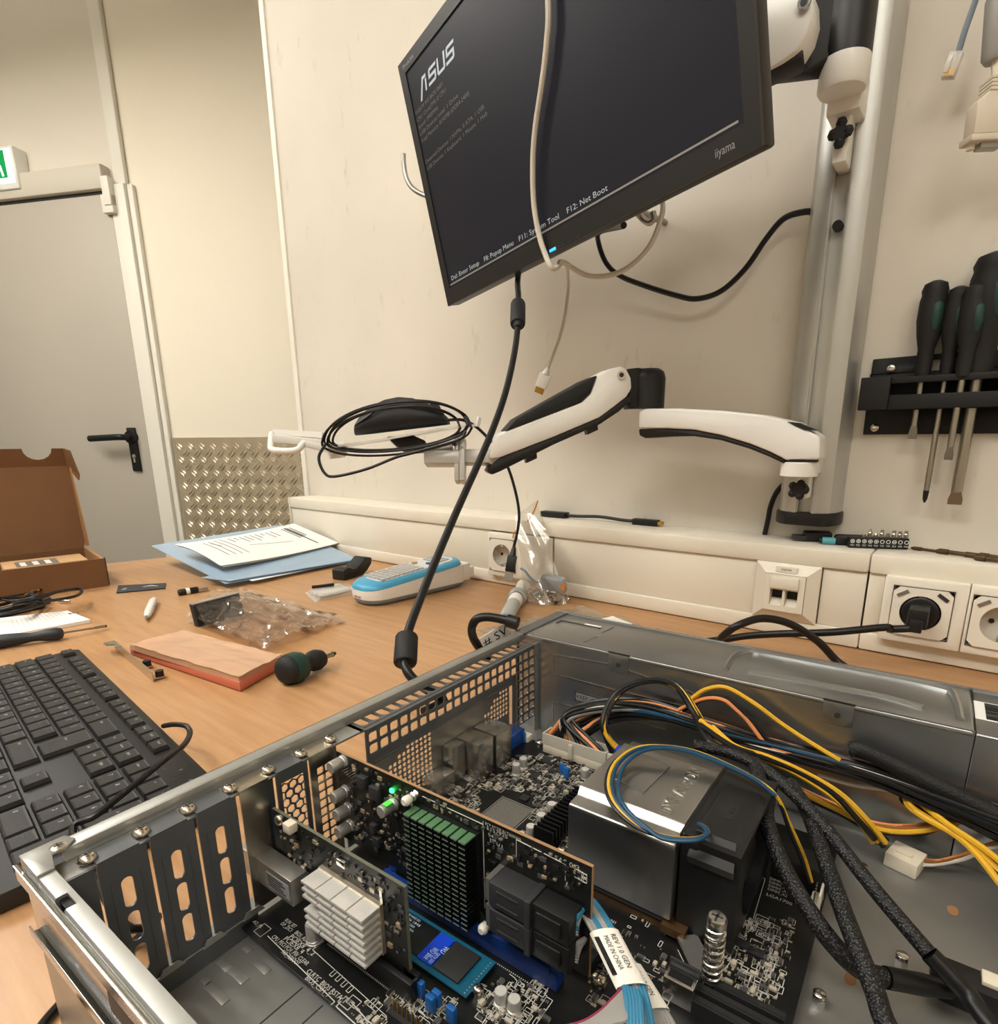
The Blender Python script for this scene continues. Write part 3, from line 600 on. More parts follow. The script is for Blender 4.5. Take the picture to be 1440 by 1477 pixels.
solo('power_cable', MB().tube(pts, .0036, 8), M_RUBBER, 'black cable drooping from behind the monitor to the column', 'cable')
vc = thing('video_cable', 'thick black video cable with two ferrite cores from monitor to computer', 'cable', C(585, 965, x=-.32) if False else FC @ C(585, 965, x=-.32))
vb = FC @ C(590, 972, x=-.315); va = MP(747, 404, -.012)
pl = [(747, 404), (748, 430), (747, 470), (742, 510), (731, 560), (716, 606), (693, 662), (660, 735), (628, 810), (604, 870), (588, 915), (584, 950), (590, 972)]
lead = lerp_path(pl, dep(va), dep(vb)); lead = [FM @ V((ML(747, 404).x, .02, -.015))]+lead+[FC @ C(612, 992, x=-.305), FC @ C(640, 1010, x=-.300), FC @ V((-.30, .30, .045))]
part('lead', MB().tube(lead, .0038, 10), M_RUBBER, vc)
for a, b in (((747.5, 438), (747, 468)), ((587, 918), (584.5, 957))):
    def at_(q):
        f = min(range(len(pl)), key=lambda i: abs(pl[i][1]-q[1])); return P(q[0], q[1], d=dep(lead[f+1]))
    p0, p1 = at_(a), at_(b); L = (p1-p0).length
    part('ferrite_core', MB().lathe(p0, p1-p0, [(-.14*L, .0042), (-.02*L, .0062), (0, .0088), (.06*L, .0095), (.94*L, .0095), (L, .0088), (1.02*L, .0062), (1.14*L, .0042)], 18), M_BLACKM, vc)
# wall hooks
for k, (pl, yy, lb, mt) in enumerate((([(582, 222), (583, 240), (587, 258), (596, 272), (614, 282), (640, 286)], .80, 'bent metal wall hook showing left of the monitor', M_STEEL),
        ([(942, 306), (943, 316), (936, 321), (926, 314), (920, 304)], .80, 'dark bent wall hook peeping out below the monitor', M_STEEL))):
    pts = [P(a, b, y=yy) for a, b in pl]
    solo('wall_hook', MB().tube(pts+[pts[-1]+V((.01, WALLY-yy, .0))], .0042, 10), mt, lb, 'hook')
# ------------------------------------------------------------------ tool rack with screwdrivers
RY = WALLY
rk = thing('tool_rack', 'black plastic screwdriver rack screwed to the wall', 'tool rack', (0, RY-.02, P(1238, 627, y=RY-.004).z))
x0 = P(1246, 600, y=RY-.004).x; zb = P(1240, 627, y=RY-.004).z; zt = P(1290, 516, y=RY-.004).z
bp_ = MB(); x1 = x0+.24
bp_.box(x0+.002, x1, RY-.004, RY-.0004, zb, zt-.018).box(x0+.002, x0+.046, RY-.004, RY-.0004, zt-.018, zt).box(x0+.085, x1, RY-.004, RY-.0004, zt-.018, zt).box(x0+.046, x0+.085, RY-.004, RY-.0004, zt-.005, zt)
part('back_plate', bp_, M_BLACKM, rk, bevel=.001)
z1 = P(1245, 545, y=RY-.036).z; z0 = P(1237, 592, y=RY-.036).z; xs = P(1237, 592, y=RY-.036).x
sh = MB().box(xs, x1, RY-.030, RY-.004, z1-.004, z1-.001).box(xs, xs+.030, RY-.038, RY-.030, z0, z1).box(xs+.030, xs+.14, RY-.034, RY-.030, z0, z0+.016).box(xs+.030, xs+.14, RY-.034, RY-.030, z1-.008, z1-.001).box(xs+.14, x1, RY-.040, RY-.030, z0, z1)
part('shelf', sh, M_BLACKM, rk, bevel=.001)
part('shelf_floor', MB().box(xs+.002, x1, RY-.030, RY-.004, z0+.012, z0+.015), M_BLACKM, rk)
for q in ((1286, 532), (1262, 617)):
    a = P(q[0], q[1], y=RY-.005); part('screw', MB().lathe(a, (0,-1,0), [(0, .0048), (.0015, .0045), (.0026, .003), (.0028, .001)], 14), M_CHROME, rk)
M_GRIP = mat('dark green grip', (26, 62, 52), .55); M_SHAFT = mat('tool steel shaft', (165, 160, 150), .3, 1)
def driver(label, pt, pb_, yy, tip, kind, R, tipmat=None, hang=False):
    a, b, c = P(*pt, y=yy), P(*pb_, y=yy), P(*tip, y=yy)
    t = thing('screwdriver', label, 'screwdriver', (a.x, yy, c.z), group='screwdrivers in the wall rack'); H_ = (a-b).length; x = (a.x+b.x)/2
    part('handle', MB().lathe((x, yy, b.z), (0,0,1), [(0, R*.55), (H_*.12, R*.62), (H_*.3, R*.60), (H_*.45, R*.85), (H_*.6, R), (H_*.8, R*.97), (H_*.86, R*.88), (H_*.9, R*.95), (H_*.97, R*.8), (H_, R*.35)], 18), M_BLACKM, t)
    part('grip_panel', MB().lathe((x+R*.30, yy-R*.52, b.z), (0,0,1), [(H_*.44, R*.10), (H_*.50, R*.34), (H_*.60, R*.50), (H_*.74, R*.50), (H_*.79, R*.30), (H_*.80, R*.05)], 12), M_GRIP, t)
    rs = R*.26
    part('shaft', MB().cyl((x, yy, b.z+.005), (x, yy, c.z+.014), rs, n=12), M_SHAFT, t)
    tb_ = MB()
    if kind == 'flat': tb_.loft([[V((x+sx*rs*k, yy+sy*rs*w, c.z+z)) for sx, sy in ((-1,-1),(1,-1),(1,1),(-1,1))] for z, k, w in ((.015, .8, .8), (.006, 1.25, .45), (0, 1.2, .25))])
    else: tb_.lathe((x, yy, c.z), (0,0,1), [(0, rs*.3), (.004, rs*.8), (.014, rs*1.02)], 12)
    part('blade', tb_, tipmat or M_SHAFT, t)
driver('small screwdriver nearest the column in the wall rack, short flat blade', (1352, 405), (1330, 545), RY-.018, (1318, 633), 'flat', .0135)
driver('long cross-head screwdriver with black tip in the wall rack', (1386, 413), (1364, 543), RY-.020, (1357, 726), 'cross', .0115, M_BLACK)
driver('slim screwdriver third from the column in the wall rack', (1411, 410), (1390, 543), RY-.030, (1408, 664), 'flat', .0130)
driver('big screwdriver with hanging hole in the wall rack', (1438, 364), (1414, 545), RY-.020, (1424, 730), 'flat', .0215)
# grey patch lead and white video plug at the top right
nl = thing('network_lead', 'blue-grey network lead with clear plug hanging before the wall', 'cable', P(1368, 110, y=RY-.03))
part('lead', MB().tube([P(a, b, y=RY-.03) for a, b in ((1432, -80), (1418, -30), (1405, 8), (1392, 45), (1383, 76))], .0028, 8), mat('blue-grey cable', (122, 134, 146), .5), nl)
a, b = P(1381, 76, y=RY-.03), P(1367, 113, y=RY-.03); d = (b-a).normalized(); w = V((0,1,0)).cross(d)
part('plug', MB().obox((a+b)/2, (b-a)/2, w*.006, V((0, .0045, 0))).obox((a+b)/2+w*.003-V((0, .005, 0)), (b-a)*.35, w*.002, V((0, .001, 0))), mat('clear plug plastic', (228, 224, 214), .15, alpha=.55), nl, bevel=.0006)
pn = MB()
for k in range(4): pn.obox(b-d*.004+w*(.0036-.0024*k), d*.003, w*.0006, V((0, .0046, 0)))
part('contacts', pn, M_GOLD, nl)
vl = thing('white_video_lead', 'off-white video lead with ribbed plug hanging at the upper right edge', 'cable', P(1430, 200, y=RY-.05))
M_OFFW = mat('aged white plastic', (214, 204, 186), .5)
part('ferrite_core', MB().lathe(P(1442, -10, y=RY-.05), P(1436, 66, y=RY-.05)-P(1442, -10, y=RY-.05), [(0, .009), (.004, .0105), (.052, .0105), (.056, .008)], 16), mat('grey plastic', (150, 148, 142), .5), vl)
part('lead', MB().tube([P(a, b, y=RY-.05) for a, b in ((1443, -80), (1441, 0), (1437, 60), (1438, 115))], .004, 8), M_OFFW, vl)
a, b = P(1438, 112, y=RY-.05), P(1426, 204, y=RY-.05); d = (b-a).normalized(); w = (V((.8, .6, 0))-d*V((.8, .6, 0)).dot(d)).normalized(); u = d.cross(w)
L = (b-a).length
vp = part('plug', MB().loft([[a+d*(L*t)+w*(s1*hw)+u*(s2*.008) for s1, s2 in ((-1,-1),(1,-1),(1,1),(-1,1))] for t, hw in ((0, .008), (.25, .009), (.42, .020), (.92, .020))]).obox(b-d*.001, d*.003, w*.0225, u*.009), M_OFFW, vl, bevel=.0012)
for k in range(4): part('rib', MB().obox(a+d*(L*(.05+.06*k)), d*.0012, w*.0098, u*.0088), M_OFFW, vp)
for s in (-1, 1): part('thumb_screw', MB().cyl(b-d*.02+w*(.0165*s)-u*.0, b+d*.007+w*(.0165*s), .0035, n=10), M_OFFW, vp)
part('connector_shell', MB().obox(b+d*.004, d*.003, w*.010, u*.005), M_STEEL, vp)
# ------------------------------------------------------------------ odds and ends lying on the trunking
Z0 = TRZ
ad = thing('display_adapter', 'black display adapter cable lying on the trunking', 'cable', P(870, 755, z=Z0))
a, b, c, d = P(783, 748, z=Z0+.005), P(818, 748, z=Z0+.005), P(914, 757, z=Z0+.005), P(952, 760, z=Z0+.005)
ya = .848
a, b, c, d = [V((q.x*ya/q.y if False else q.x, ya, Z0+.005)) for q in (P(783, 746, y=ya), P(818, 748, y=ya), P(914, 755, y=ya), P(950, 757, y=ya))]
part('socket_end', MB().beam(a, b, .016, .0095), M_BLACK, ad, bevel=.0012)
part('lead', MB().tube([b, b+V((.02, 0, .0)), (b+c)/2+V((0, .002, .002)), c-V((.02, 0, 0)), c], .0026, 8), M_RUBBER, ad)
pg = part('plug_end', MB().beam(c, d, .013, .009), M_BLACK, ad, bevel=.0012)
part('contact_shell', MB().beam(d, d+V((.007, 0, 0)), .009, .005), M_GOLD, pg)
# bit holder
a, b = P(1224, 792, y=.812), P(1312, 783, y=.838); a.z = b.z = Z0; bd = (b-a); BLn = bd.length; bd.normalize(); bn = V((-bd.y, bd.x, 0)); FB = Matrix((bd, bn, V((0,0,1)))).transposed().to_4x4(); FB.translation = a
bh = thing('bit_holder', 'black screwdriver bit holder lying on the trunking with bits in it', 'bit holder', (BLn/2, .006, 0), FB)
part('block', MB().box(0, BLn, 0, .010, 0.0003, .0135), M_BLACK, bh, FB, bevel=.001)
marks = MB(); names = ('PZ1', 'PZ2', 'PZ3', 'PH2', 'PH3', 'T25', 'T30', 'SL6', 'H5', 'H6')
for k in range(10):
    x = BLn*(.055+.1*k); n = 14
    o = [V((x+.0024*math.cos(2*math.pi*j/n), -.0002, .0088+.0024*math.sin(2*math.pi*j/n))) for j in range(n)]; i_ = [V((x+.0017*math.cos(2*math.pi*j/n), -.0002, .0088+.0017*math.sin(2*math.pi*j/n))) for j in range(n)]
    marks.ring(o, i_, V((0, .0003, 0)))
    if k < 5: marks.box(x-.0012, x+.0012, -.0003, 0, .0085, .0091).box(x-.0003, x+.0003, -.0003, 0, .0076, .0100)
    if k == 7: marks.box(x-.0014, x+.0014, -.0003, 0, .0084, .0092)
    text(marks, names[k], (x, -.0003, .0028), (1,0,0), (0,0,1), .0022, .0042, center=True)
part('printed_symbols', marks, M_PRINTW, bh, FB, smooth=False)
for k, hgt in enumerate((0, 0, .004, .010, .005, .009, .005, .0085, .0075, .0085)):
    if hgt:
        x = BLn*(.055+.1*k); r = .0027
        pr = [(0, r), (hgt*.5, r), (hgt*.6, r*.8), (hgt, r*(.3 if k < 5 else .75))]
        solo('screwdriver_bit', MB().lathe((x, .005, .0136), (0,0,1), pr, 6), M_SHAFT, ['', '', 'short cross-head bit at the left of the holder', 'tallest cross-head bit in the bit holder', 'low cross-head bit right of the tallest in the holder', 'tall star-shaped bit in the middle of the holder', 'low star-shaped bit right of the tall one in the holder', 'flat bit third from the right in the holder', 'hexagonal bit second from the right in the holder', 'hexagonal bit at the right end of the holder'][k], 'bit', FB, 'bits in the holder', smooth=False)
# usb adapter, small cyan tube, black remote
a = P(1150, 778, y=.832)
ua_ = thing('usb_stick', 'black USB adapter lying on the trunking under the column', 'adapter', (a.x+.015, a.y+.01, Z0))
dx = V((.93, .36, 0)).normalized(); dy = V((-dx.y, dx.x, 0))
part('body', MB().obox(V((a.x, a.y, Z0+.0065))+dx*.024+dy*.004, dx*.016, dy*.010, V((0,0,.006))), M_BLACK, ua_, bevel=.0015)
part('plug', MB().obox(V((a.x, a.y, Z0+.0050))+dx*.002, dx*.008, dy*.0065, V((0,0,.0026))), M_DARK, ua_)
c = P(1186, 782, y=.822); c.z = Z0
cy_ = thing('adapter_tip', 'small cyan and black barrel tip lying beside the bit holder', 'tip', (c.x, c.y, Z0))
part('sleeve', MB().cyl(c+V((0, .0, .0048)), c+V((.014, .004, .0048)), .0046, n=14), mat('cyan plastic', (86, 168, 176), .45), cy_)
part('core', MB().cyl(c+V((-.003, -.001, .0048)), c+V((.001, 0, .0048)), .0031, n=12), M_BLACK, cy_)
r = P(1222, 786, y=.818)
solo('black_dongle', MB().obox(V((r.x+.000, r.y+.016, Z0+.0068)), dx*.018, dy*.006, V((0,0,.0066))), M_BLACK, 'rounded black plastic dongle behind the left end of the bit holder', 'dongle', bevel=.004)
# rusty drill bits
M_RUST = mat('rusty tool steel', (96, 78, 58), .5, .8, noise=.35, nscale=180)
for k, (pa, pb_, rr, lb) in enumerate((((1316, 783), (1368, 791), .0022, 'rusty thin drill bit nearest the bit holder on the trunking'), ((1352, 788), (1412, 796), .0031, 'rusty drill bit in the middle of the trunking row'), ((1405, 799), (1470, 801), .0036, 'thick rusty bit at the right end on the trunking'), ((1412, 792), (1470, 796), .0026, 'rusty bit lying behind the thick one on the trunking'))):
    yk2 = (.842, .832, .808, .834)[k]; a, b = P(*pa, y=yk2), P(*pb_, y=yk2-.012); a.z = b.z = Z0+rr+.0002; d = (b-a).normalized(); L = (b-a).length
    solo('drill_bit', MB().lathe(a, d, [(0, rr*.5), (.003, rr), (L*.3, rr), (L*.31, rr*.75), (L*.7, rr*.75), (L*.71, rr), (L, rr*.95)], 10), M_RUST, lb, 'drill bit', group='loose bits on the trunking')
# mains plug with its lead
mp_ = thing('mains_plug', 'black mains plug in the wall socket with lead running behind the computer', 'plug', (-.0285, TRY-.02, .04))
part('plug_body', MB().lathe((-.0285, TRY-.001, .0585), (0,-1,0), [(0, .0185), (.010, .0185), (.012, .017)], 20).box(-.0375, -.0195, TRY-.046, TRY-.010, .049, .070).box(-.034, -.023, TRY-.052, TRY-.044, .046, .060), M_BLACK, mp_, bevel=.002)
pw = [V((-.0285, TRY-.046, .050)), V((-.05, TRY-.050, .046)), P(1275, 905, y=.725), P(1200, 912, y=.70), P(1130, 914, y=.69), P(1080, 917, y=.68), P(1045, 922, y=.665), V((-.26, .62, .012)), V((-.27, .585, .007))]
part('lead', MB().tube(pw, .0042, 10), M_RUBBER, mp_)
pw = [P(1036, 926, z=.03)+V((0, 0, 0)), P(1046, 915, z=.045), P(1065, 902, z=.058), P(1100, 892, z=.062), P(1140, 900, z=.055), P(1180, 925, z=.035), P(1212, 957, z=.012), P(1260, 985, z=.0055)]
solo('mains_lead', MB().tube(pw, .0042, 10), M_RUBBER, 'black mains lead arching over behind the power supply box', 'cable')
pw = [(1113, 722), (1110, 745), (1103, 775)]
solo('thin_wall_cable', MB().tube([P(a, b, y=WALLY-.006) for a, b in ((1140, 690), (1122, 708), (1112, 730), (1108, 750), (1103, 772))], .0034, 8), M_RUBBER, 'short black cable running down the wall left of the column foot', 'cable')
# ================================================================== open computer case (all in the case frame FC)
TOPZ = .0875; YL, YR = .0488, .4690; XR = -.2805; XF = .36; BX = -.259
M_ZINCD = mat('grey painted steel', (124, 126, 128), .42, .75, noise=.08, nscale=40)
M_COVER = mat('dull grey steel cover', (112, 115, 118), .45, .75, noise=.08, nscale=60)
M_SCREW = mat('nickel screw', (214, 206, 192), .2, 1)
pc = thing('computer_case', 'open grey steel rack computer case on the workbench', 'computer case', ((XR+XF)/2, (YL+YR)/2, 0), FC)
def cp(name, mb, m, **k): return part(name, mb, m, k.pop('parent', pc), FC, **k)
fl = cp('floor_pan', MB().box(XR, XF, YL+.001, YR-.001, .0002, .0014), mat('matte zinc floor', (150, 150, 146), .45, .7, noise=.12, nscale=25))
# left side wall with turned top edge
lwp = [(YL, .0002), (YL, TOPZ-.0010), (YL+.0001, TOPZ-.0006), (YL+.0003, TOPZ-.0003), (YL+.0006, TOPZ-.0001), (YL+.0010, TOPZ), (YL+.0060, TOPZ), (YL+.0060, TOPZ-.0012), (YL+.0018, TOPZ-.0012), (YL+.0012, TOPZ-.0018), (YL+.0012, .0002)]
lwn = [(YL, .0002), (YL, TOPZ-.012), (YL+.0012, TOPZ-.012), (YL+.0012, .0002)]
lwm = MB().prism([(XR+.001, y, z) for y, z in lwp], (-.2425-XR-.001, 0, 0)).prism([(-.2425, y, z) for y, z in lwn], (.009, 0, 0)).prism([(-.2335, y, z) for y, z in lwp], (XF+.2335, 0, 0))
lwm.box(-.2425, -.2335, YL+.0040, YL+.0060, TOPZ-.0012, TOPZ)
cp('left_wall', lwm, M_ZINC, ang=16)
cp('notch', MB().box(-.2424, -.2336, YL+.0013, YL+.0045, TOPZ-.013, TOPZ-.002), M_BLACK)
# corner tab and its screw
cp('corner_tab', MB().prism([(XR, YL, TOPZ), (XR, .0645, TOPZ), (XR+.006, .0665, TOPZ), (XR+.010, .0620, TOPZ), (XR+.010, .0570, TOPZ), (XR+.020, .0548, TOPZ), (XR+.020, YL, TOPZ)], (0, 0, .0012)), M_ZINC, bevel=.0004)
def screw(x, y, z, r=.0036, h=.0022, parent=pc, name='screw', n=18, m=M_SCREW):
    s = part(name, MB().lathe((x, y, z), (0,0,1), [(0, r), (h*.35, r), (h*.8, r*.75), (h, r*.35)], n), m, parent, FC)
    part('cross_slot', MB().box(x-r*.5, x+r*.5, y-r*.1, y+r*.1, z+h*.72, z+h+.0001).box(x-r*.1, x+r*.1, y-r*.5, y+r*.5, z+h*.72, z+h+.0001), M_DARK, s, FC)
    return s
a = C(84, 1222, z=TOPZ+.001); screw(a.x, a.y, TOPZ+.0012, .0030, .0008)
# rear top rail, recessed shelf
RZ = .0815
cp('rear_rail', MB().box(XR, XR+.0012, YL+.001, YR, .0835, TOPZ).box(XR, XR+.0085, YL+.010, .397, TOPZ-.0012, TOPZ).box(XR+.0075, XR+.0087, YL+.012, .397, RZ, TOPZ), M_ZINC, bevel=.0004)
cp('slot_shelf', MB().box(XR+.0075, BX-.0003, YL+.0013, .2085, RZ-.0012, RZ), M_ZINC)
sy = [.0662, .0868, .1071, .1277, .1484, .1682, .1880]
# slot covers
def flange(mb, y0, y1): return mb.box(BX-.0105, BX+.0009, y0+.0012, y1-.0032, RZ+.0002, RZ+.0012)
def cover(y0, y1, kind):
    yc = (y0+y1)/2; W = .0190; mb = MB(); z0, z1 = .0125, RZ+.0003; u, v = V((0,1,0)), V((0,0,1))
    flange(mb, y0, y1)
    if kind == 'slots':
        hw = .0066; mb.box(BX, BX+.0009, yc-W/2, yc-hw/2-.0006, z0, z1).box(BX, BX+.0009, yc+hw/2+.0006, yc+W/2, z0, z1)
        cells = [(.0715, .0537), (.0537, .0365), (.0365, .0193)]
        mb.box(BX, BX+.0009, yc-hw/2-.0006, yc+hw/2+.0006, cells[0][0], z1).box(BX, BX+.0009, yc-hw/2-.0006, yc+hw/2+.0006, z0, cells[2][1])
        for b, a in cells: mb.hole((BX, yc, (a+b)/2), u, v, hw+.0012, b-a, .0048, .0148, .0023, .0009, 4)
        for s in (-1, 1): mb.box(BX+.0009, BX+.0012, yc+s*.0058-.0003, yc+s*.0058+.0003, .020, .070)
        c = cp('slot_cover', mb, M_COVER)
    elif kind == 'hex':
        R = .0030; pitch = R*1.732; zt = RZ-.006; zb = .018
        mb.box(BX, BX+.0009, yc-W/2, yc-.0068, z0, z1).box(BX, BX+.0009, yc+.0068, yc+W/2, z0, z1).box(BX, BX+.0009, yc-.0068, yc+.0068, zt, z1).box(BX, BX+.0009, yc-.0068, yc+.0068, z0, zb)
        row = 0; z = zt-R*.2
        while z > zb:
            for k in range(-1, 2) if row % 2 == 0 else (-.5, .5):
                o = [V((BX, yc+k*pitch+R*1.0*math.sin(j*math.pi/3), z-R+R*math.cos(j*math.pi/3))) for j in range(6)][::-1]
                i_ = [V((BX, yc+k*pitch+R*.80*math.sin(j*math.pi/3), z-R+R*.80*math.cos(j*math.pi/3))) for j in range(6)][::-1]
                mb.ring(o, i_, V((.0009, 0, 0)))
            z -= R*1.5; row += 1
        c = cp('slot_cover', mb, M_COVER, label='slot cover with honeycomb holes')
    return c
for k, kind in ((0, 'slots'), (1, 'slots'), (2, 'slots'), (4, 'hex')): cover(sy[k], sy[k+1], kind)
for y in sy: screw(BX-.0052, y, RZ+.0013, .0037, .0026)
cp('rear_blank', MB().box(BX, BX+.0009, YL+.0013, .0660, .0118, RZ), M_COVER)
cp('rear_lip', MB().box(BX-.002, BX+.0012, YL+.002, .1300, .0014, .0118), M_COVER)
for y in sy[:4]: cp('lip_tab', MB().prism([(BX+.0013, y-.006, .0118), (BX+.0013, y+.006, .0118), (BX+.0013, y+.003, .0155), (BX+.0013, y-.004, .0155)], (.0008, 0, 0)), M_ZINC)
# embossed pads on the floor
for px, py, px2, py2 in ((300, 1418, 325, 1448), (335, 1395, 352, 1418), (368, 1388, 388, 1402), (318, 1385, 330, 1400), (352, 1365, 362, 1372), (292, 1411, 302, 1420)):
    a, b = C(px, py, z=.0015), C(px2, py2, z=.0015)
    cp('floor_emboss', MB().box(a.x, b.x, min(a.y, b.y)-.0016, max(a.y, b.y)+.0016, .0013, .0020), M_ZINC, bevel=.0003)
for pa, pb_ in (((375, 1477), (437, 1424)), ((436, 1477), (466, 1450))):
    a, b = C(*pa, z=.0015), C(*pb_, z=.0015)
    cp('floor_seam', MB().beam((a.x, a.y, .0015), (b.x, b.y, .0015), .0006, .0003), M_DARK)
# mesh part of the rear
u, v = V((0,1,0)), V((0,0,1)); mm = MB(); Y0, Y1 = .2100, .3930; NY = 21; py_ = (Y1-Y0)/NY; pz = .0079; ZT = .0790
for j in range(NY):
    yc = Y0+py_*(j+.5)
    mm.hole((BX-.0105, yc, RZ-.0008), V((0,1,0)), V((-1,0,0)), py_, .0165, py_-.0020, .0130, .003, .0010, 2)   # shelf openings
    nrow = 2 if yc < .364 else 8
    for r in range(nrow): mm.hole((BX, yc, ZT-pz*(r+.5)), u, v, py_, pz, py_-.0020, pz-.0019, .0010, .0009, 1)
mm.box(BX-.0025, BX+.0009, Y0, Y1, ZT, RZ-.0002).box(BX, BX+.0009, .2085, Y0, .0125, RZ).box(BX-.019, BX, .2060, Y0, RZ-.0012, RZ)
cp('mesh_panel', mm, M_ZINCD, label='rear panel pierced with square ventilation holes')
zlow = ZT-pz*2
cp('port_frame', MB().box(BX, BX+.0011, Y0, .364, .0570, zlow).box(BX+.0011, BX+.0018, .2140, .3622, .0570, .0582).box(BX, BX+.0011, .3608, .3655, .0125, zlow).box(BX, BX+.0011, .1895, .2140, .012, .0570), M_ZINCD)
cp('mesh_edge', MB().box(BX, BX+.0012, .3925, .3985, .001, RZ), M_ZINC)
# port shield with round holes
sx = BX-.0035; sp_ = MB(); sh_y0, sh_y1, sh_z0, sh_z1 = .2140, .3608, .0090, .0572
A0, A1, B0, B1 = .2235, .2685, .3270, .3590; zA0, zA1 = .0165, .0545
def patch(y0, y1, z0, z1, skip=lambda y, z: False):
    p = .0038; ny = int((y1-y0)/p); nz = int((z1-z0)/p); dy = (y1-y0)/ny; dz_ = (z1-z0)/nz
    for i in range(ny):
        for j in range(nz):
            c = V((sx, y0+dy*(i+.5), z0+dz_*(j+.5)))
            if skip(c.y, c.z): sp_.box(sx, sx+.0006, c.y-dy/2, c.y+dy/2, c.z-dz_/2, c.z+dz_/2)
            else: sp_.hole(c, u, v, dy, dz_, dy*.76, dz_*.76, dy*.34, .0006, 2)
patch(A0, A1, zA0, zA1, lambda y, z: z > .030+(y-A0)*.55+.012); patch(B0, B1, .0300, zA1, lambda y, z: z > .034+(y-B0)*.6+.006)
sp_.box(sx, sx+.0006, sh_y0, A0, sh_z0, sh_z1).box(sx, sx+.0006, A1, B0, sh_z0, sh_z1).box(sx, sx+.0006, B1, sh_y1, sh_z0, sh_z1).box(sx, sx+.0006, A0, A1, sh_z0, zA0).box(sx, sx+.0006, A0, A1, zA1, sh_z1).box(sx, sx+.0006, B0, B1, sh_z0, .0300).box(sx, sx+.0006, B0, B1, zA1, sh_z1)
cp('port_shield', sp_, M_STEEL, label='thin port shield with round holes')
# power supply housing
PY0 = .398
M_PSU = mat('zinc plated housing', (160, 162, 162), .28, .88, noise=.1, nscale=18, bump=.05, bscale=50)
side_ = MB().box(XR+.003, .0373, PY0, PY0+.001, .0014, TOPZ)
cp('supply_side', side_, M_PSU)
cp('supply_top', MB().box(XR, .0373, PY0-.0005, .4685, TOPZ-.004, TOPZ), M_PSU, bevel=.0018, seg=3, label='top of the power supply housing')
cp('supply_rear', MB().box(XR, XR+.0012, PY0, .4685, .0014, TOPZ-.001), M_ZINCD)
cp('front_bay', MB().box(.0379, XF, PY0-.0004, .4685, TOPZ-.003, TOPZ-.0012).box(.0379, XF, PY0-.0004, PY0+.0008, .0014, TOPZ-.0012), M_PSU, bevel=.0007)
cp('right_wall', MB().box(XR, XF, .4685, YR+.001, .0002, TOPZ+.0008), M_PSU)
cp('rear_strip', MB().box(XR-.0004, XR+.010, PY0-.002, .4685, TOPZ, TOPZ+.0009), M_ZINCD)
def ridge(name, pts, r=.0013, closed=False): cp(name, MB().tube(pts, r, 8, 3 if not closed else 3), M_PSU)
zz = TOPZ-.0002
ridge('embossed_ridge', [C(*q, z=zz) for q in ((1046, 968), (1058, 948), (1078, 940), (1110, 943), (1200, 960), (1300, 979), (1362, 993), (1374, 1000), (1382, 1020), (1386, 1040))], .0024)
ridge('embossed_ridge', [C(*q, z=zz) for q in ((1080, 969), (1130, 978), (1200, 991), (1280, 1007), (1332, 1022))], .0024)
# slots, tabs, outlines and labels of the housing
a, b = C(812, 894, z=zz), C(868, 906, z=zz)
cp('top_slot', MB().box(a.x, b.x, a.y-.004, a.y-.0028, zz+.0001, zz+.0006).box(a.x, a.x+.0012, a.y-.012, a.y-.003, zz+.0001, zz+.0006).box(b.x-.001, b.x, a.y-.006, a.y-.003, zz+.0001, zz+.0006), M_DARK)
a = C(855, 903, z=zz); cp('sticker', MB().box(a.x-.008, a.x+.008, a.y-.0022, a.y+.0022, zz+.0001, zz+.0005), M_PRINTW)
for q in (((842, 927), (862, 918)), ((868, 913), (885, 905))):
    a, b = C(*q[0], z=zz), C(*q[1], z=zz); cp('top_dimple', MB().beam(a, b, .0022, .0012), M_ZINCD, bevel=.0005)
    cp('rivet', MB().sphere(b, .0017, 10, sz=.6), M_CHROME)
def outline(pts, x0, closed=True, w=.0007):
    mb = MB(); p = [C(a, b, y=PY0-.0002) for a, b in pts]
    for i in range(len(p) if closed else len(p)-1): mb.beam(p[i], p[(i+1) % len(p)], .0006, w, up=(0, 1, .01))
    return mb
cp('embossed_outline', outline(((798, 944), (798, 972), (898, 998), (1000, 1022), (1000, 1000), (880, 958)), 0), M_CHROME)
cp('embossed_outline', outline(((798, 1040), (798, 1012), (840, 1022), (900, 1036), (960, 1052)), 0, False), M_CHROME)
for q in ((893, 948), (1210, 1020)):
    a = C(q[0], q[1], y=PY0); n_ = cp('side_tab', MB().box(a.x-.0085, a.x+.0085, PY0-.0006, PY0+.0002, TOPZ-.0155, TOPZ-.0005), M_PSU, bevel=.0003)
    part('tab_gap', MB().box(a.x-.009, a.x+.009, PY0-.0008, PY0+.0008, TOPZ-.0006, TOPZ+.0002), M_BLACK, n_, FC)
    part('rivet', MB().cyl((a.x, PY0-.0006, TOPZ-.009), (a.x, PY0-.0014, TOPZ-.009), .0018, n=12), M_DARK, n_, FC)
a, b = C(831, 998, y=PY0), C(885, 1020, y=PY0)
cp('warning_sticker', MB().box(a.x, b.x+.012, PY0-.0006, PY0, b.z-.002, a.z), mat('silver label', (150, 152, 155), .4, .2))
tx = MB(); text(tx, 'KEEP WARRANTY', (a.x+.001, PY0-.0008, b.z-.0005), (1,0,0), (0,0,1), .0036, .040)
cp('sticker_lettering', tx, M_PRINTK, smooth=False)
cp('sticker_edge', MB().box(a.x-.0006, a.x+.0003, PY0-.0008, PY0, b.z-.003, a.z+.001).box(a.x, b.x+.012, PY0-.0008, PY0, a.z, a.z+.0007), M_DARK)
cp('bay_gap', MB().box(.0373, .0379, PY0-.0003, .4685, .05, TOPZ-.0006), M_BLACK)
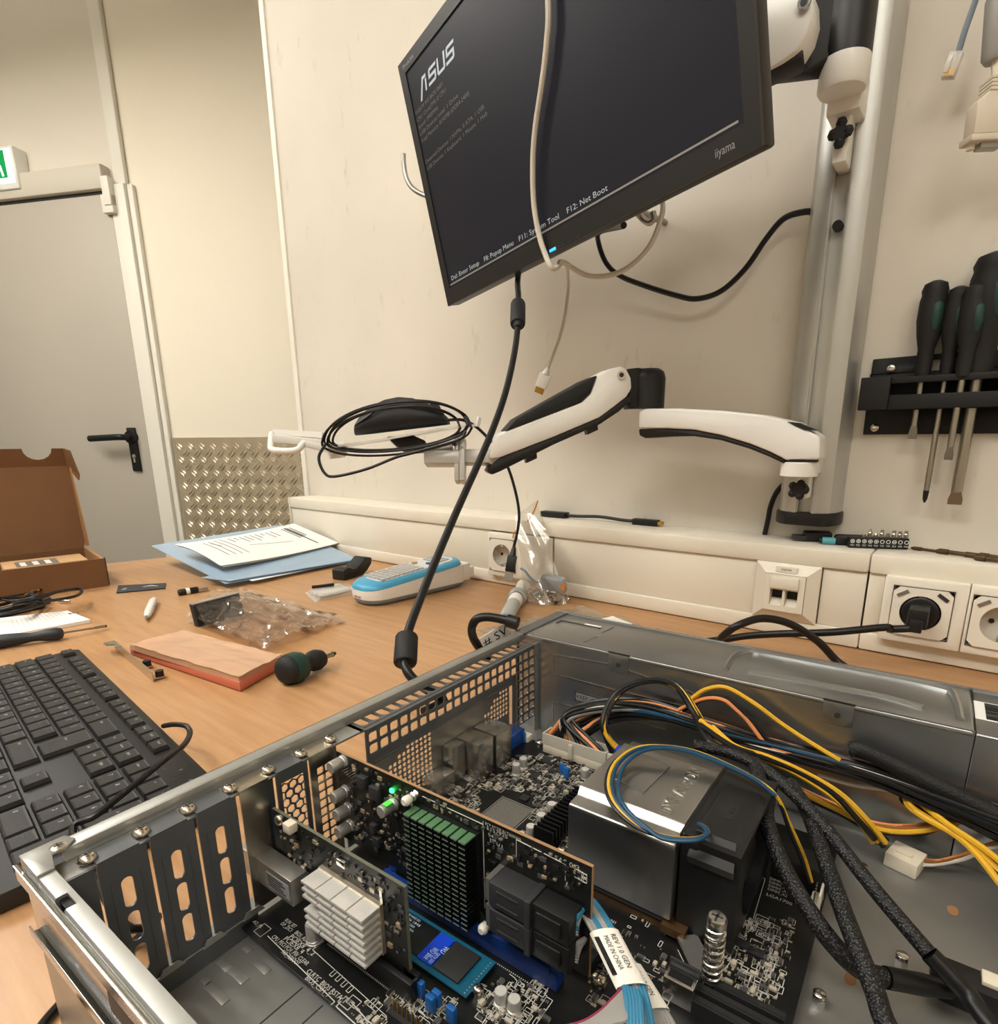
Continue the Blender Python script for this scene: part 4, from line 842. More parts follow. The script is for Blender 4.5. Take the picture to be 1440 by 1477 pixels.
a, b, c_ = C(1403, 1008, z=TOPZ), C(1432, 1040, z=TOPZ), C(1423, 1010, z=TOPZ)
st_ = cp('barcode_sticker', MB().box(a.x, a.x+.016, b.y+.001, a.y, TOPZ-.0012, TOPZ-.0008), M_PRINTW)
bc_ = MB(); y_ = b.y+.003
while y_ < a.y-.002:
    w_ = random.uniform(.0003, .0009); bc_.box(a.x+.006, a.x+.0145, y_, y_+w_, TOPZ-.0008, TOPZ-.0006); y_ += w_+random.uniform(.0003, .0007)
part('bars', bc_, M_PRINTK, st_, FC, smooth=False, kind='stuff')
# slide rail on the left side
M_RAIL = mat('polished slide rail', (196, 198, 198), .16, 1)
t0 = C(22, 1248, z=.0868); t1 = C(50, 1342, z=.058)
rl = thing('slide_rail', 'polished steel slide rail fixed along the left side of the case', 'rail', (-.1, .047, .040), FC)
part('upper_channel', MB().box(t0.x, .3, .0462, .0479, .0856, .0868).box(t0.x, .3, .0462, .0468, .080, .0868), M_RAIL, rl, FC, bevel=.0005)
part('lower_channel', MB().box(t1.x, .3, .0452, .0479, .0568, .0580).box(t1.x, .3, .0452, .0458, .0580, .0615), M_RAIL, rl, FC, bevel=.0005)
part('web', MB().box(t0.x+.004, .3, .0479, .0487, .0500, .0860), M_RAIL, rl, FC)
part('rivet', MB().sphere((t0.x+.008, .0471, .0868), .0010, 12, sz=.6), M_CHROME, rl, FC)
for x_ in (-.20, -.13, -.05, .05): part('rail_slot', MB().box(x_, x_+.022, .0477, .0480, .066, .074), M_DARK, rl, FC)
# studs and holes in the floor at the right
for q in ((1181, 1446), (1300, 1390), (1243, 1259)):
    a = C(q[0], q[1], z=.003); st = cp('standoff', MB().cyl((a.x, a.y, .0014), (a.x, a.y, .0060), .0030, n=6).lathe((a.x, a.y, .0060), (0,0,1), [(0, .0024), (.0008, .0028), (.0016, .0024), (.0024, .0028), (.0030, .002)], 14), M_CHROME)
for q in ((1227, 1412), (1375, 1313)):
    a = C(q[0], q[1], z=.0015); cp('floor_hole', MB().lathe((a.x, a.y, .00142), (0,0,1), [(0, .0026), (.00005, .0026)], 16, sx=1.5), mat('hole showing wood', (150, 108, 72), .6))
# ================================================================== motherboard
BT = .0095
M_PCB = mat('black circuit board', (17, 18, 18), .35, noise=.25, nscale=120)
M_SILK = mat('white silkscreen', (196, 194, 186), .6)
M_SOLDER = mat('solder pads', (190, 180, 160), .35, .7)
mbd = thing('motherboard', 'black motherboard lying on the floor of the case', 'circuit board', (-.138, .245, .0075), FC)
def bp(name, mb, m, **k): return part(name, mb, m, k.pop('parent', mbd), FC, **k)
bp('board', MB().box(-.2575, -.0180, .1205, .3660, BT-.0016, BT), [M_PCB])
# ports at the rear
def port(name, x0, x1, y0, y1, h, m=None): return bp(name, MB().box(x0, x1, y0, y1, BT, BT+h), m or mat('port shell steel', (186, 182, 174), .24, .9, noise=.1, nscale=60), bevel=.0006)
lan = port('port_block', -.2615, -.2400, .2935, .3105, .0285); bp('port_seam', MB().box(-.2401, -.2397, .3107, .3128, BT, BT+.028), M_BLACK)
port('port_block', -.2615, -.2395, .3130, .3325, .0285)
port('port_block', -.2615, -.2480, .2560, .2760, .0150); port('port_block', -.2615, -.2470, .2300, .2460, .0065)
port('port_block', -.2615, -.2520, .2785, .2920, .0285)
bp('video_port', MB().box(-.2615, -.2460, .3360, .3600, BT, BT+.012), mat('blue connector', (24, 74, 150), .4), bevel=.0006, label='blue video port')
for k in range(5): bp('port_screw', MB().cyl((-.2480, .3390+.004*k, BT+.012), (-.2480, .3390+.004*k, BT+.020), .0007, n=6), M_STEEL)
# 24-pin connector
M_NYL = mat('translucent nylon', (222, 216, 200), .4, trans=.25, alpha=.9)
ax = bp('power_connector', MB().box(-.2250, -.1660, .3545, .3665, BT, BT+.0075), mat('ivory nylon', (214, 204, 184), .5), bevel=.0006)
part('plug_housing', MB().box(-.2252, -.1700, .3543, .3555, BT+.0075, BT+.0165).box(-.2252, -.1700, .3655, .3667, BT+.0075, BT+.0165).box(-.2252, -.2240, .3555, .3655, BT+.0075, BT+.0165).box(-.1712, -.1700, .3555, .3655, BT+.0075, BT+.0165).box(-.2240, -.1712, .3555, .3655, BT+.0075, BT+.011), M_NYL, ax, FC)
part('latch', MB().box(-.2010, -.1975, .3525, .3543, BT+.003, BT+.0150), M_NYL, ax, FC, bevel=.0005)
part('plug_housing', MB().box(-.1695, -.1560, .3543, .3665, BT, BT+.0165), M_NYL, ax, FC, bevel=.0008)
# capacitors
M_CAN = mat('aluminium can', (200, 198, 192), .32, .65)
def cap(px, py, r=.0031, h=.0085, z=BT):
    a = C(px, py, z=z); c = bp('capacitor', MB().lathe((a.x, a.y, z), (0,0,1), [(0, r*1.12), (.0008, r*1.12), (.0009, r), (h*.18, r), (h*.2, r*.92), (h*.24, r), (h*.94, r), (h, r*.9)], 16), M_CAN)
    part('vent_mark', MB().lathe((a.x, a.y, z+h), (0,0,1), [(0, r*.85), (.0001, r*.85)], 16), mat('pale can top', (208, 206, 198), .4, .3), c, FC); return c
for q in ((745, 1117), (755, 1108), (844, 1124), (766, 1208), (781, 1191), (796, 1175), (751, 1220)): cap(*q)
cap(454, 1357, .0038, .011); cap(723, 1447, .003, .007); cap(742, 1456, .003, .006)
# chipset and other chips
def chip(x, y, w, d, h=.0012, m=None): return bp('chip', MB().box(x-w/2, x+w/2, y-d/2, y+d/2, BT, BT+h), m or mat('chip black', (40, 40, 41), .45), bevel=.0002)
for q, w, d in (((792, 1098), .010, .009), ((770, 1118), .010, .008), ((797, 1113), .005, .005), ((795, 1132), .006, .005), ((775, 1129), .006, .005), ((700, 1113), .006, .006), ((665, 1130), .010, .008), ((757, 1152), .006, .006), ((800, 1157), .006, .005), ((1092, 1375), .007, .005), ((1072, 1363), .006, .005)):
    a = C(*q, z=BT); chip(a.x, a.y, w, d)
cs = C(733, 1172, z=BT); bp('chipset_pads', MB().box(cs.x-.0125, cs.x+.0125, cs.y-.0115, cs.y+.0115, BT, BT+.0002), mat('dotted pads', (120, 117, 110), .5, .3, noise=.5, nscale=1400))
sk = MB()                                         # white lines of the board print
ZS = BT+.00008
def sline(p, q, w=.00022): sk.beam((p[0], p[1], ZS), (q[0], q[1], ZS), w, .00006)
def srect(x0, x1, y0, y1, w=.00022):
    for a, b in (((x0,y0),(x1,y0)), ((x1,y0),(x1,y1)), ((x1,y1),(x0,y1)), ((x0,y1),(x0,y0))): sline(a, b, w)
def sl(pts, w=.0003):
    p = [C(a, b, z=BT) for a, b in pts]
    for i in range(len(p)-1): sline(p[i], p[i+1], w)
srect(cs.x-.0135, cs.x+.0135, cs.y-.0125, cs.y+.0125)
sl(((451, 1370), (561, 1469), (578, 1450))); sl(((451, 1370), (468, 1357)))
srect(-.2500, -.2440, .1225, .1285)
sl(((386, 1350), (470, 1432), (483, 1445), (477, 1450)), .0004)
sl(((499, 1437), (530, 1472), (540, 1480)), .0005); sl(((499, 1437), (485, 1452), (520, 1484)), .0005)
sl(((1099, 1265), (1104, 1268), (1087, 1325))); sl(((978, 1370), (1016, 1449), (1046, 1443))); sl(((1003, 1443), (1044, 1466), (1050, 1447), (1044, 1434)))
sl(((1044, 1400), (1062, 1378), (1075, 1330))); sl(((905, 1388), (958, 1417))); sl(((735, 1405), (742, 1410), (746, 1415), (742, 1425), (775, 1450)))
for q in ((481, 1404), (489, 1411), (497, 1419), (505, 1427)):
    a = C(*q, z=BT); srect(a.x-.0009, a.x+.0009, a.y-.0016, a.y+.0016, .0003)
for k in range(46): sline((-.2128+k*.00114, .1388), (-.2128+k*.00114, .1396), .0004)
for k in range(86): sline((-.2080+k*.00112, .1800-.002), (-.2080+k*.00112, .1806-.002), .0004)
XD = V((1,0,0)); YD = V((0,1,0))
def stxt(s, px, py, size, width=None, rot=0):
    a = C(px, py, z=ZS); text(sk, s, (a.x, a.y, ZS+.00005), XD, YD, size, width)
stxt('BIOS_ADV', 424, 1346, .0022, .0105); stxt('PCIEX8_4_2', 416, 1352, .0026, .019); stxt('PCIEX8_4', 408, 1355, .0026, .015)
stxt('CPU_PECI PCH_PW_CLEAR', 391, 1352, .0022, .0285); stxt('NO_REBOOT', 405, 1374, .0022, .0130); stxt('RUN_SET', 410, 1328, .0020, .0085); stxt('DP_ZIC1', 404, 1333, .0020, .0085)
stxt('CLRTC', 441, 1402, .0024, .009); stxt('BIOS RSTA_1', 461, 1419, .0024, .0165); stxt('BIOS_CSM_T', 439, 1412, .0024, .0165)
stxt('DIMM_B1', 1110, 1268, .0021, .010); stxt('DIMM_B2', 1109, 1273, .0021, .010); stxt('DIMM_A1', 1108, 1278, .0021, .010); stxt('DIMM_A2', 1107, 1283, .0021, .010); stxt('LGA1700', 1105, 1291, .0023, .013)
stxt('BUZZ1', 794, 1401, .0018, .0065); stxt('AD_FS', 364, 1330, .0018, .007); stxt('FAN1', 872, 1325, .0018, .006); stxt('1', 946, 1451, .0024)
rnd = random.Random(3)
def dens(px0, px1, py0, py1, n, inside):          # parts, pads and outlines too small to pick apart
    for _ in range(n):
        q = (rnd.uniform(px0, px1), rnd.uniform(py0, py1))
        if not inside(*q): continue
        a = C(*q, z=BT)
        if not (-.2570 < a.x < -.0190 and .1215 < a.y < .3650): continue
        o = rnd.random() < .5; l, w = rnd.choice(((.0016, .0008), (.0010, .0005), (.0024, .0014), (.0032, .0018)))
        if o: l, w = w, l
        k = rnd.random()
        if k < .38:
            smd.box(a.x-l/2, a.x+l/2, a.y-w/2, a.y+w/2, BT, BT+w*.5+.0002, rnd.choice((0, 1, 2))); 
            smd.box(a.x-l/2-.0003, a.x-l/2, a.y-w/2, a.y+w/2, BT, BT+w*.4+.0002, 3).box(a.x+l/2, a.x+l/2+.0003, a.y-w/2, a.y+w/2, BT, BT+w*.4+.0002, 3)
        elif k < .75: srect(a.x-l*.9, a.x+l*.9, a.y-w*1.1, a.y+w*1.1, .0003)
        else: smd.box(a.x-l*.4, a.x+l*.4, a.y-w*.4, a.y+w*.4, BT, BT+.0001, 3)
smd = MB()
dens(590, 880, 1090, 1230, 3000, lambda x, y: y > 1150-(x-590)*.45+(40 if x < 650 else 0) and y < 1175+(x-590)*.28 and not (690 < x < 770 and 1140 < y < 1200))
dens(1035, 1150, 1325, 1470, 420, lambda x, y: y > 1320+(1070-x)*.6 and x < 1150-(y-1325)*.25)
dens(690, 790, 1415, 1477, 150, lambda x, y: y > 1405+(760-x)*.25)
dens(560, 660, 1420, 1477, 130, lambda x, y: y > 1430+(x-560)*.1); dens(880, 960, 1320, 1477, 50, lambda x, y: True); dens(840, 880, 1385, 1450, 25, lambda x, y: True)
dens(470, 560, 1440, 1477, 40, lambda x, y: True)
bp('surface_components', smd, [mat('resistor black', (30, 30, 31), .4), mat('pale component', (176, 168, 150), .45), mat('chip grey', (70, 70, 72), .45), M_SOLDER], kind='stuff', smooth=False)
bp('board_print', sk, M_SILK, kind='stuff', smooth=False)
# finned heat sink of the regulators
fn = MB().box(-.1705, -.1570, .2585, .3120, BT, BT+.004)
for k in range(14): fn.box(-.1705, -.1570, .2590+k*.00385, .2604+k*.00385, BT+.004, BT+.013)
bp('regulator_heatsink', fn, mat('black anodised fins', (24, 24, 25), .35, .6), label='small black finned heat sink')
# headers, jumpers
M_BLUE = mat('blue plastic', (28, 92, 160), .4)
def jumper(px, py, h=.0085, m=None):
    a = C(px, py, z=BT); return bp('jumper', MB().box(a.x-.0022, a.x+.0022, a.y-.0013, a.y+.0013, BT, BT+h), m or M_BLUE, bevel=.0004)
for q in ((607, 1437), (622, 1459), (631, 1452), (652, 1475), (817, 1122), (812, 1117), (755, 1070)): jumper(*q)
bp('pin_header', MB().box(-.1590, -.1300, .1285, .1335, BT, BT+.0055), M_BLACKM)
for k in range(10): bp('pin', MB().box(-.1575+k*.0028, -.1569+k*.0028, .1306, .1312, BT+.0055, BT+.0115), M_GOLD)
hd_ = MB().box(-.1095, -.0990, .1985, .2105, BT, BT+.0055)
bp('pin_header', hd_, M_BLACKM)
for k in range(4):
    for j in range(2): bp('pin_socket', MB().cyl((-.1078+k*.0025, .2025+j*.0045, BT+.0055), (-.1078+k*.0025, .2025+j*.0045, BT+.0058), .0009, n=8), M_DARK)
a = C(757, 1066, z=BT); bp('white_connector', MB().box(a.x-.001, a.x+.006, a.y-.004, a.y+.003, BT, BT+.0055), M_IVORY, bevel=.0004)
screw(C(778, 1072, z=BT).x, C(778, 1072, z=BT).y, BT, .0035, .0028, mbd); screw(C(864, 1414, z=BT).x, C(864, 1414, z=BT).y, BT, .0042, .004, mbd); screw(C(810, 1227, z=BT).x, C(810, 1227, z=BT).y, BT, .0036, .003, mbd)
# slots
bp('card_slot', MB().box(-.2165, -.1560, .1398, .1425, BT, BT+.0105).box(-.2165, -.1560, .1446, .1472, BT, BT+.0105).box(-.2165, -.2150, .1425, .1446, BT, BT+.0105).box(-.1575, -.1560, .1425, .1446, BT, BT+.0105), M_BLACK, bevel=.0004)
M_SLOT = mat('blue slot plastic', (16, 50, 118), .35)
bp('card_slot', MB().box(-.2190, -.1110, .1812, .1839, BT, BT+.0112).box(-.2190, -.1110, .1861, .1888, BT, BT+.0112).box(-.1130, -.1070, .1815, .1885, BT, BT+.009).box(-.2200, -.2170, .1815, .1885, BT, BT+.009), M_SLOT, bevel=.0005, label='blue card slot')
# USB header by the edge and memory socket
a, b = C(961, 1430, z=BT), C(999, 1450, z=BT)
uc = bp('usb_socket', MB().box(a.x-.0005, b.x+.001, a.y-.0040, a.y+.0035, BT, BT+.0120), M_CHROME, bevel=.0006)
part('backing', MB().box(a.x-.0005, b.x+.001, a.y+.0036, a.y+.0048, BT, BT+.0155), M_DARK, uc, FC); part('slot_opening', MB().box(a.x+.0010, b.x-.0005, a.y-.0025, a.y+.0018, BT+.0120, BT+.0122), M_BLACK, uc, FC)
for k in range(3): bp('memory_socket', MB().box(-.056, -.0205, .2195-k*.0065, .2235-k*.0065, BT, BT+.007).box(-.056, -.0205, .2206-k*.0065, .2224-k*.0065, BT+.007, BT+.0073), M_BLACKM)
fh = bp('fan_header', MB().box(-.0240, -.0190, .2985, .3105, BT, BT+.0035).box(-.0202, -.0190, .2985, .3105, BT, BT+.0105), M_IVORY, bevel=.0004)
for k in range(4): part('pin', MB().box(-.0225, -.0219, .3000+k*.0025, .3006+k*.0025, BT+.0035, BT+.0110), M_CHROME, fh, FC)
bp('side_component', MB().box(-.046, -.0195, .3130, .3300, BT, BT+.014), M_BLACKM, bevel=.001)
bp('vertical_socket', MB().box(-.160, -.156, .3300, .3500, BT, BT+.024), M_BLACK, bevel=.0006); bp('socket_clip', MB().box(-.1595, -.1555, .3455, .3525, BT+.02, BT+.028), mat('bright blue plastic', (22, 60, 190), .4), bevel=.0006)
# M.2 drive
sd = thing('solid_state_drive', 'teal M.2 drive with blue and black sticker on the motherboard', 'drive', (-.176, .1655, BT), FC)
SZ = .0125
part('board', MB().box(-.2170, -.1370, .1545, .1765, SZ-.0008, SZ), mat('teal circuit board', (12, 84, 110), .4), sd, FC)
part('edge_connector', MB().box(-.2200, -.2150, .1545, .1765, BT, SZ+.001), M_BLACK, sd, FC)
part('black_label', MB().box(-.1960, -.1693, .1572, .1742, SZ, SZ+.0008), mat('black label', (14, 14, 15), .4), sd, FC)
part('blue_label', MB().box(-.1692, -.1603, .1567, .1740, SZ, SZ+.0009), mat('blue label', (18, 62, 190), .4), sd, FC)
part('memory_chip', MB().box(-.1592, -.1440, .1570, .1740, SZ, SZ+.0013), mat('chip black', (40, 40, 41), .45), sd, FC, bevel=.0002)
lt = MB(); z_ = SZ+.0009
for k in range(7):
    text(lt, ('3D NAND SSD', 'S/N 1845', 'PN: 500G2B0B', '3.3V 2.8A', 'WWN 5001B', 'MODEL', 'TAIWAN')[k], (-.1905+(k % 3)*.0002, .1722-k*.0022, z_), XD, YD, .0013, .0100 if k % 2 else .0080)
text(lt, 'WD', (-.1620, .1690, z_+.0001), YD*-1, XD, .0035, .0042); text(lt, 'WD Blue', (-.1660, .1655, z_+.0001), YD*-1, XD, .0034, .0075); text(lt, 'SATA SSD', (-.1625, .1640, z_+.0001), YD*-1, XD, .0020, .0065)
part('label_print', lt, mat('pale label print', (190, 215, 225), .5), sd, FC, smooth=False)
sc = screw(-.1350, .1605, SZ, .0026, .002, sd); part('post', MB().cyl((-.1350, .1605, BT), (-.1350, .1605, SZ), .0026, n=16), M_CHROME, sd, FC)
for k in range(12): part('edge_pad', MB().box(-.1392, -.1385, .1555+k*.0017, .1561+k*.0017, SZ, SZ+.0001), M_SOLDER, sd, FC)
# ================================================================== cards, cooler and wiring in the case
M_GPCB = mat('dark card circuit board', (20, 22, 20), .4, noise=.3, nscale=150)
M_EDGE = mat('board edge tan', (158, 122, 86), .6)
def card_pcb(t, x0, x1, y, z0, z1, th=.0016, em=None):
    part('board', MB().box(x0, x1, y, y+th, z0, z1-.0002), M_GPCB, t, FC)
    part('board_edge', MB().box(x0, x1, y, y+th, z1-.0002, z1).box(x1, x1+.0002, y, y+th, z0, z1), em or M_EDGE, t, FC)
def card_bits(t, x0, x1, y, z0, z1, n, seed, avoid=()):
    r = random.Random(seed); mb = MB()
    for _ in range(n):
        x, z = r.uniform(x0, x1), r.uniform(z0, z1); l, w = r.choice(((.0016, .0008), (.0024, .0012), (.0008, .0016), (.003, .002), (.0012, .0012)))
        if any(a < x < b and c < z < d for a, b, c, d in avoid): continue
        mb.box(x-l/2, x+l/2, y-r.uniform(.0003, .0012), y, z-w/2, z+w/2, r.choice((0, 0, 0, 1, 2, 2, 3)))
    part('surface_components', mb, [mat('resistor black', (30, 30, 31), .4), mat('capacitor tan', (150, 132, 104), .45), mat('chip grey', (70, 70, 72), .45), M_SOLDER], t, FC, kind='stuff', smooth=False)
# ---- big controller card
HY = .185; hx0, hx1 = -.2555, -.0931; hz0, hz1 = .0235, .0800
hb = thing('controller_card', 'tall controller card with green-topped finned heat sink in the blue slot', 'expansion card', ((hx0+hx1)/2, HY, .0105), FC)
card_pcb(hb, hx0, hx1, HY, hz0, hz1); part('edge_tongue', MB().box(-.2120, -.1180, HY, HY+.0016, .0110, hz0), M_GPCB, hb, FC)
HS = (-.1925, -.1517, .0225, .0712, .0105)         # x0,x1,z0,z1,depth
card_bits(hb, hx0+.006, hx1-.004, HY, hz0+.004, hz1-.002, 620, 11, ((HS[0]-.003, HS[1]+.003, HS[2]-.002, HS[3]+.002), (-.140, -.098, .03, .063)))
# bracket with square mesh
bk = MB(); y0, y1 = sy[5], sy[6]; yc = (y0+y1)/2; W = .0180; flange(bk, y0, y1)
bk.box(BX, BX+.0009, yc-W/2, yc-.0052, .0125, RZ).box(BX, BX+.0009, yc+.0052, yc+W/2, .0125, RZ).box(BX, BX+.0009, yc-.0052, yc+.0052, .0740, RZ).box(BX, BX+.0009, yc-.0052, yc+.0052, .0125, .0220)
for i in range(2):
    for j in range(10): bk.hole((BX, yc-.0026+.0052*i, .0246+.0052*j), u, v, .0052, .0052, .0041, .0041, .0004, .0009, 1)
part('bracket', bk, mat('bright bracket steel', (196, 190, 178), .28, 1), hb, FC)
def hcap(px, py, h=.0095, r=.0034, stripe=None):
    a = C(px, py, y=HY-h)
    c = part('capacitor', MB().lathe((a.x, HY, a.z), (0,-1,0), [(0, r*1.1), (.0008, r*1.1), (.0009, r), (h*.2, r), (h*.23, r*.93), (h*.27, r), (h*.95, r), (h, r*.88)], 18), M_CAN, hb, FC)
    if stripe: part('colour_mark', MB().lathe((a.x, HY-h*.35, a.z), (0,-1,0), [(0, r*1.02), (h*.45, r*1.02)], 8, cap=False), stripe, c, FC)
for q in ((476, 1108), (480, 1152), (484, 1177), (487, 1202)): hcap(*q)
a = C(551, 1171, y=HY-.0095)
hcap(549, 1172, .0095, .0034); part('green_mark', MB().obox((a.x+.0008, HY-.006, a.z+.0034), (.0017, 0, 0), (0, .0022, 0), (0, 0, .0002)), mat('glowing green mark', (92, 220, 84), .4, emit=.4), hb, FC)
a = C(563, 1142, y=HY-.002)
ledp = part('status_light', MB().obox((a.x, HY-.0008, a.z), (.0011, 0, 0), (0, .0008, 0), (0, 0, .0011)), mat('green lamp', (40, 255, 90), .3, emit=9), hb, FC, bevel=.0003, label='glowing green status light')
hs = part('heatsink_base', MB().box(HS[0], HS[1], HY-.0025, HY, HS[2], HS[3]), mat('black heat sink base', (14, 16, 15), .5), hb, FC)
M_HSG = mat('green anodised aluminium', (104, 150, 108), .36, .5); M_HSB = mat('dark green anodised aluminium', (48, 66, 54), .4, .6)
nx, nz = 8, 17; pw_ = (HS[1]-HS[0])/nx; ph = (HS[3]-HS[2])/nz
M_EDGEF = mat('bare fin edge', (176, 196, 178), .35, .7); M_FINSHADE = mat('black anodised fin', (20, 26, 22), .4, .6)  # lower fins blackened: shade between the green fins put into their colour
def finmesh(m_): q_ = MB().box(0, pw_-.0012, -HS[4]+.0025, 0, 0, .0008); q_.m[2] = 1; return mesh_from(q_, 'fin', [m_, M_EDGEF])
fin, fin_top = finmesh(M_FINSHADE), finmesh(M_HSG)
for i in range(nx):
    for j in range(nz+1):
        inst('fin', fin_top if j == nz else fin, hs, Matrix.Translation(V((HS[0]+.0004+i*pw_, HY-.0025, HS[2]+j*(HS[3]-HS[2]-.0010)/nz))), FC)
for q, zz2 in (((585, 1156), 0), ((696, 1341), 0)):
    a = C(q[0], q[1], y=HY-.007); p_ = part('push_pin', MB().lathe((a.x, HY, a.z), (0,-1,0), [(0, .0012), (.004, .0012), (.0041, .0022), (.0055, .0026), (.0072, .0026), (.0085, .0016)], 14), mat('white nylon', (226, 222, 212), .4), hb, FC)
    part('spring', MB().lathe((a.x, HY, a.z), (0,-1,0), [(0, .0026), (.001, .002), (.002, .0026), (.003, .002), (.004, .0026)], 12), M_CHROME, p_, FC)
part('pin_lug', MB().prism([(-.1545, HY-.0006, .0300), (-.1500, HY-.0006, .0260), (-.1475, HY-.0006, .0180), (-.1490, HY-.0006, .0145), (-.1530, HY-.0006, .0160), (-.1550, HY-.0006, .0225)], (0, -.0012, 0)), M_HSB, hb, FC)
# header pins and prints
for k in range(6):
    a = C(497+k*3.2, 1107+k*2.5, y=HY-.003); part('header_pin', MB().obox((a.x, HY-.003, a.z), (.0003, 0, 0), (0, .003, 0), (0, 0, .0003)), M_CHROME, hb, FC)
for q, w_, h_, d_ in (((520, 1130), .006, .007, .0035), ((538, 1146), .007, .008, .003), ((536, 1196), .004, .005, .003), ((541, 1216), .005, .006, .003), ((500, 1145), .006, .004, .0015), ((505, 1170), .007, .004, .0015)):
    a = C(q[0], q[1], y=HY-d_); part('component', MB().box(a.x-w_/2, a.x+w_/2, HY-d_, HY, a.z-h_/2, a.z+h_/2), M_DARK, hb, FC, bevel=.0003)
kp = MB(); yk = HY-.0003
def ktxt(s, px, py, size, width): a = C(px, py, y=yk); text(kp, s, (a.x, yk, a.z), XD, V((0,0,1)), size, width)
ktxt('PCB MADE IN TAIWAN', 700, 1190, .0018, .020); ktxt('E157925', 702, 1196, .0020, .012); ktxt('94V-0', 704, 1206, .0020, .008); ktxt('1701', 705, 1214, .0026, .008); ktxt('SAS 0-3', 800, 1240, .0026, .012); ktxt('ASUS', 570, 1206, .003, .008)
def kline(x0, z0_, x1, z1_): kp.beam((x0, yk, z0_), (x1, yk, z1_), .0002, .0004, up=(0, 1, .01))
a, b = C(745, 1211, y=yk), C(816, 1254, y=yk); kline(a.x, a.z, b.x, a.z-.001); kline(a.x, a.z, a.x, a.z-.009); kline(b.x, a.z-.001, b.x, a.z-.009)
for i in range(3):
    for j in range(2): a = C(833+i*5, 1258+i*3+j*5, y=yk); kline(a.x-.0012, a.z+.0012, a.x+.0012, a.z+.0012); kline(a.x-.0012, a.z-.0012, a.x+.0012, a.z-.0012); kline(a.x-.0012, a.z-.0012, a.x-.0012, a.z+.0012); kline(a.x+.0012, a.z-.0012, a.x+.0012, a.z+.0012)
kline(HS[1]+.002, .078, HS[1]+.002, .030); kline(HS[0]+.004, .0765, HS[1]+.002, .0765)
part('board_print', kp, M_SILK, hb, FC, smooth=False, kind='stuff')
a, b = C(742, 1342, y=HY-.001), C(812, 1398, y=HY-.001)
lb_ = part('barcode_label', MB().box(a.x, b.x-.004, HY-.0006, HY, .0215, .0290), M_PRINTW, hb, FC, label='white barcode label')
bcm = MB(); x_ = a.x+.001
while x_ < b.x-.006: w_ = random.uniform(.0002, .0006); bcm.box(x_, x_+w_, HY-.0007, HY-.0006, .0255, .0283); x_ += w_+random.uniform(.0002, .0005)
text(bcm, '76.0A6BVF0901', (a.x+.001, HY-.0007, .0224), XD, V((0,0,1)), .0018, .022)
part('bars', bcm, M_PRINTK, lb_, FC, smooth=False, kind='stuff')
# SAS sockets with plugs
for k, zc in enumerate((.0535, .0395)):
    sa = part('socket', MB().box(-.1375, -.1180, HY-.0125, HY, zc-.0062, zc+.0062).box(-.1180, -.1150, HY-.0135, HY, zc-.0070, zc+.0070), mat('charcoal plastic', (44, 45, 47), .5), hb, FC, bevel=.0005)
    part('latch_strip', MB().box(-.1405, -.1378, HY-.0110, HY, zc-.0058, zc+.0058), M_STEEL, sa, FC)
    part('window_frame', MB().box(-.1330, -.1215, HY-.0131, HY-.0125, zc-.0036, zc-.0030).box(-.1330, -.1215, HY-.0131, HY-.0125, zc+.0030, zc+.0036), M_DARK, sa, FC)
    part('plug', MB().box(-.1145, -.0965, HY-.0120, HY-.0008, zc-.0066, zc+.0066).box(-.1125, -.1000, HY-.0132, HY-.0118, zc-.0040, zc+.0040), M_BLACK, sa, FC, bevel=.0008)
# ---- small network card
NY2 = .1435
nc = thing('network_card', 'small card with bright aluminium heat sink and fibre cage', 'expansion card', (-.205, NY2, .0105), FC)
card_pcb(nc, -.2560, -.1600, NY2, .0225, .0662, em=mat('grey-green board edge', (96, 98, 82), .6)); part('edge_tongue', MB().box(-.2145, -.1640, NY2, NY2+.0016, .0110, .0225), M_GPCB, nc, FC)
card_bits(nc, -.252, -.162, NY2, .0260, .0640, 230, 5, ((-.219, -.173, .023, .052),))
bk = MB(); y0, y1 = sy[3], sy[4]; yc = (y0+y1)/2; flange(bk, y0, y1)
bk.box(BX, BX+.0009, yc-.009, yc+.009, .0125, RZ)
part('bracket', bk, MATS['bright bracket steel'], nc, FC)
cg = part('fibre_cage', MB().box(-.2750, -.2290, NY2-.0105, NY2-.0008, .0270, .0420), M_STEEL, nc, FC, bevel=.0005)
part('cage_label', MB().box(-.2500, -.2310, NY2-.0107, NY2-.0105, .0300, .0385), mat('grey label', (150, 150, 148), .5), cg, FC)
a_ = MB()
for k in range(5): a_.box(-.2490, -.2490+.015-.002*(k % 3), NY2-.0109, NY2-.0107, .0312+k*.0014, .0316+k*.0014)
part('label_print', a_, M_PRINTK, cg, FC, smooth=False, kind='stuff')
nh = part('heatsink_base', MB().box(-.2175, -.1745, NY2-.0020, NY2, .0235, .0505), M_ALU, nc, FC)
M_ALUB = mat('bright aluminium', (238, 235, 228), .34, .55)
for i in range(4):
    for j in range(7):
        if j in (3,) and i == 0: continue
        x0 = -.2175+i*.01085
        part('fin', MB().box(x0, x0+.0101, NY2-.0120, NY2-.0020, .0245+j*.0040, .0245+j*.0040+.0012), M_ALUB, nh, FC)
a = C(415, 1196, y=NY2-.004); part('white_header', MB().box(a.x-.0028, a.x+.0028, NY2-.005, NY2, a.z-.002, a.z+.003), mat('ivory nylon', (214, 204, 184), .5), nc, FC, bevel=.0004)
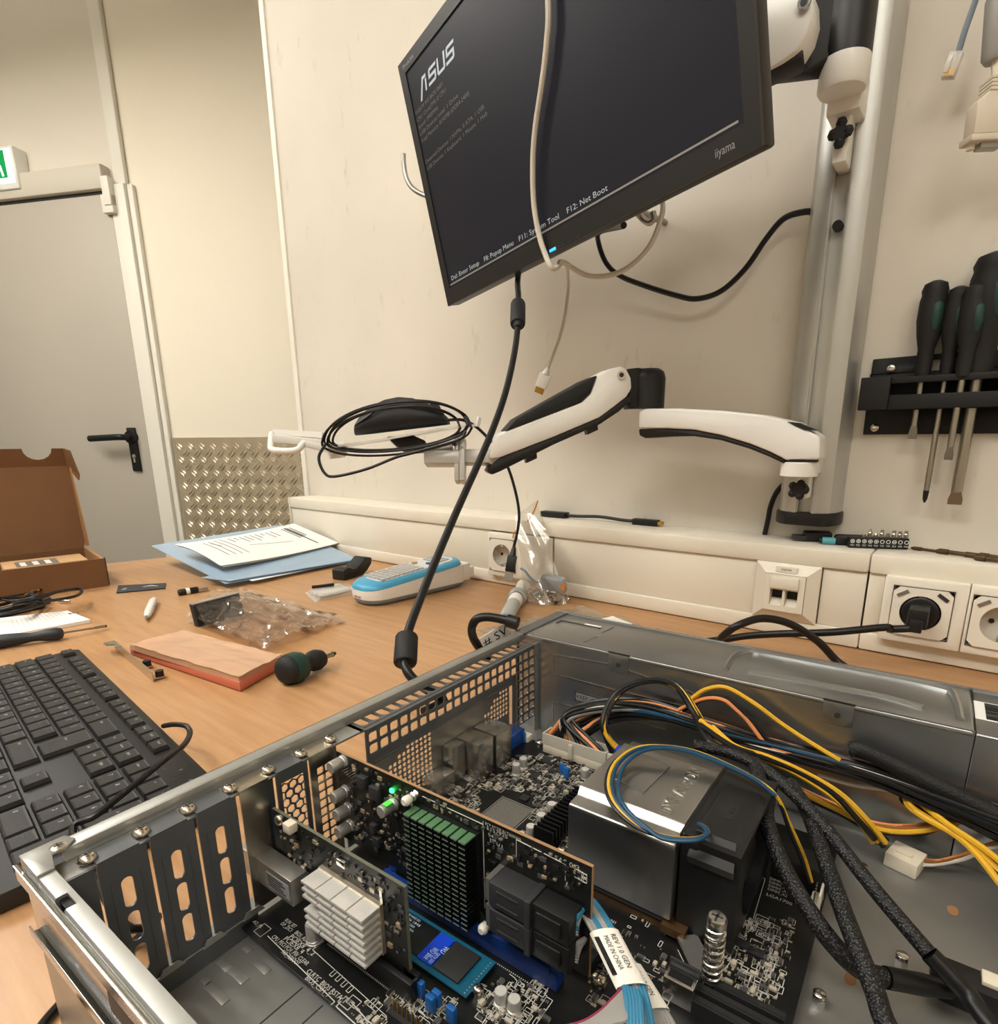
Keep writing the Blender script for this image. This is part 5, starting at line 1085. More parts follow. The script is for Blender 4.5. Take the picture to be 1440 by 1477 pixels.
a = C(399, 1185, y=NY2-.002); part('card_screw', MB().lathe((a.x, NY2, a.z), (0,-1,0), [(0, .003), (.001, .003), (.002, .0022), (.0024, .001)], 14), M_SCREW, nc, FC)
a = C(491, 1246, y=NY2-.002); part('crystal', MB().box(a.x-.003, a.x+.003, NY2-.0022, NY2, a.z-.0018, a.z+.0018), M_CHROME, nc, FC, bevel=.0005)
for q in ((549, 1290), (550, 1300)): a = C(q[0], q[1], y=NY2-.001); part('crystal', MB().box(a.x-.0008, a.x+.0008, NY2-.001, NY2, a.z-.002, a.z+.002), M_CHROME, nc, FC)
# ---- processor cooler
kx0, kx1, ky0, ky1, kz = -.1365, -.0775, .2405, .3225, .0660
M_SHR = mat('satin nickel shroud', (168, 167, 164), .3, .95, noise=.03, nscale=20)
cl = thing('processor_cooler', 'silver shrouded processor cooler with black fan', 'cooler', ((kx0+kx1)/2-.0, (ky0+ky1)/2, BT), FC)
shr = MB().prism([(kx0, ky0, .0180), (kx0, ky0, kz-.006), (kx0, ky0+.001, kz-.0045), (kx0, ky0+.009, kz-.0040), (kx0, ky0+.013, kz), (kx0, ky1-.013, kz), (kx0, ky1-.009, kz-.0040), (kx0, ky1, kz-.0045), (kx0, ky1, .0180)], (kx1-kx0, 0, 0))
part('shroud', shr, M_SHR, cl, FC, bevel=.0012)
# raised panel edge on the top and the embossed lettering
a = [C(*q, z=kz) for q in ((925, 1158), (972, 1105), (908, 1084))]
part('embossed_step', MB().prism([(kx0+.006, ky0+.030, kz), (kx0+.032, ky0+.024, kz), (kx0+.034, ky0+.058, kz), (kx0+.006, ky0+.064, kz)], (0, 0, .0011)), M_SHR, cl, FC, bevel=.0005)
el = MB(); text(el, 'DYNATRON', (kx1-.0085, ky0+.013, kz+.0001), YD, XD*-1, .0072, .050)
em = MB()
for f in el.f: pass
tv, tf = text_geo('DYNATRON'); w0 = max(v_.x for v_ in tv); o_ = V((kx1-.0085, ky0+.0145, kz))
bot = [o_+YD*(v_.x*.0500/w0)-XD*(v_.y*.0072/.72) for v_ in tv]
em.add([p for p in bot]+[p+V((0,0,.0008)) for p in bot], tf+[[i+len(bot) for i in f] for f in tf])
from collections import Counter
ec = Counter(tuple(sorted((f[i], f[(i+1) % len(f)]))) for f in tf for i in range(len(f)))
em.add([p for p in bot]+[p+V((0,0,.0008)) for p in bot], [(e[0], e[1], e[1]+len(bot), e[0]+len(bot)) for e, n in ec.items() if n == 1])
part('embossed_lettering', em, M_CHROME, cl, FC, smooth=False, label='raised lettering on the shroud')
part('fin_stack', MB().box(kx0+.001, kx1-.001, ky0+.001, ky1-.001, .0150, .0180), M_DARK, cl, FC)
part('base_bracket', MB().box(kx0+.002, kx1+.006, ky0+.002, ky1-.002, BT, .0135).box(kx1-.004, kx1+.008, ky0-.002, ky0+.010, BT+.002, .0160), mat('copper brown bracket', (120, 92, 62), .4, .8), cl, FC)
fx0, fx1 = kx1+.0015, -.0485; M_FAN = mat('fan black', (24, 24, 25), .42)
fan = part('fan_frame', MB().hole(((fx0), (ky0+ky1)/2, .0385), V((0,1,0)), V((0,0,1)), .074, .053, .052, .050, .0245, fx1-fx0, 6), M_FAN, cl, FC, ang=30)
part('fan_clip', MB().box(kx1-.0004, fx0+.0004, ky0+.006, ky1-.002, .050, kz-.0005).box(kx1+.002, kx1+.010, ky0+.0035, ky0+.010, .056, kz+.0015), M_BLACK, cl, FC, bevel=.001)
part('fan_top', MB().prism([(fx0+.003, ky0+.014, .0649), (fx1-.001, ky0+.014, .0649), (fx1-.004, ky0+.020, .0665), (fx0+.005, ky0+.020, .0665)], (0, .040, 0)), M_FAN, cl, FC, bevel=.0008)
part('fan_corner', MB().prism([(fx0+.004, ky0+.001, .058), (fx1-.002, ky0+.001, .058), (fx1-.004, ky0+.010, .0675), (fx0+.005, ky0+.010, .0675)], (0, .001, -.004)), M_FAN, cl, FC)
bl_ = MB()
for k in range(7):
    a = 2*math.pi*k/7; c = V(((fx0+fx1)/2, (ky0+ky1)/2, .0385)); rd = V((0, math.cos(a), math.sin(a))); tg = V((0, -math.sin(a), math.cos(a)))
    part('fan_blade', MB().obox(c+rd*.0165, rd*.0070, tg*.006+V((.005, 0, 0)), (tg*.5-V((.6, 0, 0))).normalized()*.0006), M_FAN, cl, FC)
part('fan_hub', MB().cyl((fx0+.004, (ky0+ky1)/2, .0385), (fx1-.003, (ky0+ky1)/2, .0385), .011, n=24), M_FAN, cl, FC)
ft_ = MB(); text(ft_, 'R25', ((fx0+fx1)/2+.003, ky0+.028, .06675), YD, XD*-1, .0045, .013); part('fan_mark', ft_, M_DARK, cl, FC, smooth=False)
# spring screws
for (sx_, sy_) in ((-.0515, .2232), (-.149, .2445)):
    sp1 = part('spring_screw', MB().cyl((sx_, sy_, BT), (sx_, sy_, .0445), .0024, n=14).lathe((sx_, sy_, .0440), (0,0,1), [(0, .0043), (.0038, .0043), (.0048, .0036), (.0049, .001)], 20).lathe((sx_, sy_, BT), (0,0,1), [(0, .0060), (.0012, .0060), (.0016, .0048), (.006, .0044)], 20), M_CHROME, cl, FC) if sx_ > -.1 else None
    if sp1:
        hel = [V((sx_+.0039*math.cos(a), sy_+.0039*math.sin(a), .0150+a/(2*math.pi)*.0036)) for a in [i*.5 for i in range(101)]]
        part('coil_spring', MB().tube(hel, .0008, 8, 0), M_CHROME, sp1, FC); part('cross_slot', MB().box(sx_-.0024, sx_+.0024, sy_-.0004, sy_+.0005, .0488, .0490).box(sx_-.0005, sx_+.0005, sy_-.003, sy_+.003, .0488, .0490), M_DARK, sp1, FC)
part('bracket_foot', MB().beam((-.0690, .2420, BT+.003), (-.0515, .2232, BT+.003), .010, .002), M_STEEL, cl, FC)
# ---- wires
WCOL = dict(k=mat('black wire', (18, 18, 19), .4), y=mat('yellow wire', (214, 166, 44), .42), o=mat('orange wire', (216, 140, 86), .42), b=mat('blue wire', (18, 66, 96), .42), w=mat('white wire', (210, 206, 196), .42), g=mat('grey wire', (120, 118, 112), .45), n=mat('brown wire', (140, 90, 45), .45))
def wire(t, pts, col, r=.0012, name='wire', n=7, k=6): return part(name, MB().tube(pts, r, n, k), WCOL[col] if isinstance(col, str) else col, t, FC)
def CZ(a, b, c):
    p = C(a, b, z=c)
    return p if p.y < .388 else C(a, b, y=.388)
def harness(name, label, cat, path, cols, spread, r=.0012, seed=1, start=None, end=None):
    rn = random.Random(seed); base = [CZ(a, b, c) for a, b, c in path]
    t = thing(name, label, cat, (base[0].x, base[0].y, BT), FC)
    for i, c in enumerate(cols):
        ox, oy, oz = rn.uniform(-1, 1), rn.uniform(-1, 1), rn.uniform(-1, 1); pts = []
        for j, p in enumerate(base):
            s = spread*(.6 if 0 < j < len(base)-1 else 1); k = V((ox+rn.uniform(-.3, .3), oy+rn.uniform(-.3, .3), (oz+rn.uniform(-.3, .3))*.7))*s
            q_ = p+k; q_.y = min(q_.y, .3955); pts.append(q_)
        if start: pts[0] = start(i)
        if end: pts[-1] = end(i)
        if path[-1][0] > 1440: q_ = pts[-1]+(pts[-1]-pts[-2])*1.6; q_.z = max(q_.z, .006); q_.y = min(q_.y, .394); pts.append(q_)
        wire(t, pts, c, r)
    return t
pinx = lambda i: V((-.2225+(i//2)*.0042, .3578+(i % 2)*.0046, BT+.0125))
harness('power_harness', 'big bundle of coloured wires from the white board connector to the power supply', 'cable harness',
        [(800, 1060, .030), (820, 1035, .040), (870, 1018, .050), (940, 1020, .052), (1020, 1045, .046), (1110, 1075, .040), (1200, 1095, .034), (1300, 1125, .026), (1500, 1195, .018)],
        list('ookbkkkwnnokgkkbokkykkok'), .0075, .0015, 5, pinx)
harness('processor_power_lead', 'black and yellow wires arching high over the processor cooler', 'cable harness',
        [(878, 1076, .026), (872, 1048, .045), (890, 1003, .063), (930, 982, .070), (975, 988, .070), (1005, 1030, .066), (1030, 1075, .064), (1075, 1080, .060), (1140, 1105, .050), (1210, 1150, .036), (1262, 1200, .022), (1275, 1215, .016)],
        list('kkkkkyyy'), .0032, .0016, 9, lambda i: V((-.1670+(i//2)*.0032, .3580+(i % 2)*.0042, BT+.0150)))
harness('yellow_loop', 'pair of yellow wires looping beside the power supply housing', 'cable harness', [(1000, 1010, .055), (1020, 995, .062), (1050, 993, .062), (1090, 1015, .055), (1130, 1045, .046), (1165, 1068, .040), (1215, 1098, .030)], list('yy'), .0022, .0015, 3)
harness('salmon_loop', 'short orange and black wires curving behind the yellow pair', 'cable harness', [(985, 1022, .050), (1015, 1008, .055), (1045, 1008, .054), (1065, 1022, .048), (1082, 1042, .040), (1110, 1075, .028)], list('okk'), .0025, .0014, 4)
harness('orange_flat_bundle', 'yellow and black wires ending at the white plug on the case floor', 'cable harness', [(1095, 1110, .032), (1150, 1140, .026), (1215, 1172, .022), (1265, 1195, .020), (1330, 1200, .018), (1400, 1182, .020), (1520, 1190, .018)], list('onyoknko'), .0045, .0015, 6)
harness('drive_power_lead', 'yellow and black wires sweeping off the right edge', 'cable harness', [(1296, 1135, .026), (1316, 1154, .027), (1342, 1172, .030), (1380, 1195, .034), (1420, 1225, .034), (1470, 1270, .032)], list('yykykyyk'), .0085, .0018, 8, lambda i: CZ(1296+i*2, 1134+i*1.2, .026))
harness('spare_wires', 'white and orange wires curving from the white plug', 'cable harness', [(1325, 1243, .008), (1350, 1245, .008), (1390, 1236, .010), (1440, 1218, .014), (1520, 1215, .018)], list('owno'), .0022, .0011, 2)
harness('black_wire_bundle', 'thick bundle of black wires lying along the power supply housing', 'cable harness', [(838, 1050, .030), (880, 1030, .042), (950, 1030, .046), (1040, 1056, .044), (1130, 1082, .040), (1230, 1110, .034), (1330, 1148, .028), (1470, 1205, .022)], list('kkkbkkkkkkokkkkk'), .0085, .0016, 15)
harness('yellow_wire_bundle', 'broad bundle of yellow wires curving down to the case floor', 'cable harness', [(1020, 1050, .066), (1060, 1078, .064), (1100, 1092, .060), (1150, 1112, .054), (1205, 1146, .044), (1245, 1184, .032), (1270, 1214, .020)], list('yyyyyk'), .0042, .0017, 16)
wl = harness('white_signal_wire', 'single white wire lying over the black bundle at right', 'cable', [(1180, 1118, .028), (1230, 1132, .030), (1300, 1142, .030), (1345, 1148, .030), (1358, 1143, .028)], list('w'), .0, .0012, 2)
a = C(1306, 1240, z=.006); d1 = V((.9, -.25, 0)).normalized(); d2 = V((.25, .9, 0)).normalized()
wp = thing('white_wire_plug', 'loose white wire plug lying on the case floor', 'plug', (a.x, a.y, .0014), FC)
part('housing', MB().obox((a.x, a.y, .0062), d1*.0085, d2*.0085, V((0, 0, .0046))), mat('ivory nylon', (214, 204, 184), .5), wp, FC, bevel=.0008)
part('latch', MB().obox((a.x-.001, a.y-.002, .0112), d1*.004, d2*.0015, V((0, 0, .0006))), mat('ivory nylon', (214, 204, 184), .5), wp, FC)
# thick black sleeve
sl_ = thing('sleeved_cable', 'thick black sleeved cable running along the power supply housing', 'cable', C(1330, 1130, z=.002), FC)
part('sleeve', MB().tube([CZ(q[0], q[1], q[2]) for q in ((1226, 1082, .040), (1245, 1082, .040), (1300, 1108, .034), (1370, 1142, .028), (1500, 1206, .022))], lambda t: .0052 if t > .06 else .0042, 12), mat('black mesh sleeve', (16, 16, 17), .6, bump=.6, bscale=900), sl_, FC)
# fan lead: loops over the shroud
fl_ = thing('fan_lead', 'blue, yellow and black fan wires looped over the cooler shroud', 'cable', C(1010, 1195, z=.06), FC)
loop = [(1008, 1188, .0680), (1018, 1194, .0700), (1020, 1203, .0700), (1002, 1210, .0695), (960, 1207, .0690), (920, 1190, .0690), (888, 1160, .0700), (878, 1130, .0710), (888, 1100, .0720), (915, 1080, .0730), (950, 1076, .0740), (1000, 1083, .0730), (1050, 1103, .0715), (1090, 1124, .0700), (1120, 1148, .0660)]
for i, (c, dx_, dy_) in enumerate((('k', -4, 2), ('y', 0, 0), ('b', 5, 1), ('b', 14, 4), ('k', -5, 4))):
    pts = []
    for j, (a1, b1, c1) in enumerate(loop):
        f_ = math.sin(math.pi*j/(len(loop)-1)); pts.append(C(a1+dx_*f_*(1 if a1 < 960 else -.2), b1+dy_*f_, z=c1+.0006*i))
    if i < 4:
        if c == 'y': pts += [C(1140, 1190, z=.050), C(1160, 1235, z=.032), C(1171, 1272, z=.0185)]
        elif c == 'k' : pts += [C(1138, 1194, z=.050), C(1156, 1238, z=.032), C(1168, 1274, z=.0185)]
        wire(fl_, pts, c, .00105)
# braided leads
def braid():
    mt = mat('braided black sleeve', (20, 20, 21), .5); nt = mt.node_tree; b = nt.nodes['Principled BSDF']
    tc = nt.nodes.new('ShaderNodeTexCoord'); vo = nt.nodes.new('ShaderNodeTexVoronoi'); vo.inputs['Scale'].default_value = 850
    r = nt.nodes.new('ShaderNodeValToRGB'); e = r.color_ramp.elements; e[0].position = .1; e[1].position = .38; e[0].color = lin((84, 84, 86)); e[1].color = lin((12, 12, 13))
    nt.links.new(tc.outputs['Object'], vo.inputs[0]); nt.links.new(vo.outputs['Distance'], r.inputs[0]); nt.links.new(r.outputs[0], b.inputs['Base Color'])
    bu = nt.nodes.new('ShaderNodeBump'); bu.inputs['Strength'].default_value = .8; bu.inputs['Distance'].default_value = .0006; bu.invert = True; nt.links.new(vo.outputs['Distance'], bu.inputs['Height']); nt.links.new(bu.outputs[0], b.inputs['Normal']); return mt
M_BRAID = braid()
paths = [('braided_lead', 'braided black lead curving round to the black plug at lower right', [(1090, 1100, .060), (1100, 1150, .058), (1112, 1205, .052), (1135, 1260, .045), (1170, 1318, .038), (1205, 1365, .030), (1240, 1398, .024), (1275, 1410, .020)], .0042, [(1278, 1410, .020), (1330, 1420, .016), (1370, 1428, .014)]),
         ('braided_lead', 'braided black lead running straight down to the bottom edge', [(1140, 1130, .052), (1165, 1170, .050), (1190, 1240, .046), (1215, 1310, .042), (1240, 1375, .038), (1262, 1430, .034), (1290, 1500, .030), (1420, 1700, .012)], .0040, None),
         ('braided_lead', 'braided black lead slanting from the cooler to the right-hand plug', [(1000, 1075, .064), (1050, 1085, .062), (1100, 1108, .060), (1150, 1150, .056), (1200, 1205, .050), (1255, 1275, .042), (1310, 1340, .034), (1340, 1375, .030)], .0036, [(1341, 1376, .030), (1375, 1412, .024), (1400, 1440, .020), (1432, 1485, .018), (1520, 1600, .010)])]
for nm, lb, pl, r, tail in paths:
    t = thing(nm, lb, 'cable', C(*pl[-1][:2], z=pl[-1][2]-.005), FC)
    part('sleeve', MB().tube([C(a, b, z=c) for a, b, c in pl], r, 12), M_BRAID, t, FC)
    if tail: part('shrink_tube', MB().tube([C(a, b, z=c) for a, b, c in tail], lambda q, r=r: r*(1.12 if q < .5 else 1.12-.5*(q-.5)), 12), M_RUBBER, t, FC)
a = C(1405, 1425, z=.010)
bpg = thing('black_power_plug', 'black plug with ivory insert at the lower right of the case', 'plug', (a.x, a.y, .0016), FC)
part('housing', MB().obox((a.x, a.y, .0085), (.013, 0, 0), (0, .007, 0), (0, 0, .0065)).obox((a.x-.010, a.y+.002, .010), (.006, 0, 0), (0, .005, 0), (0, 0, .004)), M_BLACK, bpg, FC, bevel=.001)
part('insert', MB().obox((a.x+.008, a.y+.002, .0158), (.006, 0, 0), (0, .004, 0), (0, 0, .0012)), mat('ivory nylon', (214, 204, 184), .5), bpg, FC, bevel=.0003)
# ---- flat grey and blue drive cables with white sleeves
M_RIB = mat('grey ribbon', (150, 148, 144), .5); M_CY = mat('pale blue cable', (54, 124, 158), .32); M_SLV = mat('white paper sleeve', (232, 228, 218), .6)
for k, (st, sl0, sl1, enda, lbl, off) in enumerate((((842, 1300, .055), (872, 1345, .052), (912, 1425, .047), (925, 1490, .044), 'upper blue and grey drive cable in a white printed sleeve', 0), ((850, 1345, .041), (905, 1395, .036), (945, 1460, .032), (965, 1500, .030), 'lower grey drive cable in a white printed sleeve', 1))):
    t = thing('drive_cable', lbl, 'cable', C(*enda[:2], z=.02), FC); s0 = V((-.0965, HY-.006, (.0535, .0395)[k]))
    ctr = [C(*q[:2], z=q[2]) for q in (st, sl0, sl1, enda)]
    dirx = V((.75, .66, 0)).normalized()
    for i in range(8):
        o = dirx*((i-3.5)*.0012); o2 = V((0, 0, (i-3.5)*.0014))
        wire(t, [s0+o2, (s0+o2)*.4+ctr[0]*.6+o*.5, ctr[0]+o, ctr[1]+o, ctr[2]+o, ctr[3]+o*1.1, ctr[3]+(ctr[3]-ctr[2])*.8+o*1.1, ctr[3]+(ctr[3]-ctr[2])*1.2+V((.06, .02, -.03))+o*1.1], M_CY if (i % 4 in (2, 3) and k == 0) else M_RIB, .0011)
    L = ctr[2]-ctr[1]; sd_ = dirx; up2 = sd_.cross(L).normalized()
    if up2.z < 0: up2 = -up2
    ring_ = lambda c: [c+sd_*(.0062*math.cos(a))+up2*(.0030*math.sin(a)) for a in [2*math.pi*j/16 for j in range(16)]]
    sv = part('sleeve', MB().loft([ring_(ctr[1]+L*f) for f in (0, .25, .5, .75, 1)], cap=False), M_SLV, t, FC)
    tx = MB(); ld_ = L.normalized(); Ln = L.length
    text(tx, 'REV 1.0 GEN', ctr[1]+L*.12+sd_*.0008+up2*.0032, ld_, sd_, .0021, Ln*.62); text(tx, 'MADE IN CHINA', ctr[1]+L*.14-sd_*.0024+up2*.0031, ld_, sd_, .0021, Ln*.62)
    part('sleeve_print', tx, M_PRINTK, sv, FC, smooth=False)
    bm_ = MB(); q_ = .15
    while q_ < .8: bm_.obox(ctr[1]+L*q_-sd_*.0048+up2*.0022, ld_*.0005, sd_*.0010, up2*.0001); q_ += random.uniform(.02, .04)
    part('sleeve_bars', bm_, M_PRINTK, sv, FC, smooth=False, kind='stuff')
rb = thing('ribbon_cable', 'grey ribbon cable with red edge at the bottom of the picture', 'cable', C(830, 1470, z=.04), FC)
for i in range(14):
    f = i/13; pts = [C(760+f*70, 1490+f*20, z=.046), C(830+f*25, 1478+f*8, z=.048), C(862+f*22, 1462+f*14, z=.049), C(885+f*18, 1440+f*30, z=.049), C(900+f*6, 1424+f*20, z=.048)]
    part('strand', MB().tube(pts, .0008, 6), mat('red ribbon edge', (132, 44, 70), .5) if i == 0 else M_RIB, rb, FC)
bls = thing('blue_cable_bundle', 'pale blue cables coming out of the printed sleeve at the bottom', 'cable', C(910, 1470, z=.04), FC)
for i in range(5): part('strand', MB().tube([C(901+i*4.5, 1424+i*1.5, z=.0485), C(905+i*4.6, 1445, z=.049), C(907+i*5, 1500, z=.047), C(911+i*5.5, 1580, z=.043)], .0013, 8), M_CY, bls, FC)
# ================================================================== things on the workbench
from mathutils import noise
def flat(pts, z, th): return MB().prism([(*P(a, b, z=z).xy, z) for a, b in pts], (0, 0, th))
def frame(o, u): u = V((u[0], u[1], 0)).normalized(); m_ = Matrix((u, V((-u.y, u.x, 0)), V((0,0,1)))).transposed().to_4x4(); m_.translation = V((o[0], o[1], o[2] if len(o) > 2 else 0)); return m_
# ------------------------------------------------------------------ keyboard
FK = frame((-.7957, .1985, 0), (.996, -.0898))      # local -y runs towards the typist
KL, KD = .424, .130
kb_ = thing('keyboard', 'full-size black keyboard partly hidden by the case', 'keyboard', (KL/2, -KD/2, 0), FK)
body = MB().prism([(0, 0, .001), (0, 0, .016), (0, -.006, .0175), (0, -KD+.004, .0125), (0, -KD, .010), (0, -KD, .001)], (KL, 0, 0))
M_KEYB = mat('black keyboard plastic', (34, 33, 31), .55); M_KEY = mat('black key cap', (36, 35, 33), .48, bump=.1, bscale=900)
part('body', body, M_KEYB, kb_, FK, bevel=.0015)
def ktop(y): return .0175-(-y-.006)/(KD-.01)*.005
_km = {}
def keymesh(w, d):
    k = (round(w, 4), round(d, 4))
    if k not in _km:
        a, b = w/2, d/2
        r = lambda a, b, z: [V((-a, -b, z)), V((a, -b, z)), V((a, b, z)), V((-a, b, z))]
        _km[k] = mesh_from(MB().loft([r(a, b, 0), r(a, b, .0014), r(a-.0010, b-.0010, .0042), r(a-.0022, b-.0022, .0040)]), 'key', M_KEY, smooth=False)
    return _km[k]
KP = .0178; kx0_ = .008; legends = MB(); TILT = Matrix.Rotation(-.041, 4, 'X').inverted()
def key(cu, cv, wu=1, du=1, leg=None):
    x, y = kx0_+cu*KP, -cv; w, d = wu*KP-.0016, du*.0178-.0018; z = ktop(y)
    inst('key', keymesh(w, d), kb_, Matrix.Translation(V((x, y, z))) @ TILT, FK)
    if leg: text(legends, leg, (x-w/2+.0042, y+.0004, z+.00425), (1,0,0), (0,1,-.04), .0030 if len(leg) == 1 else .0019)
rows = [.0345, .0523, .0701, .0879, .1057]
for c, l in [(.5, 'Esc')]+[(2.5+i, 'F%d' % (i+1)) for i in range(4)]+[(7+i, 'F%d' % (i+5)) for i in range(4)]+[(11.5+i, 'F%d' % (i+9)) for i in range(4)]+[(15.75, 'PrtSc'), (16.75, 'ScrLk'), (17.75, 'Pause')]: key(c, .0135, 1, .74, l)
for i, l in enumerate('`1234567890-='): key(.5+i, rows[0], 1, 1, l)
key(14, rows[0], 2, 1, 'Back')
key(.75, rows[1], 1.5, 1, 'Tab')
for i, l in enumerate('QWERTYUIOP[]'): key(2+i, rows[1], 1, 1, l)
key(14.25, (rows[1]+rows[2])/2, 1.5, 2, 'Enter')
key(.9, rows[2], 1.75, 1, 'Caps')
for i, l in enumerate("ASDFGHJKL;'"): key(2.3+i, rows[2], 1, 1, l)
key(.6, rows[3], 1.2, 1, 'Shift')
for i, l in enumerate('\\ZXCVBNM,./'): key(1.75+i, rows[3], 1, 1, l)
key(13.7, rows[3], 2.6, 1, 'Shift')
for c, w, l in ((.6, 1.2, 'Ctrl'), (1.85, 1.2, None), (3.1, 1.2, 'Alt'), (6.85, 6.2, None), (10.6, 1.2, 'Alt'), (11.85, 1.2, None), (13.1, 1.2, None), (14.4, 1.2, 'Ctrl')): key(c, rows[4], w, 1, l)
for i, l in enumerate(('Ins', 'Home', 'PgUp')): key(15.75+i, rows[0], 1, 1, l)
for i, l in enumerate(('Del', 'End', 'PgDn')): key(15.75+i, rows[1], 1, 1, l)
key(16.75, rows[3], 1, 1, '^')
for i, l in enumerate('<v>'): key(15.75+i, rows[4], 1, 1, l)
for i, l in enumerate(('Num', '/', '*', '-')): key(19.1+i, rows[0], 1, 1, l)
for i, l in enumerate('789'): key(19.1+i, rows[1], 1, 1, l)
for i, l in enumerate('456'): key(19.1+i, rows[2], 1, 1, l)
for i, l in enumerate('123'): key(19.1+i, rows[3], 1, 1, l)
key(22.1, (rows[1]+rows[2])/2, 1, 2, '+'); key(22.1, (rows[3]+rows[4])/2, 1, 2); key(19.6, rows[4], 2, 1, '0'); key(21.1, rows[4], 1, 1, '.')
part('key_legends', legends, mat('grey legend print', (190, 190, 188), .6), kb_, FK, kind='stuff', smooth=False)
ind = MB(); text(ind, '1', (kx0_+20.3*KP, -.014, ktop(-.014)+.0001), (1,0,0), (0,1,0), .003); text(ind, 'A', (kx0_+21.4*KP, -.014, ktop(-.014)+.0001), (1,0,0), (0,1,0), .003)
part('indicator_print', ind, mat('grey legend print', (170, 170, 168), .6), kb_, FK, smooth=False)
for c in (19.8, 20.9): part('brand_strip', MB().box(kx0_+c*KP-.002, kx0_+c*KP+.002, -.0210, -.0200, ktop(-.02), ktop(-.02)+.0002), M_DARK, kb_, FK)
kc = [P(236, 1047, z=.018), P(250, 1045, z=.026), P(268, 1047, z=.03), P(274, 1058, z=.03), P(264, 1076, z=.032), P(235, 1098, z=.034), P(190, 1135, z=.034), P(140, 1175, z=.032), P(105, 1203, z=.028)]
kc += [FC @ V((-.293, .082, .022)), FC @ V((-.297, .098, .012)), FC @ V((-.300, .088, .004)), FC @ V((-.2960, .066, .0028)), P(95, 1440, z=.0027), P(62, 1477, z=.0027), P(30, 1525, z=.0027), P(-40, 1600, z=.0027)]
part('cable', MB().tube(kc, .0021, 8), M_RUBBER, kb_)
# ------------------------------------------------------------------ cardboard box
M_CARD = mat('brown cardboard', (118, 82, 50), .8, noise=.06, nscale=30); M_CARDE = mat('cardboard edge', (168, 126, 84), .85)
b0 = P(158, 845, z=0); uu = (P(2, 868, z=0)-b0).normalized(); FBX = frame((b0.x, b0.y, 0), (-uu.x, -uu.y))    # x to the right along the front, y towards the back
bw, bd_, bh_ = .30, .165, .050; tk = .0025
bx = thing('cardboard_box', 'open brown cardboard mailing box with its lid standing up', 'box', (-bw/2, bd_/2, 0), FBX)
part('front_panel', MB().box(-bw, 0, 0, tk, 0, bh_), M_CARD, bx, FBX); part('side_panel', MB().box(-tk*2, 0, tk, bd_, 0, bh_), M_CARDE, bx, FBX); part('side_panel', MB().box(-bw, -bw+tk*2, tk, bd_, 0, bh_), M_CARDE, bx, FBX)
part('back_panel', MB().box(-bw+.005, -tk*2, bd_-tk, bd_, 0, bh_), M_CARD, bx, FBX); part('base', MB().box(-bw+.005, -tk*2, tk, bd_-tk, 0.0002, tk), M_CARD, bx, FBX)
part('edge_gap', MB().box(-.0005, .0012, .0, .006, .002, bh_+.001), M_BLACK, bx, FBX)
la = math.radians(9); ly, lz = math.sin(la), math.cos(la); LH_ = .157; hy, hz = bd_, bh_
def lp(x, t, n=0): return V((x, hy+ly*t-lz*n*-1*0+n*lz*-1, hz+lz*t+n*ly))
lid = part('lid', MB().prism([lp(-bw, 0), lp(-.004, 0), lp(.0, .012), lp(0, LH_), lp(-bw, LH_)], V((0, lz*.0025, -ly*.0025))), M_CARD, bx, FBX)
fl1 = MB().prism([lp(-.001, .002), lp(-.001, LH_-.004), lp(-.001, LH_-.004, .012), lp(-.001, .02, .034), lp(-.001, .002, .030)], (.002, 0, 0)); part('side_flap', fl1, M_CARDE, lid, FBX)
tf_ = [lp(-bw, LH_), lp(-.006, LH_)]
ft0 = lambda x, s: V((x, hy+ly*LH_-.010*s, hz+lz*LH_+.033*s))
notch = [ft0(-.045+.022*math.cos(a), 1-.62*math.sin(a)*1) for a in [math.pi*i/8 for i in range(9)]]
part('tuck_flap', MB().prism([ft0(-bw, 0), ft0(-.004, 0), ft0(-.006, 1)]+notch+[ft0(-bw, 1)], (0, .0025, 0)), M_CARD, lid, FBX, smooth=False)
part('tuck_ear', MB().prism([ft0(-.004, 0), ft0(-.006, 1), ft0(-.006, 1)+V((.006, -.02, -.004)), ft0(-.004, 0)+V((.012, -.030, -.016)), ft0(-.004, 0)+V((.010, -.030, -.026))], (.0025, 0, 0)), M_CARD, lid, FBX, smooth=False)
ci = thing('small_carton', 'small printed carton lying inside the cardboard box', 'carton', (-.09, .06, .003), FBX)
part('carton_body', MB().box(-.135, -.020, .030, .110, .003, .047), mat('pale kraft carton', (200, 160, 116), .8), ci, FBX, bevel=.0008)
part('printed_panel', MB().box(-.118, -.060, .032, .085, .047, .0474), mat('grey print panel', (120, 112, 104), .6), ci, FBX)
for x_ in (-.112, -.095, -.078): part('printed_patch', MB().box(x_, x_+.008, .036, .075, .0474, .0477), M_PRINTW, ci, FBX)
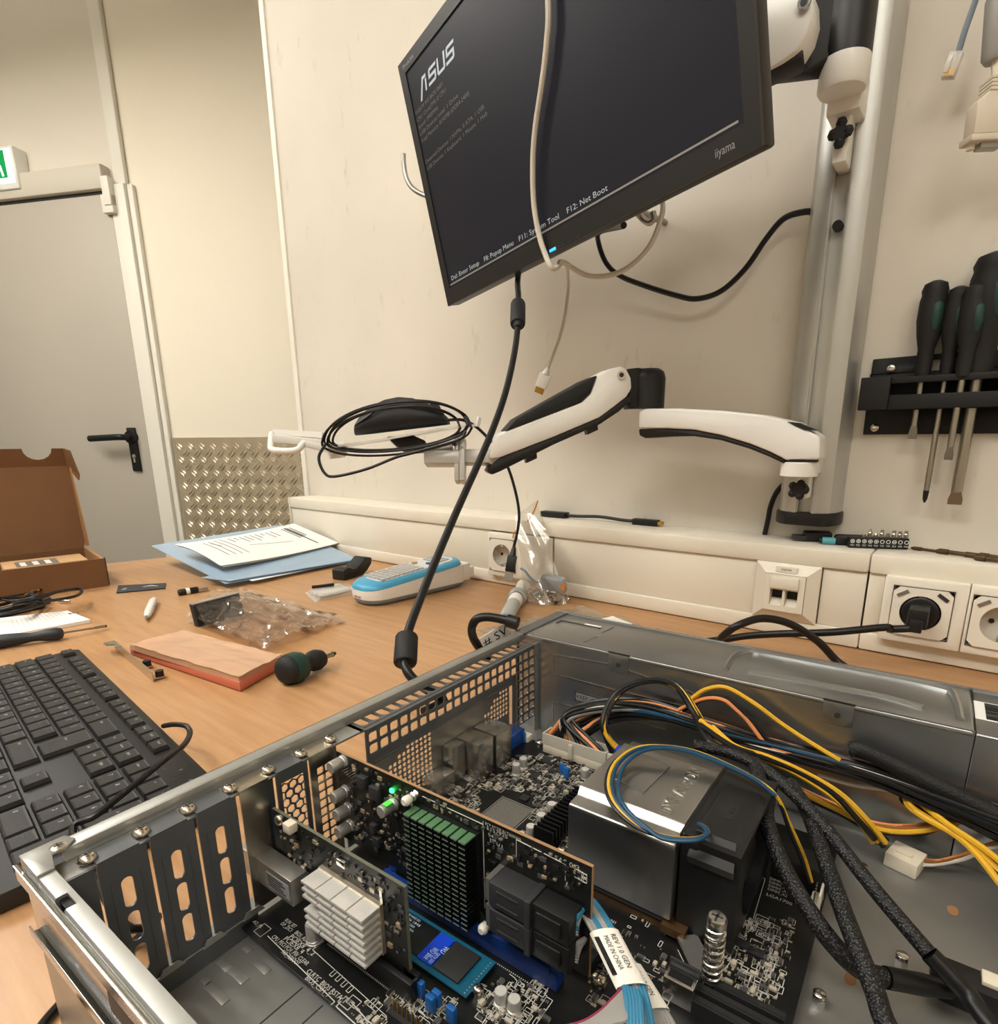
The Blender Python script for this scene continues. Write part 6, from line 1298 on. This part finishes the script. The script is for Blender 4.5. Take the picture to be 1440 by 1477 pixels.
# ------------------------------------------------------------------ cable heap, note pad, long screwdriver
ch_ = thing('cable_heap', 'heap of thin black cables in front of the cardboard box', 'cables', P(40, 875, z=0))
rn = random.Random(21)
for k in range(9):
    ya_, yb_ = rn.uniform(856, 886), rn.uniform(852, 880)
    pts = [P(-60, ya_+14, z=.006+.002*k), P(-15, ya_+4, z=.007+.002*k), P(25+rn.uniform(-10, 10), (ya_+yb_)/2, z=.012+rn.uniform(0, .012)), P(60+rn.uniform(-5, 5), yb_-4, z=.010), P(rn.uniform(62, 75), yb_-8, z=.008)]
    part('strand', MB().tube(pts, .0019, 7), M_RUBBER, ch_)
for z_, dy in ((.024, 0), (.029, 4)): part('loop', MB().tube([P(20, 872-dy, z=z_), P(50, 866-dy, z=z_+.006), P(85, 853, z=z_+.004), P(110, 849, z=z_), P(118, 853, z=z_-.004), P(108, 860, z=z_-.004), P(75, 866, z=z_-.004), P(40, 868, z=z_-.002)], .0022, 8), M_RUBBER, ch_)
part('tie', MB().beam(P(44, 856, z=.02), P(54, 870, z=.012), .005, .006), M_BLACK, ch_)
part('black_block', MB().beam(P(-20, 888, z=.007), P(62, 870, z=.007), .016, .013), M_BLACKM, ch_, bevel=.003)
part('jack_pin', MB().cyl(P(84, 867, z=.004), P(101, 867, z=.004), .0022), M_CHROME, ch_)
part('wire_end', MB().tube([P(36, 858, z=.018), P(50, 852, z=.024), P(56, 851, z=.028)], .0014, 6), M_GOLD, ch_)
np_ = thing('note_pad', 'white lined note pad lying left of the keyboard', 'note pad', P(60, 900, z=0))
npts = [(-40, 930), (-40, 895), (0, 893.5), (98, 880), (132, 894), (92, 904)]
pp_ = [P(a, b, z=.005) for a, b in ((-50, 897), (97, 880.5), (130, 893.5), (0, 918), (-50, 930))]
part('paper_block', MB().prism([(q.x, q.y, .0003) for q in pp_], (0, 0, .0047)), mat('white paper', (240, 238, 232), .8), np_)
lnm = MB(); A_, B_, C_, D_ = pp_[1], pp_[2], pp_[3], P(-3, 893.5, z=.005)
for k in range(2, 15):
    f = k/17; lnm.beam(A_+(D_-A_)*f+V((0,0,.0001)), B_+(C_-B_)*f+V((0,0,.0001)), .0005, .0001)
part('ruled_lines', lnm, mat('grey rule', (185, 185, 185), .8), np_)
lm = MB(); q = A_+(B_-A_)*.4+(D_-A_)*.10; text(lm, 'PC', q+V((0,0,.0002)), (D_-A_)*-1, (A_-B_), .012, .022); part('corner_print', lm, M_PRINTK, np_, smooth=False)
def lathe_tool(name, label, a, b, prof, parts_, cat='screwdriver', m=None, n=18, group=None, sx=1):
    t = thing(name, label, cat, ((a.x+b.x)/2, (a.y+b.y)/2, 0)); d = b-a
    part('handle', MB().lathe(a, d, prof, n, 0, True, sx=sx), m or M_BLACKM, t)
    return t, d
R_ = .0088; a, b = P(-25, 929, z=R_), P(92, 913, z=R_); a.z = b.z = R_+.0002
t, d = lathe_tool('precision_screwdriver', 'long slim screwdriver with dark handle lying on the note pad edge', a, b, [(0, .006), (.05, .0085), (.25, .0088), (.42, .0078), (.58, .0058), (.68, .0062), (.78, .0078), (.92, .0082), (.98, .0065), (1, .003)], None, m=mat('dark blue-black grip', (32, 36, 42), .5))
part('shaft', MB().cyl(b-d*.01, P(152, 903.5, z=.0052), .0013), M_SHAFT, t); e1_ = P(136, 905.5, z=.0058); part('blade', MB().cyl(P(137, 905.6, z=.0058), P(154, 903, z=.0050), .0017), M_BLACK, t)
part('handle_cap', MB().obox(a+d*.22+V((0, -.003, .0068)), d*.16, V((.0, .0035, 0)), V((0, 0, .0012))), mat('grey-blue inlay', (88, 100, 112), .5), t)
# ------------------------------------------------------------------ small things in the middle
sq = [(168, 856), (171, 845.5), (240, 842), (238, 849.5)]
sc_ = thing('black_sachet', 'flat black paper sachet with white print near the box', 'sachet', P(205, 849, z=0))
part('sachet', flat(sq, .0004, .0016), mat('charcoal paper', (42, 46, 52), .6), sc_)
sm = MB(); q0, q1 = P(205, 846.5, z=.0022), P(222, 845.5, z=.0022); text(sm, 'A', q0, q1-q0, V((-.8, .5, 0)), .010, .026); q0 = P(174, 851, z=.0022); text(sm, 'Z', q0, q1-q0, V((-.8, .5, 0)), .012, .008)
part('print', sm, M_PRINTW, sc_, smooth=False)
us_ = thing('usb_drive', 'black USB drive with white band and bare metal plug', 'usb drive', P(276, 852, z=0))
a, b = P(257, 855, z=.005), P(299, 848, z=.005); d = b-a
part('body', MB().lathe(a, d, [(0, .0045), (.05, .0055), (.62, .0055), (.68, .0048)], 12, 0, True), M_BLACK, us_); part('band', MB().lathe(a, d, [(.25, .0058), (.38, .0058)], 12, 0, True), M_WHITE, us_); part('plug', MB().beam(a+d*.66, b, .011, .0045), M_STEEL, us_)
pn_ = thing('pen', 'short white ballpoint pen lying on the bench', 'pen', P(216, 880, z=0))
a, b = P(210, 893, z=.0055), P(222, 864.5, z=.0055); d = b-a
part('barrel', MB().lathe(a, d, [(.10, .0028), (.25, .0052), (.45, .0060), (.50, .0052), (.55, .0058), (.9, .0054), (1, .0036)], 16, 0, True), M_WHITE, pn_); part('tip', MB().lathe(a, d, [(0, .0006), (.06, .0018), (.12, .0028)], 14, 0, True), M_STEEL, pn_)
part('clip', MB().beam(a+d*.55+V((.006, .002, .002)), a+d*.95+V((.0055, .0015, .002)), .003, .0022), mat('grey plastic', (150, 148, 142), .5), pn_)
# slot bracket with two screws
a, b = P(168, 938, z=.0), P(222, 984, z=.0); d = (b-a).normalized(); nrm_ = V((-d.y, d.x, 0))
sb = thing('slot_bracket', 'bent steel slot bracket with two black thumbscrews', 'bracket', ((a.x+b.x)/2, (a.y+b.y)/2, 0))
part('blade', MB().obox((a+b)/2+V((0, 0, .0062)), (b-a)/2, nrm_*.0005, V((0, 0, .006))), mat('bright bracket steel', (196, 190, 178), .28, 1), sb)
part('bent_foot', MB().prism([a+V((0, 0, .012)), a+d*.03+V((0, 0, .012)), a+d*.03-nrm_*.007+V((0, 0, .012)), a+d*.018-nrm_*.004+V((0, 0, .012)), a+d*.012-nrm_*.012+V((0, 0, .012)), a-nrm_*.012+V((0, 0, .012))], (0, 0, .0009)), MATS['bright bracket steel'], sb, smooth=False)
for f in (.66, .96): part('tab', MB().obox(a+(b-a)*f+nrm_*.006+V((0, 0, .003)), d*.005, nrm_*.006, V((0, 0, .0005))), MATS['bright bracket steel'], sb)
for f in (.66, .96): c = a+(b-a)*f+nrm_*.008+V((0, 0, .0035)); part('thumbscrew', MB().cyl(c, c+V((0, 0, .006)), .0042, n=14), M_BLACK, sb)
# pink foam pack
M_PINK = mat('pink foam', (206, 116, 90), .7); M_PINKF = mat('pinkish plastic film', (214, 172, 138), .22, alpha=.82, spec=.8)
fp = [P(a, b, z=0) for a, b in ((188, 945), (347, 999), (403, 967), (262, 926))]
pf = thing('pink_foam_pack', 'pink antistatic foam sheet wrapped in clear film', 'foam', P(300, 960, z=0))
part('foam', MB().prism([(q.x, q.y, .0005) for q in fp], (0, 0, .011)), M_PINK, pf, bevel=.002)
A4 = [P(a, b, z=.016) for a, b in ((189, 931), (345, 978), (408, 944), (265, 908))]
rn2 = random.Random(4)
ph_ = [[rn2.uniform(-1, 1) for _ in range(30)] for _ in range(30)]
def film(c4, zf, nu=20, nv=14, amp=.003, seed=1):
    r = random.Random(seed); w = [(r.uniform(3, 14), r.uniform(3, 14), r.uniform(0, 6), r.uniform(.3, 1)) for _ in range(7)]
    def fn(s, t):
        p = (c4[0]*(1-s)+c4[1]*s)*(1-t)+(c4[3]*(1-s)+c4[2]*s)*t
        h = 0.0; f = 3.8; g = 1.0
        for o in range(4): h += g*(1-2.2*abs(noise.noise(V((s*f+seed, t*f, seed*1.7))))); f *= 2.1; g *= .55
        h = h*.75
        return V((p.x, p.y, max(.0012, zf(s, t)+amp*(h-.7))))
    return MB().grid(fn, nu, nv)
part('film_wrap', film(A4, lambda s, t: .0160+.0015*math.sin(3*t+1), nu=30, nv=22, amp=.0014, seed=3), M_PINKF, pf)
part('film_skirt', MB().prism([(*P(a, b, z=.0105).xy, .0095) for a, b in ((188, 936), (345, 984), (407, 950), (405, 948), (345, 981), (190, 934))], (0, 0, .0062)), M_PINKF, pf)
# black box in a clear bag
bb_ = thing('black_wrapped_box', 'small black box standing inside the crumpled clear bag', 'box', P(315, 900, z=0))
q0, q1 = P(287, 905, z=0), P(353, 886, z=0); d = (q1-q0); dn = V((-d.y, d.x, 0)).normalized(); lean = V((0, 0, .031))+dn*.006
part('carton', MB().prism([q0, q1, q1+lean, q0+lean], dn*.010), mat('black carton', (30, 29, 29), .5, noise=.2, nscale=60), bb_, bevel=.0008)
part('grey_rim', MB().prism([q0+lean, q1+lean, q1+lean+dn*.010, q0+lean+dn*.010], V((0, 0, .0015))), mat('grey card rim', (150, 146, 138), .6), bb_)
M_FILM = film_mat('clear plastic film', (246, 236, 222), .05, .045, .05)
cbg = thing('clear_bag', 'crumpled clear plastic bag around the black box', 'plastic bag', P(400, 905, z=0))
C4 = [P(a, b, z=.006) for a, b in ((268, 893), (382, 938), (497, 892), (350, 852))]
part('upper_film', film(C4, lambda s, t: .008+.014*math.exp(-((s-.15)**2+(t-.4)**2)*9)+.006*t*(1-t)*4, 64, 48, .0085, 8), M_FILM, cbg)
C4b = [q+V((0, 0, 0)) for q in C4]
part('lower_film', film([C4[0], C4[1], C4[2], C4[3]], lambda s, t: .0025, 20, 16, .0018, 18), M_FILM, cbg)
n4 = [q0-dn*.004+V((0, 0, .002)), q1-dn*.004+V((0, 0, .002)), q1-dn*.002+lean*1.03, q0-dn*.002+lean*1.03]
rr_ = random.Random(77)
wv = [(rr_.uniform(4, 12), rr_.uniform(4, 12), rr_.uniform(0, 6)) for _ in range(5)]
def drape(s, t):
    p = (n4[0]*(1-s)+n4[1]*s)*(1-t)+(n4[3]*(1-s)+n4[2]*s)*t
    return p-dn*(.004+.010*(1-t)**2+.006*abs(noise.noise(V((s*6, t*5, 3.3))))+.003*abs(noise.noise(V((s*14, t*11, 1.3)))))
part('draped_film', MB().grid(drape, 44, 32), M_FILM, cbg)
# stubby screwdriver
a, b = P(405, 972, z=.015), P(470, 948, z=.012); a.z = .0166; b.z = .0128; d = b-a
ss = thing('stubby_screwdriver', 'stubby black and dark green screwdriver next to the pink foam', 'screwdriver', P(430, 985, z=0))
part('handle', MB().lathe(a, d, [(0, .007), (.04, .0125), (.14, .0162), (.30, .0165), (.44, .0145), (.52, .0102), (.60, .0092), (.68, .0115), (.78, .0120), (.90, .0095), (.93, .004)], 24, 0, True), M_BLACKM, ss); part('grip', MB().lathe(a, d, [(.12, .0158), (.22, .0168), (.34, .0166), (.42, .0150)], 24, 0, True, cap=False), mat('dark green grip', (22, 48, 42), .55), ss)
part('shaft', MB().cyl(a+d*.92, a+d*1.18, .0030), M_SHAFT, ss); part('tip', MB().cyl(a+d*1.16, a+d*1.24, .0034, .0015), M_BLACK, ss)
part('socket_hole', MB().cyl(a+d*.36+V((.010, -.010, -.0035)), a+d*.36+V((.0105, -.0105, -.0036)), .0032), M_BLACK, ss)
# folder and papers
fd = thing('plastic_folder', 'translucent blue plastic folder overhanging the end of the bench', 'folder', P(400, 800, z=0))
c4 = [P(218, 787, z=.040), P(325, 842, z=.010), P(522, 808, z=.004), P(404, 757, z=.052)]
def sh4(c4, bow, th, nu=12, nv=10):
    fn = lambda s, t: (c4[0]*(1-s)+c4[1]*s)*(1-t)+(c4[3]*(1-s)+c4[2]*s)*t+V((0, 0, bow(s, t)))
    mb = MB(); mb.grid(fn, nu, nv); o = len(mb.v); mb.grid(lambda s, t: fn(s, t)-V((0, 0, th)), nu, nv)
    return mb
M_FOLD = mat('blue translucent folder', (170, 196, 218), .3, alpha=.72)
part('back_cover', sh4(c4, lambda s, t: 0, .0008), M_FOLD, fd)
part('front_cover', sh4([P(290, 833, z=.015), P(330, 838, z=.0135), P(520, 806, z=.008), P(462, 795, z=.012)], lambda s, t: 0, .0008), M_FOLD, fd)
part('white_insert', sh4([P(358, 836, z=.009), P(364, 838, z=.008), P(526, 806, z=.003), P(515, 803, z=.004)], lambda s, t: 0, .0006), mat('white paper', (240, 238, 232), .8), fd)
M_PAPER = mat('white paper', (240, 238, 232), .8)
for k in range(2):
    dzk = .006-.0035*k
    cc = [P(252+3*k, 785+2*k, z=.050+dzk), P(318+4*k, 816+2*k, z=.024+dzk), P(489-2*k, 783+2*k, z=.020+dzk), P(424, 755, z=.058+dzk)]
    bow = lambda s, t: .006*math.sin(math.pi*s)*(1-t)-.004*math.sin(math.pi*t)
    pg_ = thing('printed_sheet', ['printed white sheet on top of the folder', 'white sheet just under the printed one on the folder'][k], 'paper', (cc[0]+cc[2])/2)
    part('paper', sh4(cc, bow, .0004, 16, 12), M_PAPER, pg_)
    if k == 0:
        pm = MB(); rp = random.Random(5)
        fn = lambda s, t: (cc[0]*(1-s)+cc[1]*s)*(1-t)+(cc[3]*(1-s)+cc[2]*s)*t+V((0, 0, bow(s, t)+.0008))
        def pl_(s0, t0, s1, t1, w=.0016):
            n = 6
            for i in range(n): pm.beam(fn(s0+(s1-s0)*i/n, t0+(t1-t0)*i/n), fn(s0+(s1-s0)*(i+1)/n, t0+(t1-t0)*(i+1)/n), w, .0003)
        for k2 in range(4): pl_(.12, .90-k2*.025, .12+rp.uniform(.3, .45), .90-k2*.025, .0022)
        for k2 in range(9): pl_(.12, .72-k2*.045, .12+rp.uniform(.1, .28), .72-k2*.045, .0013)
        pl_(.1, .86, .85, .86, .003)
        for k2 in range(4): pl_(.08+.03*k2, .30-k2*.05, .75, .30-k2*.05, .0010)
        pl_(.62, .72, .5, .40, .0010); pl_(.25, .18, .4, .22, .0010)
        part('printed_text', pm, mat('grey ink', (90, 92, 96), .8), pg_, smooth=False, kind='stuff')
# black clamp and bits
ca = thing('black_clip', 'black moulded plastic clip standing near the papers', 'clip', P(515, 838, z=0))
q0, q1 = P(497, 838, z=0), P(538, 826, z=0); d = q1-q0; dn2 = V((-d.y, d.x, 0)).normalized()*.030
pr = [(0, 0), (0, .019), (.18, .023), (.32, .018), (.45, .017), (.60, .024), (.80, .034), (1, .030), (.98, .018), (.82, .008), (.66, .001)]
part('clip_body', MB().prism([q0+d*x+V((0, 0, z)) for x, z in pr], dn2), mat('worn black rubber', (28, 28, 28), .5, noise=.2, nscale=90), ca, bevel=.002)
solo('plastic_stub', MB().lathe(P(534, 834, z=.0045), P(553, 825, z=.0045)-P(534, 834, z=.0045), [(0, .003), (.1, .0045), (.9, .0045), (1, .003)], 12, 0, True), M_BLACK, 'small black plastic stub beside the black clip', 'stub')
a = P(571, 831, z=.0); solo('black_disc', MB().lathe((a.x, a.y, .008), (.5, -.6, .5), [(0, .0095), (.004, .0095)], 20), M_BLACK, 'round black cap behind the label printer', 'cap')
tcs = thing('clear_case', 'small clear plastic case with grey insert left of the label printer', 'case', P(480, 855, z=0))
q = [P(a, b, z=0) for a, b in ((446, 858), (462, 867), (520, 855), (498, 847))]
part('case_shell', MB().prism([(p.x, p.y, .0004) for p in q], (0, 0, .008)), mat('clear case plastic', (235, 232, 224), .15, alpha=.35, spec=.8), tcs, bevel=.001)
q = [P(a, b, z=.006) for a, b in ((450, 853), (466, 858), (505, 849), (488, 842))]; part('insert', MB().prism([(p.x, p.y, .002) for p in q], (0, 0, .005)), mat('grey foam insert', (196, 194, 186), .7), tcs)
part('label_flap', flat([(440, 856), (446, 853), (462, 864), (456, 870)], .0003, .0008), mat('clear case plastic', (235, 232, 224), .15, alpha=.35, spec=.8), tcs)
a, b = P(450, 847, z=.011), P(482, 843, z=.011); solo('black_rod', MB().beam(a, b, .005, .005), M_BLACK, 'thin black plastic piece on the clear case', 'rod', bevel=.001)
# label printer
pA = P(532, 872, z=0); pB = P(552, 882, z=0); 
o = V((-.7345, .5480, 0)); FL = frame((o.x, o.y, 0), (.10, .995))
Lp, Wp = .195, .074
def rr(x0, x1, y0, y1, r, z, k=6, r2=None):
    out = []
    for cx, cy, a0, R in ((x1-(r2 or r), y1-(r2 or r), 0, r2 or r), (x0+r, y1-r, 90, r), (x0+r, y0+r, 180, r), (x1-(r2 or r), y0+(r2 or r), 270, r2 or r)):
        for i in range(k+1):
            a = math.radians(a0+90*i/k); out.append(V((cx+R*math.cos(a), cy+R*math.sin(a), z(cx+R*math.cos(a)) if callable(z) else z)))
    return out
lpz = lambda b: (lambda x: b+.016*max(0, x)/Lp)
lb2 = thing('label_printer', 'white and blue handheld label printer with keypad', 'label printer', (Lp/2, 0, 0), FL)
hw = Wp/2
part('base', MB().loft([rr(.006, Lp-.004, -hw+.006, hw-.006, .028, .0012, r2=.012), rr(.002, Lp, -hw+.001, hw-.001, .030, .006, r2=.012), rr(.001, Lp, -hw, hw, .031, .0095, r2=.012)]), mat('grey-blue plastic', (132, 144, 158), .45), lb2, FL)
part('body', MB().loft([rr(.001, Lp, -hw, hw, .031, .0095, r2=.012), rr(0, Lp, -hw-.0005, hw+.0005, .031, .016, r2=.012), rr(0, Lp, -hw, hw, .031, lpz(.024), r2=.012)]), M_WHITE, lb2, FL)
part('blue_shell', MB().loft([rr(0, Lp, -hw, hw, .031, lpz(.0245), r2=.022), rr(.001, Lp-.001, -hw+.001, hw-.001, .031, lpz(.029), r2=.022), rr(.006, Lp-.004, -hw+.006, hw-.006, .028, lpz(.033), r2=.02)]), mat('sky blue plastic', (72, 160, 198), .4), lb2, FL)
part('face_panel', MB().loft([rr(.028, Lp-.010, -hw+.010, hw-.010, .014, lpz(.0331), r2=.018), rr(.029, Lp-.011, -hw+.011, hw-.011, .013, lpz(.0345), r2=.018)]), mat('pale panel', (206, 208, 210), .4), lb2, FL)
sl0 = .016/Lp
for i in range(9):
    for j in range(5):
        x = .034+i*.0092; y = -.0215+j*.0107
        part('key', MB().obox((x, y, .0352+sl0*x+.0006), (.0036, 0, .0036*sl0), (0, .0042, 0), (0, 0, .0012)), mat('light grey key', (192, 190, 186), .5), lb2, FL)
part('display', MB().obox((.160, .002, .0348+sl0*.160), (.013, 0, .013*sl0), (0, .021, 0), (0, 0, .0008)), mat('grey display', (150, 158, 160), .25), lb2, FL, bevel=.0005)
part('blue_button', MB().obox((.135, -.012, .0355+sl0*.135), (.004, 0, 0), (0, .006, 0), (0, 0, .0016)), mat('dark blue plastic', (40, 84, 120), .4), lb2, FL, bevel=.0006)
part('power_button', MB().lathe((.124, .016, .0352+sl0*.124), (0, 0, 1), [(0, .0052), (.0016, .0048)], 16), mat('tan button', (196, 150, 112), .5), lb2, FL)
for s in (-.006, .004): part('vent', MB().box(-.0012, .0006, s-.0025, s+.0025, .0120, .0150), mat('grey plastic', (150, 148, 142), .5), lb2, FL)
part('cutter_head', MB().box(Lp-.004, Lp+.012, -hw+.002, hw-.010, .010, .040).box(Lp+.010, Lp+.028, -hw+.010, hw-.020, .012, .030), M_WHITE, lb2, FL, bevel=.002)
part('white_bead', MB().sphere((.012, -.004, .0325), .0012, 8), M_WHITE, lb2, FL)  # small white bead on the blue shell
# syringe of thermal paste
sg = thing('paste_syringe', 'clear syringe of grey thermal paste with blue tip', 'syringe', P(735, 880, z=0))
a, b = P(727, 901, z=.0085), P(754, 849, z=.0085); a.z = b.z = .0116; d = b-a
part('barrel', MB().lathe(a, d, [(.10, .0075), (.14, .0108), (.62, .0108), (.64, .0145), (.70, .0145)], 18, 0, True), mat('grey paste in barrel', (168, 168, 164), .3), sg)
part('blue_tip', MB().lathe(a, d, [(-.02, .0025), (.06, .0035), (.11, .0045)], 14, 0, True), mat('dark blue plastic', (40, 84, 120), .4), sg); part('plunger', MB().lathe(a, d, [(.70, .0102), (.98, .0102), (1.0, .0112), (1.02, .0112)], 18, 0, True), mat('white nylon', (226, 222, 212), .4), sg)
part('paper_band', MB().lathe(a, d, [(.44, .0111), (.60, .0111)], 18, 0, True, cap=False), M_PAPER, sg); part('rubber_ring', MB().lathe(a, d, [(.60, .0113), (.635, .0113)], 18, 0, True, cap=False), M_DARK, sg)
# bag of screws standing against the trunking
bgs = thing('screw_bag', 'clear zip bag of screws leaning against the trunking', 'plastic bag', P(785, 878, z=0))
M_BAG = film_mat('hazy bag film', (236, 232, 222), .04, .08, .08)
bl0, bl1 = P(760, 868, z=.0), P(818, 872, z=.0); tp0, tp1 = P(742, 745, y=.775), P(776, 722, y=.790)
def bagf(sgn):
    def fn(s, t):
        p = (bl0*(1-s)+bl1*s)*(1-t)+(tp0*(1-s)+tp1*s)*t
        bul = .020*math.sin(math.pi*s)*(1-t)**1.3*sgn+.003*math.sin(9*s+7*t)*math.sin(5*t+2*s)
        q = p+V((-.25, -1, 0)).normalized()*bul; q.z = max(q.z, .0008); q.y = min(q.y, .783); return q
    return fn
part('front_film', MB().grid(bagf(1), 16, 24), M_BAG, bgs); part('back_film', MB().grid(bagf(-.25), 16, 24), M_BAG, bgs)
part('orange_zip', MB().tube([P(776, 722, y=.784), P(770, 738, y=.782), P(761, 752, y=.779)], .0012, 6), mat('orange zip line', (214, 130, 50), .5), bgs)
part('orange_zip', MB().tube([P(748, 763, y=.776), P(742, 768, y=.774), P(740, 776, y=.772)], .0012, 6), mat('orange zip line', (214, 130, 50), .5), bgs)
part('bag_corner', MB().obox(P(812, 845, y=.742), (.004, 0, -.002), (0, .0006, 0), (.002, 0, .006)), mat('orange zip line', (214, 130, 50), .5), bgs)
rs = random.Random(12); cbag = (bl0+bl1)/2+V((.002, .010, 0))
for k in range(26):
    c = cbag+V((rs.uniform(-.030, .030), rs.uniform(-.012, .010), .003+rs.uniform(0, .014))); d = V((rs.uniform(-1, 1), rs.uniform(-1, 1), rs.uniform(-.5, .5))).normalized()
    solo('loose_screw', MB().cyl(c-d*.005, c+d*.005, .0013, n=7).lathe(c+d*.005, d, [(0, .0030), (.0014, .0028), (.0022, .0015)], 9), M_SCREW if k % 3 else M_DARK, 'small metal screw inside the clear zip bag', 'screw', group='screws in the zip bag')
solo('blue_tie', MB().tube([P(752, 820, y=.760), P(758, 824, y=.756), P(764, 832, y=.752), P(775, 840, y=.750), P(792, 836, y=.752)], .0022, 7), mat('slate blue plastic', (98, 128, 160), .45), 'bent blue plastic strip inside the zip bag', 'strip')
solo('grey_packet', MB().obox(cbag+V((0, .006, .028)), (.022, 0, 0), (0, .006, .002), (0, -.002, .012)), mat('grey packet', (168, 172, 178), .5, alpha=.8), 'grey packet inside the zip bag', 'packet', bevel=.003)
# tagged power lead at the rear of the case
tl_ = thing('tagged_lead', 'black power lead with a handwritten white tag behind the case', 'cable', P(700, 915, z=0))
part('lead', MB().tube([FC @ C(a, b, x=c) for a, b, c in ((745, 899, -.2822), (728, 894, -.294), (704, 890, -.308), (688, 893, -.316), (681, 905, -.320), (683, 920, -.318), (693, 936, -.316), (705, 950, -.312))], .0040, 10), M_RUBBER, tl_)
part('strain_relief', MB().cyl(FC @ C(747, 899.5, x=-.2815), FC @ C(732, 895, x=-.291), .0060, n=14), M_BLACK, tl_)
tg = [FC @ C(a, b, x=-.302) for a, b in ((691, 921), (727, 899), (736, 913), (700, 939))]
nt_ = (tg[1]-tg[0]).cross(tg[3]-tg[0]).normalized(); nt_ = nt_ if nt_.dot(CAM-tg[0]) > 0 else -nt_
part('tag', MB().prism(tg, nt_*.0006), M_PAPER, tl_)
tt = MB(); xd_ = (tg[1]-tg[0]).normalized(); yd_ = (tg[0]-tg[3]).normalized(); text(tt, '# SV', tg[3]+nt_*.0008+xd_*.0015+yd_*.004, xd_, yd_, .0095, (tg[1]-tg[0]).length*.95); part('tag_lettering', tt, M_PRINTK, tl_, smooth=False)
# clear bag lying behind the power supply
zb = thing('flat_bag', 'flat clear bag with white label behind the power supply', 'plastic bag', P(840, 900, z=0))
part('film', film([P(690, 915, z=.004), P(760, 930, z=.004), P(960, 912, z=.004), P(830, 876, z=.004)], lambda s, t: .006, 40, 30, .007, 31), film_mat('smoky bag film', (176, 168, 152), .05, .38, .12), zb)
part('white_label', flat([(858, 895), (884, 889), (912, 900), (890, 905)], .0125, .0005), M_PAPER, zb)
# adhesive smudges are left to the bench material
